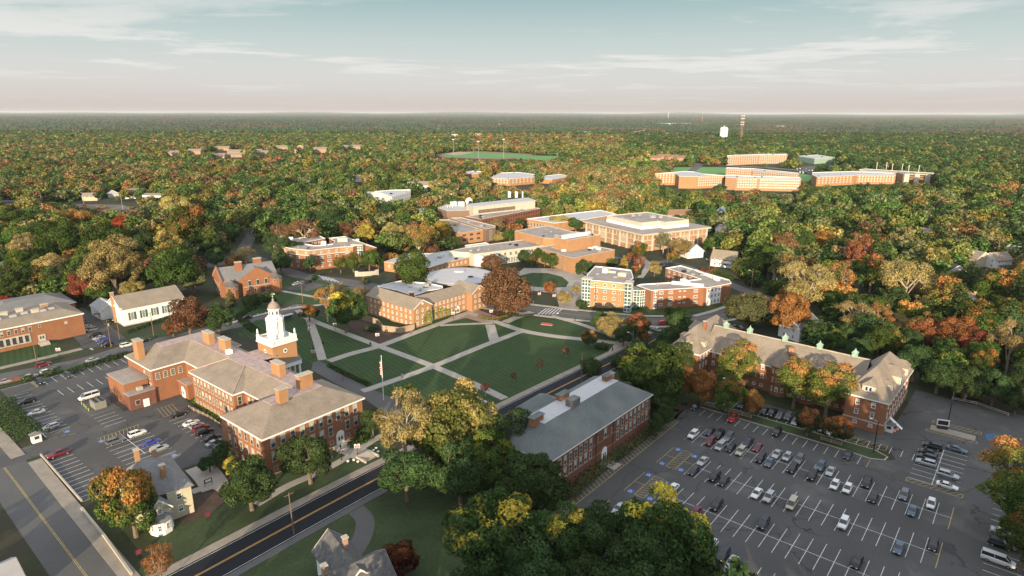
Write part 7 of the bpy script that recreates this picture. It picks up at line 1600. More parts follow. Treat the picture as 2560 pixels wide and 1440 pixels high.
row_of_cars([(1757, 1152, 'sedan', 'silver'), (1735, 1175, 'sedan', 'dark'), (1786, 1191, 'suv', 'black'), (1810, 1201, 'sedan', 'black'), (1892, 1232, 'sedan', 'white'), (1922, 1242, 'suv', 'silver'), (1980, 1258, 'minivan', 'tan'), (2109, 1307, 'suv', 'white'), (2247, 1368, 'sedan', 'slate'), (2333, 1360, 'sedan', 'black')], lv, 'in the middle double row', grp)
row_of_cars([(1682, 1220, 'sedan', 'white'), (1663, 1236, 'hatch', 'black'), (1791, 1262, 'suv', 'black'), (1738, 1279, 'sedan', 'maroon'), (1908, 1307, 'suv', 'dark'), (2142, 1403, 'sedan', 'black')], lv, 'in the lower double row', grp)
row_of_cars([(1547, 1270, 'sedan', 'silver'), (1779, 1362, 'hatch', 'white'), (1807, 1386, 'suv', 'dark'), (1830, 1405, 'sedan', 'silver')], lv, 'beside the yellow-flecked trees at the near edge', grp)
row_of_cars([(2332, 1115, 'suv', 'black'), (2320, 1130, 'sedan', 'black'), (2318, 1143, 'suv', 'dark'), (2315, 1156, 'suv', 'silver')], -39.6 + 180, 'on the left side of the short east block', grp)
row_of_cars([(2392, 1122, 'sedan', 'slate'), (2370, 1187, 'suv', 'silver'), (2368, 1213, 'sedan', 'white')], -39.6, 'on the right side of the short east block', grp)
row_of_cars([(2523, 1257, 'suv', 'silver'), (2555, 1248, 'suv', 'dark'), (2508, 1330, 'sedan', 'silver'), (2503, 1360, 'suv', 'black'), (2495, 1399, 'van', 'white')], -39.6, 'at the right edge of the view', grp)
g2 = 'cars parked beside the main hall'; mu = 50.87
row_of_cars([(68, 1002, 'suv', 'black'), (90, 1030, 'sedan', 'silver'), (127, 1066, 'hatch', 'silver')], mu + 180, 'along the left hedge of the car park', g2)
row_of_cars([(147, 1133, 'pickup', 'maroon')], mu + 180, 'alone at the head of the empty left row', g2)
row_of_cars([(288, 1102, 'suv', 'grey')], mu, 'on the near side of the middle block', g2)
row_of_cars([(343, 1083, 'suv', 'white'), (377, 1105, 'sedan', 'blue'), (398, 1121, 'suv', 'silver')], mu, 'on the far side of the middle block', g2)
row_of_cars([(448, 1034, 'sedan', 'black'), (478, 1056, 'sedan', 'white'), (492, 1063, 'hatch', 'silver'), (502, 1070, 'suv', 'maroon'), (511, 1079, 'suv', 'black'), (530, 1093, 'sedan', 'dark'), (536, 1106, 'sedan', 'silver'), (552, 1114, 'hatch', 'slate')], mu, 'nosed up to the main hall wall', g2)
row_of_cars([(222, 991, 'van', 'white')], mu + 180, 'behind the chiller unit', g2)
row_of_cars([(100, 954, 'suv', 'black'), (170, 937, 'hatch', 'dark')], mu - 90, 'in the row below the street hedge', g2)
g3 = 'cars on the street past the chapel'
row_of_cars([(15, 952, 'sedan', 'silver'), (75, 940, 'sedan', 'tan'), (118, 928, 'hatch', 'white'), (232, 899, 'sedan', 'silver'), (273, 890, 'sedan', 'slate')], mu, 'on the street behind the clipped hedge', g3)
row_of_cars([(108, 911, 'suv', 'maroon'), (317, 862, 'suv', 'white'), (363, 850, 'sedan', 'black'), (618, 793, 'sedan', 'black')], mu, 'at the far kerb of the chapel street', g3)
row_of_cars([(190, 797, 'sedan', 'black'), (203, 806, 'hatch', 'slate'), (215, 817, 'sedan', 'tan'), (228, 824, 'suv', 'grey'), (238, 837, 'suv', 'black'), (247, 844, 'sedan', 'silver'), (256, 848, 'sedan', 'blue'), (261, 855, 'sedan', 'dark'), (268, 861, 'hatch', 'black'), (181, 790, 'suv', 'black')], mu + 180, 'in the alley between museum and chapel', 'cars in the alley')
g4 = 'cars on the side lanes'
row_of_cars([(1641, 823, 'sedan', 'silver')], 120, 'coming round the bend beside the long dormitory', g4); row_of_cars([(1658, 807, 'suv', 'red')], 20, 'at the junction behind the long dormitory', g4)
row_of_cars([(1808, 807, 'suv', 'slate'), (1822, 812, 'sedan', 'black'), (1835, 816, 'sedan', 'maroon'), (1850, 820, 'suv', 'dark')], 95, 'in the shade behind the long dormitory', g4)
row_of_cars([(740, 709, 'sedan', 'silver'), (760, 706, 'sedan', 'slate'), (773, 704, 'suv', 'black')], 60, 'in the small yard right of the old library', g4)
row_of_cars([(1663, 664, 'sedan', 'grey'), (795, 484, 'sedan', 'white'), (2345, 760, 'sedan', 'silver'), (2364, 764, 'sedan', 'white'), (2250, 742, 'sedan', 'white'), (512, 650, 'suv', 'dark')], 30, 'on a lane among the trees', g4)
# far car parks: too small to show their parts
def far_cars(recs, deg, where, group):
    for i, (x, y) in enumerate(recs):
        k = ['sedan', 'suv', 'hatch'][i % 3]; c = ['white', 'silver', 'dark', 'black', 'grey', 'white', 'maroon'][(i * 5) % 7]; p = G(x, y, .7); p.z = .1; cat_l = f'small {CN.get(c, c)} car {where}'
        make_car(k, c, p, deg, cat_l, group, tiny=True)
far_cars([(248 + i * 6, 534) for i in range(5)] + [(250 + i * 6, 539) for i in range(6)] + [(303, 532), (350, 538), (357, 540), (168, 521), (248, 517), (200, 523), (410, 495), (428, 501), (308, 546)], 20, 'in the far left car park', 'cars in the far left car park')
far_cars([(1992 + i * 7.5, 421 + i * .5 + j * 2.6) for j in range(5) for i in range(17 - j)], 80, 'in the distant car park by the pale hall', 'cars in the distant car park')
far_cars([(1345 + i * 9, 506 - i * .35) for i in range(20)], 90, 'along the lane behind the white roofed gymnasium', 'cars behind the gymnasium')

# ================================================================ street furniture
def pole(x, y, h, label, arms=1, trans=False, lamp=False, name='utility_pole', cat='utility pole', m=m_wood, lean=0):
    p = G(x, y); t = thing(name, label, cat, p); o = MB(); o.tube(p, p + Vector((lean, 0, h)), .17, .11, 8); part('pole', m, t, o)
    for k in range(arms): o = MB(); o.box(p + Vector((lean, 0, h - .5 - k * 1.0)), (2.2, .12, .14), .85); part('crossarm', m_wood, t, o)
    if trans: o = MB(); o.lathe(p + Vector((.45, .1, h - 2.6)), [(.28, 0), (.3, .9), (.15, 1.0)], 10); part('transformer', m_metal, t, o)
    if lamp: o = MB(); o.tube(p + Vector((0, 0, h - 1.5)), p + Vector((-1.6, .5, h - .8)), .05); a = part('lamp_arm', m_metal, t, o); o = MB(); o.box(p + Vector((-1.8, .55, h - .85)), (.7, .3, .16), -.3); sub('lamp_head', m_white, a, t, o)
    return t
pole(735, 1336, 10.5, 'dark wooden pole at the kerb of the fresh black road', 1, lean=-.25)
pole(278, 868, 11.5, 'tall wooden pole with transformer at the mouth of the alley', 2, True)
pole(300, 852, 9.5, 'slim pole with a lamp in front of the chapel chimney', 0, lamp=True); pole(385, 843, 11, 'wooden pole standing before the white chapel wall', 1)
pole(92, 905, 11, 'wooden pole on the verge before the museum', 1); pole(757, 757, 11.5, 'sunlit wooden pole on the lawn right of the old library', 1, lamp=True)
pole(581, 650, 13, 'tall thin pole on the road above the old library', 1); pole(1453, 962, 12.0, 'wooden pole beside the black road in front of the hall with green slates', 1)
pole(1334, 764, 11.5, 'bare tan pole rising beside the bronze beech', 0); pole(1818, 1030, 12, 'tan wooden pole among the orange trees at the rail fence', 0, lamp=True)
pole(1668, 662, 12, 'white-topped pole in front of the gambrel cottage', 1, lamp=True); pole(1772, 682, 9, 'pole in front of the white house with the brick chimney', 0, lamp=True)
pole(1878, 722, 11, 'lamp pole at the lane right of the residence', 1, lamp=True); pole(1580, 888, 10, 'lamp pole where the black road reaches the corner plaza', 0, lamp=True)
pole(1487, 770, 11, 'thin dark pole in front of the olive-topped residence', 0, m=m_dark); pole(616, 610, 12, 'pole on the bend of the back road', 2); pole(770, 672, 9, 'lamp pole at the apartment hall corner', 0, lamp=True, m=m_metal)
pole(2183, 1133, 11, 'black lamp pole at the tip of the grass island', 0, m=m_dark, lamp=True); pole(2368, 1066, 11, 'black lamp pole beside the roadworks message board', 0, m=m_dark)
for x, y, h, q in ((107, 520, 13, 'first'), (210, 512, 13, 'third'), (307, 523, 15, 'fourth'), (167, 502, 11, 'second'), (360, 530, 12, 'fifth'), (455, 515, 11, 'sixth')): pole(x, y, h, f'{q} light mast from the left around the far left car park', 0, lamp=True, m=m_metal, name='lamp_post', cat='lamp post')
for x, y, h, q in ((1134, 388, 34, 'left'), (1196, 396, 34, 'middle'), (1259, 396, 38, 'right')):
    p = G(x, y); t = thing('floodlight_mast', f'tall white floodlight mast, {q} one of three at the sports field', 'floodlight', p, group='floodlights at the sports field'); o = MB(); o.tube(p, p + Vector((0, 0, h)), .3, .22, 6); part('pole', m_metal, t, o); o = MB(); o.box(p + Vector((0, 0, h)), (5, .8, 1.5)); part('lamp_bank', m_metal, t, o)
m_ban = mat('banner_red', (.42, .05, .05), .7, 0, 1)
BAN = thing('banner_lamp', 'x', 'lamp post', (0, 0, 0)); o = MB(); o.lathe((0, 0, 0), [(.16, 0), (.16, .4), (.07, .5), (.06, 3.7)], 8); part('pole', m_dark, BAN, o); o = MB(); o.lathe((0, 0, 3.7), [(.1, 0), (.24, .2), (.2, .6), (.05, .8)], 8); part('lamp_head', m_dark, BAN, o)
for s in (-1, 1):
    o = MB(); o.box((s * .45, 0, 2.6), (.6, .04, 1.2)); b_ = part('banner', m_white, BAN, o); o = MB(); o.box((s * .45, -.03, 2.45), (.36, .03, .7)); sub('banner_emblem', m_ban, b_, BAN, o)
LN = [(775, 837, 'on the path nearest the bell tower'), (838, 826, 'on the long path left of the mulch bed'), (944, 852, 'in the mulch bed below the tan fence'), (1133, 797, 'before the ivy wall of the L-shaped hall'), (1228, 792, 'on the mulch under the bronze beech'), (1348, 747, 'left of the gate walk to the plaza'), (1385, 752, 'right of the gate walk to the plaza'), (854, 1150, 'left of the front steps of the main hall'), (894, 1137, 'right of the front steps of the main hall'), (148, 890, 'before the museum door'), (784, 895, 'at the portico corner of the main hall'), (1262, 775, 'at the end of the low hedge by the beech')]
for i, (x, y, w) in enumerate(LN):
    p = G(x, y); p.z = .05; lb = 'black bannered lamp post ' + w
    if i == 0: BAN.location = p; BAN['label'] = lb; BAN.rotation_euler = (0, 0, .2); BAN['group'] = 'campus lamp posts with banners'
    else: clone(BAN, p, .2, lb, 'campus lamp posts with banners')
# flag
p = G(959, 1000); t = thing('flagpole', 'tall white flagpole with a furled red and white flag at the lawn corner', 'flagpole', p); o = MB(); o.lathe(p, [(.25, 0), (.16, .2), (.12, 7), (.07, 15.2), (.14, 15.3), (.14, 15.45)], 8); part('pole', m_white, t, o)
fl = MB(); rr = random.Random(2)
for k in range(8):
    z0 = 13.6 - k * .62; a = .22 + .06 * math.sin(k * 2.1); b = .22 + .06 * math.sin((k + 1) * 2.1)
    fl.add([p + Vector((-.14, 0, z0)), p + Vector((-.14 - a * 2, .15 * math.sin(k), z0 - .1)), p + Vector((-.14 - b * 2, .15 * math.sin(k + 1), z0 - .7)), p + Vector((-.14, 0, z0 - .62))], [(0, 1, 2, 3)])
def ex_flag(t_, last, geo, noise):
    s = t_.nodes.new('ShaderNodeSeparateXYZ'); t_.links.new(geo.outputs['Position'], s.inputs[0]); m_ = t_.nodes.new('ShaderNodeMath'); m_.operation = 'MULTIPLY'; m_.inputs[1].default_value = 1.3; t_.links.new(s.outputs[2], m_.inputs[0]); f = t_.nodes.new('ShaderNodeMath'); f.operation = 'FRACT'; t_.links.new(m_.outputs[0], f.inputs[0])
    g = t_.nodes.new('ShaderNodeMath'); g.operation = 'GREATER_THAN'; g.inputs[1].default_value = .5; t_.links.new(f.outputs[0], g.inputs[0]); return mixc(t_, g.outputs[0], last, (.65, .62, .6))
part('flag', mat('flag_cloth', (.5, .04, .05), .8, 0, 1, extra=ex_flag), t, fl)
# front steps of the main hall
F = MHF; t = thing('entrance_steps', 'stone flight of steps with side walls down to the sidewalk before the main hall', 'steps', F(23.2, -11.5)); o = MB()
for k in range(6): o.box(F(23.2, -9.6 - k * .55, .55 - k * .09), (3.4, .55, .7 - k * .1), F.a)
part('step', m_stone, t, o)
for s in (-2.1, 2.1): o = MB(); o.box(F(23.2 + s, -11.2, .45), (.4, 4.2, .7), F.a); part('side_wall', m_stone, t, o)
for i, (u, v) in enumerate(((20.0, -9.5), (20.2, -11), (18.6, -8.8), (26.6, -9.6), (26.9, -11.2), (27.8, -9.2))):
    c = F(u, v); t = thing('flower_pot', f'{ORD[i]} pale round flower pot from the left beside the front steps', 'flower pot', c, group='pale flower pots by the front steps'); o = MB(); o.lathe(c, [(.25, 0), (.42, .35), (.38, .4), (.1, .42)], 10); part('pot', m_white, t, o)
c = MHF(23.2, -5.4); sheet('forecourt', [MHF(20.5, -9.4), MHF(26, -9.4), MHF(26.5, -2.8), MHF(20, -2.8)], m_walk, .1, world=True, keep=False)
# bus shelters, booths, chiller, roadworks board, boom lift, bins, benches
def shelter(x, y, deg, label):
    c = G(x, y); F = Fr(c.x, c.y, deg); t = thing('bus_shelter', label, 'shelter', c); o = MB()
    for a in (-1.9, 1.9):
        for b in (-.7, .7): o.tube(F(a, b, 0), F(a, b, 2.4), .06)
    part('frame', m_dark, t, o); o = MB(); o.box(F(0, 0, 2.5), (4.4, 2.0, .16), F.a); part('roof', m_flatw, t, o); o = MB(); o.box(F(0, .72, 1.25), (3.7, .04, 1.9), F.a); part('glass_panel', m_glassg, t, o); o = MB(); o.box(F(0, .4, .5), (2.6, .4, .08), F.a); part('bench', m_wood, t, o)
shelter(1203, 1026, 50, 'small bus shelter with a white roof at the lawn edge of the black road'); shelter(722, 800, 55, 'long dark-framed shelter with a pale roof beside the bell tower')
def booth(x, y, deg, label):
    c = G(x, y); F = Fr(c.x, c.y, deg); t = thing('guard_booth', label, 'booth', c); o = MB(); o.box(F(0, 0, 1.2), (2.2, 1.8, 2.4), F.a); part('wall', m_white, t, o)
    o = MB(); o.add([F(a, b, z) for a, b, z in ((-1.5, -1.3, 2.4), (1.5, -1.3, 2.4), (1.5, 1.3, 2.4), (-1.5, 1.3, 2.4), (0, 0, 3.2))], [(0, 1, 4), (1, 2, 4), (2, 3, 4), (3, 0, 4), (3, 2, 1, 0)]); part('roof', m_slateg, t, o)
    for s in (0, 1): o = MB(); o.box(F(0 if s else 0, -.92, 1.5) if s else F(1.12, 0, 1.5), (1.1, .06, .9), F.a if s else F.a + math.pi / 2); part('window', m_glass, t, o)
booth(92, 1104, 51, 'white guard booth at the entrance of the left car park'); booth(2222, 1078, -40, 'white guard booth at the corner of the long dormitory')
for x, y, lb in ((2236, 1080, 'left'), (2243, 1076, 'right')):
    c = G(x, y); t = thing('traffic_drum', f'orange and white traffic drum beside the dormitory booth, {lb} one of the pair', 'traffic drum', c); o = MB(); o.lathe(c, [(.38, 0), (.34, .1), (.3, 1.1), (.1, 1.15)], 12); part('drum', mat('drum_orange', (.6, .12, .05), .6, 0, 1), t, o); o = MB(); o.lathe(c, [(.352, .35), (.34, .55)], 12); o.lathe(c, [(.335, .7), (.325, .9)], 12); part('reflective_band', m_white, t, o)
c = G(247, 1018); F = Fr(c.x, c.y, mu); t = thing('chiller_unit', 'grey chiller unit with fans inside its kerbed yard', 'chiller', c); o = MB(); o.box(F(0, 0, 1.35), (3.2, 4.6, 2.3), F.a); part('casing', mat('chiller_grey', (.22, .22, .19), .7, .1, 1), t, o)
for a in (-.8, .8):
    for b in (-1.6, -.5, .6, 1.7): o = MB(); o.lathe(F(a, b, 2.5), [(.48, 0), (.48, .15), (.05, .16)], 12); part('fan', m_dark, t, o)
o = MB(); o.prism([F(-4, -5), F(4, -5), F(4, 5), F(-4, 5)], 0, .17); struct('kerb_island', o, m_road)
for i, (x, y) in enumerate(((205, 1012), (211, 1018), (216, 1023), (222, 1029))):
    c = G(x, y); t = thing('bollard', f'{ORD[i]} yellow-green bollard counting from the far end of the chiller yard', 'bollard', c, group='yellow bollards by the chiller'); o = MB(); o.lathe(c, [(.1, 0), (.1, 1.15), (.03, 1.25)], 8); part('post', mat('bollard_yellow', (.45, .5, .12), .6, 0, 1), t, o)
c = G(2355, 1072); F = Fr(c.x, c.y, -20); t = thing('message_board', 'roadworks message board trailer with a white frame and blank dark screen', 'sign', c); o = MB(); o.box(F(0, 0, .5), (2.6, 1.2, .5), F.a); part('trailer', m_dark, t, o); o = MB(); o.box(F(0, 0, 2.0), (3.2, .2, 1.9), F.a); s_ = part('frame', m_white, t, o); o = MB(); o.box(F(0, -.14, 2.0), (2.6, .06, 1.3), F.a); sub('screen', m_dark, s_, t, o)
c = G(2535, 1128); t = thing('boom_lift', 'blue boom lift with its cage stretched over the car park at right', 'boom lift', c); F = Fr(c.x, c.y, 150)
tip = G(2478, 1090, 5.5); base = G(2570, 1150, 2.0); base.z = 2.0; tip.z = 5.5; o = MB(); o.tube(base, (base + tip) / 2, .26, .24, 4); o.tube((base + tip) / 2, tip, .18, .16, 4); part('boom', m_bluep, t, o)
o = MB()
for z in (-.9, -.4, .2):
    for a, b in (((-1, -.5), (1, -.5)), ((1, -.5), (1, .5)), ((1, .5), (-1, .5)), ((-1, .5), (-1, -.5))): o.tube(tip + Vector((a[0], a[1], z)), tip + Vector((b[0], b[1], z)), .07, n=4)
for a in (-1, 0, 1):
    for b in (-.5, .5): o.tube(tip + Vector((a, b, -.9)), tip + Vector((a, b, .2)), .07, n=4)
part('cage', m_bluep, t, o); o = MB(); o.box(base + Vector((0, 0, -.9)), (3.2, 2.2, 1.2), .4); bs = part('chassis', m_bluep, t, o)
for a in (-1, 1):
    for b in (-1, 1): o = MB(); q = base + Vector((a * 1.2, b * 1.15, -1.55)); o.tube(q - Vector((0, .15, 0)), q + Vector((0, .15, 0)), .45, n=12); part('wheel', m_tire, t, o)
# monument sign, stone sign wall, red signs
c = G(1367, 812); F = Fr(c.x, c.y, -18); t = thing('monument_bench', 'long dark red slab monument lying on the upper lawn', 'monument', c); o = MB(); o.box(F(0, 0, .45), (4.6, 1.2, .7), F.a); part('slab', mat('granite_red', (.28, .05, .06), .4, .1, 2), t, o); o = MB(); o.box(F(0, 0, .1), (5.2, 1.8, .14), F.a); part('plinth', m_stone, t, o)
c = G(917, 690); F = Fr(c.x, c.y, 18); t = thing('sign_wall', 'curved stone entrance wall with raised ends beside the back road', 'wall', c); o = MB()
for k in range(7): o.box(F(-5.5 + k * 1.9, .25 * (k - 3) ** 2 * .3, 1.3 if 0 < k < 6 else 1.6), (2.0, .6, 2.6 if 0 < k < 6 else 3.2), F.a + (k - 3) * .12)
part('stone_wall', m_stone, t, o); KEEP.append(([F(-7, -1), F(7, -1), F(7, 2), F(-7, 2)], 1))
for x, y, lb in ((521, 1298, 'small red sign on the slope right of the cream house'), (349, 1392, 'maroon sign panel on posts below the orange maple'), (828, 684, 'dark red sign at the crossing by the apartment hall')):
    c = G(x, y); F = Fr(c.x, c.y, 45); t = thing('campus_sign', lb, 'sign', c); o = MB(); o.box(F(0, 0, 1.2), (1.1, .12, 1.1), F.a); part('panel', mat('sign_maroon', (.16, .03, .05), .6, 0, 1), t, o); o = MB(); [o.box(F(s, 0, .6), (.12, .12, 1.2), F.a) for s in (-.45, .45)]; part('post', m_dark, t, o)
c = G(522, 1215); F = Fr(c.x, c.y, 45); t = thing('notice_board', 'black framed notice board on the paved corner by the round shrub bed', 'sign', c); o = MB(); o.box(F(0, 0, 1.5), (1.9, .12, 1.1), F.a); part('board', m_dark, t, o); o = MB(); o.box(F(0, -.08, 1.55), (1.4, .05, .6), F.a); part('notice', m_white, t, o); o = MB(); [o.box(F(s, 0, .5), (.1, .1, 1.0), F.a) for s in (-.85, .85)]; part('post', m_dark, t, o)
for i, (x, y, lb) in enumerate([(926, 862, 'black litter bin where the two left paths cross'), (808, 860, 'black litter bin on the little paved spur by the striped lawn'), (96, 892, 'black litter bin before the museum steps'), (832, 1147, 'black litter bin at the front steps of the main hall')]):
    c = G(x, y); t = thing('litter_bin', lb, 'bin', c); o = MB(); o.lathe(c, [(.3, 0), (.36, .9), (.3, 1.0), (.12, 1.15)], 10); part('bin', m_dark, t, o)
def table(x, y, lb):
    c = G(x, y); F = Fr(c.x, c.y, 20); t = thing('picnic_table', lb, 'picnic table', c); o = MB(); o.box(F(0, 0, .75), (1.9, .8, .06), F.a); part('table_top', m_dark, t, o)
    for s in (-.7, .7): o = MB(); o.box(F(0, s, .45), (1.9, .28, .05), F.a); part('seat', m_dark, t, o)
    o = MB(); [o.box(F(s, 0, .38), (.1, 1.3, .72), F.a) for s in (-.6, .6)]; part('leg', m_dark, t, o)
table(1709, 1012, 'black picnic table on the bare patch beside the big car park'); table(1690, 1028, 'black picnic table nearest the hall with green slates')
# fences, hedges, retaining walls
def fence(pts, h, m, name, label, cat='fence', th=.12, post=2.4, rail=False, z=0):
    P = [G(x, y) for x, y in pts]; t = thing(name, label, cat, P[0]); o = MB(); ps = MB()
    for a, b in zip(P, P[1:]):
        d = b - a; L = d.length; rz = math.atan2(d.y, d.x); c = (a + b) / 2
        if rail:
            for zz in (.45, .95): o.box(c + Vector((0, 0, zz + z)), (L, .1, .16), rz)
        else: o.box(c + Vector((0, 0, h / 2 + z)), (L, th, h), rz)
        n_ = max(1, int(L / post))
        for k in range(n_ + 1): q = a + d * (k / n_); ps.box(q + Vector((0, 0, (h + .12) / 2 + z)), (.22, .22, h + .12), rz)
    part('panel' if not rail else 'rail', m, t, o)
    if post < 50: part('post', m, t, ps)
    return t
fence([(860, 772), (893, 795), (945, 812), (958, 828), (1000, 833), (1036, 825), (1038, 812)], 2.6, m_fence, 'yard_fence', 'tall tan board fence curving round the kitchen yard of the L-shaped hall')
fence([(1753, 1012), (1877, 1047)], 1.2, m_fence, 'rail_fence', 'weathered two-rail fence along the left end of the grass island', rail=True)
fence([(2052, 1100), (2103, 1116)], 1.2, m_fence, 'rail_fence', 'short two-rail fence near the right end of the grass island', rail=True)
fence([(473, 1022), (520, 1045), (602, 1100)], 1.1, m_fence, 'handrail', 'pale handrail beside the hedge below the main hall', rail=True, post=2.5)
fence([(102, 1138), (205, 1255)], .5, m_stone, 'low_wall', 'low stone kerb wall between the sidewalk and the left car park', 'wall', .35, 99)
fence([(205, 1275), (262, 1345), (330, 1440)], .8, m_stone, 'retaining_wall', 'rough stone retaining wall below the orange maple', 'wall', .45, 99)
fence([(0, 962), (52, 950)], 1.5, m_brick3, 'brick_wall', 'short red brick wall at the left corner of the car park', 'wall', .35, 99)
fence([(2380, 1000), (2440, 1012), (2520, 1040)], .9, m_walk, 'post_fence', 'line of pale posts at the edge of the dark wood', post=6, th=.05, rail=True)
def hedge(pts, w, h, label, m='G', name='hedge', den=26, seed=1):
    P = smooth_line(gp(pts), 4) if len(pts) > 2 else gp(pts); r_ = np.random.RandomState(seed); V = []; A = []
    c0 = P[0].copy(); c0.z = 0
    for a, b in zip(P, P[1:]):
        d = b - a; L = d.length; n_ = int(L * (w + h) * den); nx = Vector((-d.y, d.x, 0)).normalized()
        for k in range(n_):
            t = r_.rand(); ph = r_.rand() * math.pi; wob = 1 + .18 * math.sin(t * L * 1.7 + a.x) + .1 * r_.randn()
            p = a + d * t + nx * (w / 2 * math.cos(ph) * wob); z = h * math.sin(ph) ** .6 * (wob * .5 + .5) * (r_.rand() ** .25)
            nr = r_.normal(size=3); nr /= np.linalg.norm(nr); u = np.cross(nr, (0.3, .5, 1)); u /= np.linalg.norm(u); v_ = np.cross(nr, u); s = .17 * r_.uniform(.6, 1.3); q = np.array([p.x - c0.x, p.y - c0.y, max(.03, z)])
            V += [q - u * s, q - v_ * s, q + u * s, q + v_ * s]; A += [(r_.rand() * .3 + .3, r_.rand(), z / h, 1)] * 1
    me_ = crown_mesh(name, np.array(V), np.repeat(np.array(A), 4, 0)); me_.materials.append(LM[m][1]); o = D.objects.new(name, me_); COL.objects.link(o); o.location = c0; tag(o, label, 'hedge')
hedge([(163, 937), (185, 930), (208, 923)], 2.6, 2.0, 'clipped dark hedge between car park and street, middle piece'); hedge([(210, 921), (270, 905), (322, 888)], 2.6, 2.0, 'long clipped hedge piece ending at the main hall chimney', seed=2)
hedge([(57, 955), (85, 948)], 2.6, 1.7, 'round clipped bush beside the red brick wall', seed=3); hedge([(108, 942), (155, 926)], 2.8, 1.7, 'clipped hedge piece in front of the white hatchback on the street', seed=4)
hedge([(0, 1005), (20, 1040), (60, 1075), (85, 1095)], 7.0, 1.6, 'broad dark hedge bed along the left side of the car park', seed=5, den=14)
hedge([(822, 915), (870, 940), (925, 965)], 1.8, 1.1, 'low dark hedge along the drive beside the lawn', seed=6); hedge([(1268, 785), (1300, 792), (1335, 788)], 1.6, .9, 'low hedge in front of the bronze beech', seed=7)
hedge([(1195, 792), (1230, 800), (1270, 790)], 2.2, .8, 'flower and shrub bed by the beech plaza', 'm', seed=8); hedge([(1450, 1215), (1510, 1160), (1560, 1105)], 2.4, 1.8, 'grey-green ornamental grass bed left of the classroom hall door', 'p', seed=9, den=16)
hedge([(1515, 1165), (1560, 1135), (1600, 1100), (1640, 1065)], 2.4, 1.8, 'grey-green ornamental grass bed right of the classroom hall door', 'p', seed=10, den=16); hedge([(1425, 1250), (1470, 1205), (1500, 1180)], 2.4, 1.8, 'grey-green ornamental grass bed at the near corner of the classroom hall', 'p', seed=11, den=16)
hedge([(315, 835), (370, 815), (425, 795)], 2.0, 1.4, 'clipped hedge along the foot of the chapel wall', seed=12); hedge([(0, 875), (45, 862), (90, 848)], 2.4, 1.6, 'dark hedge under the museum windows', seed=13)
hedge([(485, 1000), (530, 1035), (585, 1085)], 2.4, .9, 'low green hedge bed at the foot of the main hall', 'g', seed=14); hedge([(870, 1120), (905, 1105), (930, 1095)], 2.4, 1.6, 'rounded green shrubs right of the main hall door', 'g', seed=15)
hedge([(1080, 790), (1115, 780), (1150, 770)], 2.6, .5, 'bright low hedge beneath the ivy wall', 'g', seed=16); hedge([(1790, 680), (1840, 700)], 3, 1.6, 'clipped hedge beside the lane right of the residence', 'g', seed=17); hedge([(1475, 775), (1560, 775), (1620, 772)], 1.8, 1.0, 'dark foundation shrubs before the residence', seed=18)
hedge([(1700, 690), (1750, 695), (1790, 680)], 3.0, 2.4, 'autumn coloured hedge between residence and white houses', 'm', seed=19); hedge([(640, 770), (600, 790), (640, 830)], 3.5, 1.0, 'dark shrub bed left of the bell tower lawn', seed=20)
# water tank and radio mast
p = G(1808, 350); p.z = 0; t = thing('water_tank', 'tall white cylindrical water tank above the pine woods', 'water tank', p); o = MB(); o.lathe(p, [(13.5, 0), (13.5, 40), (11, 43), (6, 45), (.5, 46)], 28); part('tank', m_white, t, o); o = MB(); o.tube(p + Vector((0, 0, 45)), p + Vector((0, 0, 51)), .5); part('antenna', m_white, t, o)
p = G(1852, 352); p.z = 0; t = thing('radio_mast', 'lattice radio mast with antenna rings beside the water tank', 'radio mast', p); o = MB(); h = 84
for k in range(3): a = k * 2.094; o.tube(p + Vector((math.cos(a) * 5, math.sin(a) * 5, 0)), p + Vector((math.cos(a) * 1.6, math.sin(a) * 1.6, h)), .55, .4, 4)
for j in range(16):
    z0 = h * j / 16; z1 = h * (j + 1) / 16; r0 = 5 - 3.4 * j / 16; r1 = 5 - 3.4 * (j + 1) / 16
    for k in range(3): a = k * 2.094; b = (k + 1) * 2.094; o.tube(p + Vector((math.cos(a) * r0, math.sin(a) * r0, z0)), p + Vector((math.cos(b) * r1, math.sin(b) * r1, z1)), .3, n=3, cap=False); o.tube(p + Vector((math.cos(a) * r1, math.sin(a) * r1, z1)), p + Vector((math.cos(b) * r1, math.sin(b) * r1, z1)), .3, n=3, cap=False)
part('lattice', mat('mast_rust', (.30, .17, .12), .8, .1, .1), t, o)
for z in (83, 74, 62, 54):
    o = MB()
    for k in range(9): a = k * .698; o.box(p + Vector((math.cos(a) * 5, math.sin(a) * 5, z)), (1.3, 1.0, 3.4), a)
    for k in range(3): a = k * 2.094; o.tube(p + Vector((0, 0, z)), p + Vector((math.cos(a) * 5, math.sin(a) * 5, z)), .25, n=3)
    part('antenna_ring', m_white, t, o)
for x, y, h, lb in ((1670, 298, 110, 'pale grey far mast on the horizon left of the water tank'), (1755, 310, 100, 'thin reddish far mast between horizon mast and radio mast'), (1792, 290, 130, 'small pale far water tower just above the tank')):
    p = G(x, y); p.z = 0; t = thing('far_mast', lb, 'mast', p); o = MB(); o.tube(p, p + Vector((0, 0, h)), h * .03, h * .02, 5); part('mast', m_white if h != 100 else MATS['mast_rust'], t, o); o = MB(); o.lathe(p + Vector((0, 0, h * .9)), [(h * .03, 0), (h * .06, h * .03), (h * .03, h * .06)], 8); part('head', m_white, t, o)
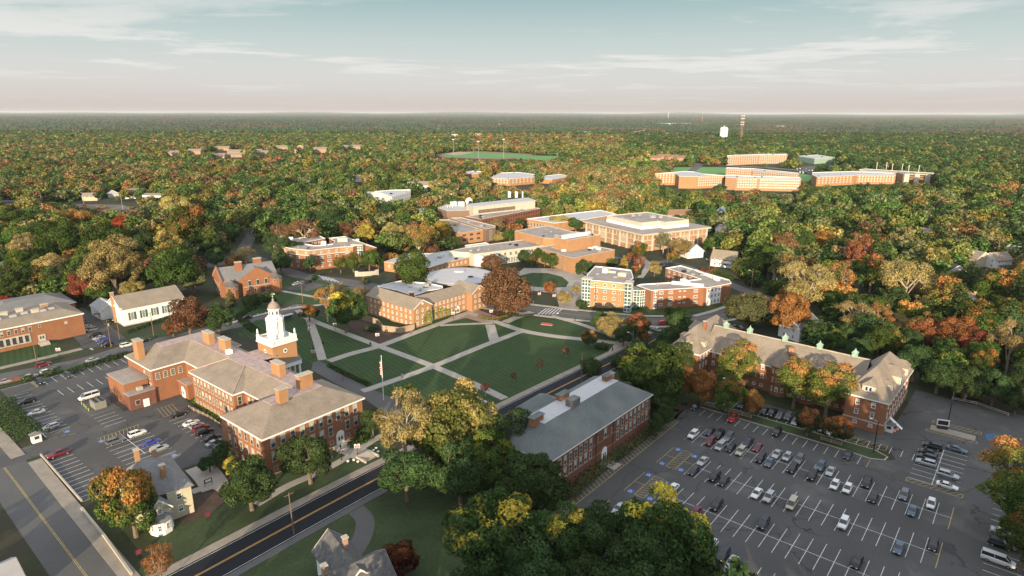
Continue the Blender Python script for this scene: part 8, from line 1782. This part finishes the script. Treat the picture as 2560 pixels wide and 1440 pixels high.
# power lines over the black road
def wire(a, b, sag, lb):
    o = MB(); n_ = 14; pts = [a.lerp(b, k / n_) - Vector((0, 0, sag * 4 * (k / n_) * (1 - k / n_))) for k in range(n_ + 1)]
    for p_, q_ in zip(pts, pts[1:]): o.tube(p_, q_, .03, n=3, cap=False)
    w_ = o.build('power_line', m_dark); tag(w_, lb, 'cable')
wire(G(735, 1336) + Vector((-.2, 0, 10)), G(1453, 962) + Vector((0, 0, 11.5)), 1.4, 'thin power line along the black road between two poles'); wire(G(278, 868) + Vector((0, 0, 11)), G(385, 843) + Vector((0, 0, 10.5)), .6, 'short power line from the alley pole to the chapel pole')

# ================================================================ people
m_skin = mat('skin', (.50, .31, .22), .7, 0, 1); m_hair = mat('hair', (.05, .035, .025), .9, 0, 1)
def person(x, y, deg, top, leg, label):
    p = G(x, y); p.z = .1; F = Fr(p.x, p.y, deg)
    J = {'pel': (0, 0, .95), 'ch': (0, .01, 1.32), 'nk': (0, .02, 1.50), 'hd': (0, .03, 1.60), 'ht': (0, .02, 1.72), 'lk': (.11, .18, .52), 'lf': (.11, .10, .08), 'lt': (.11, .26, .05), 'rk': (-.11, -.05, .52), 'rf': (-.11, -.32, .14), 'rt': (-.11, -.18, .04), 'ls': (.20, 0, 1.44), 'le': (.26, -.10, 1.16), 'lh': (.26, .04, .92), 'rs': (-.20, 0, 1.44), 're': (-.26, .12, 1.17), 'rh': (-.25, .26, .98), 'lhip': (.10, 0, .92), 'rhip': (-.10, 0, .92)}
    E = [('pel', 'ch'), ('ch', 'nk'), ('nk', 'hd'), ('hd', 'ht'), ('pel', 'lhip'), ('lhip', 'lk'), ('lk', 'lf'), ('lf', 'lt'), ('pel', 'rhip'), ('rhip', 'rk'), ('rk', 'rf'), ('rf', 'rt'), ('ch', 'ls'), ('ls', 'le'), ('le', 'lh'), ('ch', 'rs'), ('rs', 're'), ('re', 'rh')]
    rad = {'pel': .15, 'ch': .16, 'nk': .06, 'hd': .095, 'ht': .075, 'lk': .07, 'rk': .07, 'lf': .045, 'rf': .045, 'lt': .035, 'rt': .035, 'ls': .06, 'rs': .06, 'le': .045, 're': .045, 'lh': .035, 'rh': .035, 'lhip': .10, 'rhip': .10}
    ks = list(J); me_ = D.meshes.new('person'); me_.from_pydata([J[k] for k in ks], [(ks.index(a), ks.index(b)) for a, b in E], []); o = D.objects.new('person', me_); COL.objects.link(o); o.location = p; o.rotation_euler = (0, 0, R(deg))
    sk = o.modifiers.new('skin', 'SKIN')
    for i, k in enumerate(ks): me_.skin_vertices[0].data[i].radius = (rad[k], rad[k]); 
    me_.skin_vertices[0].data[0].use_root = True; o.modifiers.new('sub', 'SUBSURF').levels = 1
    me_.materials.append(m_skin); tag(o, label, 'person')
    for nm_, prof, mm, z in (('shirt', [(.175, .98), (.19, 1.2), (.20, 1.42), (.09, 1.52)], top, 0), ('hair', [(.115, 1.62), (.12, 1.70), (.07, 1.79), (.01, 1.80)], m_hair, 0)):
        k = MB(); k.lathe((0, .02, 0), prof, 12); c_ = k.build(nm_, mm); c_.parent = o
    k = MB()
    for a, b in (('ls', 'le'), ('rs', 're')): k.tube(J[a], J[b], .075, .06, 8)
    c_ = k.build('sleeve', top); c_.parent = o; k = MB()
    for a, b, c3 in (('lhip', 'lk', 'lf'), ('rhip', 'rk', 'rf')): k.tube(J[a], J[b], .125, .09, 8); k.tube(J[b], J[c3], .09, .065, 8)
    c_ = k.build('trousers', leg); c_.parent = o
cl = lambda n_, c: mat('cloth_' + n_, c, .9, 0, 1)
person(1027, 836, 40, cl('red', (.45, .03, .04)), cl('black', (.02, .02, .025)), 'person in a red top walking past the tan fence')
person(858, 952, 130, cl('red', (.45, .03, .04)), cl('grey', (.15, .15, .15)), 'person in a red top on the drive beside the low hedge')
person(1005, 945, 40, cl('pale', (.5, .5, .5)), cl('grey', (.15, .15, .15)), 'person in pale grey on the path near the flagpole')
person(1395, 790, 150, cl('white', (.65, .65, .65)), cl('black', (.02, .02, .025)), 'person in a white top crossing near the crosswalk')
person(1437, 805, -30, cl('black', (.02, .02, .025)), cl('black', (.02, .02, .025)), 'person in dark clothes on the diagonal upper path')
person(1531, 878, 0, cl('black', (.02, .02, .025)), cl('blue', (.06, .09, .18)), 'person in dark clothes with blue trousers at the corner plaza')

# ================================================================ labels of the trees
LMK = [('the bell tower', 690, 840), ('the main hall', 560, 960), ('the cream house', 430, 1240), ('the chapel', 360, 770), ('the museum', 80, 820), ('the old library', 605, 705), ('the apartment hall', 810, 625), ('the L-shaped hall', 1060, 755), ('the round hall', 1150, 690), ('the arcade building', 1250, 625), ('the theatre', 1400, 630), ('the big library', 1620, 580), ('the science building', 1240, 520), ('the gymnasium', 1430, 540), ('the residence', 1620, 720), ('the long dormitory', 1950, 900), ('the big car park', 2000, 1250), ('the classroom hall', 1470, 1090), ('the left car park', 200, 1080), ('the white apartment block', 965, 490), ('the far left car park', 240, 525), ('the quad lawn', 1150, 900), ('the flagpole', 958, 960), ('the bottom house', 840, 1400), ('the gambrel cottage', 1740, 630), ('the brick-chimney house', 1805, 650), ('the black-shuttered house', 2020, 820), ('the right lane', 2250, 740), ('the boom lift', 2500, 1100), ('the black road', 1100, 1100), ('the upper right street', 2500, 650), ('the two-storey brick block', 1140, 570), ('the oval lawn', 1360, 700), ('the back road bend', 620, 620), ('the radio mast', 1850, 420), ('the side street', 120, 1330)]
BASE = {}
for t in TREE_LIST:
    o, p, r, h, kind, shape, extra = t; x, y = PX((p.x, p.y, h * .6))
    if extra == 'shade': base = 'tall tree standing behind the viewpoint outside the photo, casting long shade'
    else:
        nm, lx, ly = min(LMK, key=lambda L: (L[1] - x) ** 2 + ((L[2] - y) * 1.6) ** 2); dx, dy = x - lx, (y - ly) * 1.4
        rel = ('left of' if dx < 0 else 'right of') if abs(dx) > abs(dy) else ('behind' if dy < 0 else 'in front of')
        sz = 'small' if h < 7.5 else ('large' if r > 8 else ''); ty = {'bush': 'shrub', 'column': 'columnar tree', 'pine': 'pine', 'mpine': 'pine', 'thin': 'thin-crowned tree', 'vase': 'pale-branched tree', 'mvase': 'pale-branched tree', 'oval': 'oval tree', 'moval': 'oval tree'}.get(shape, 'tree')
        base = ' '.join(f'{sz} {LM[kind][0]} {ty} {rel} {nm}'.split())
    BASE.setdefault(base, []).append((x, y, o, extra, shape))
for b, L in BASE.items():
    L.sort(key=lambda q: q[0])
    for i, (x, y, o, extra, shape) in enumerate(L):
        lb = b if len(L) == 1 else (b if extra == 'shade' else (b + ', ' + (ORD[i] if i < 20 else 'last') + ' from the left'))
        tag(o, lb, 'shrub' if shape == 'bush' else 'tree', 'shade trees behind the viewpoint' if extra == 'shade' else ('trees of the campus and its streets'))

for l_ in LABELS:
    if not 4 <= len(l_.split()) <= 16: print('LBL', len(l_.split()), l_)
    if LABELS[l_] > 1 and 'shade' not in l_ and 'small' not in l_: print('DUP', LABELS[l_], l_)
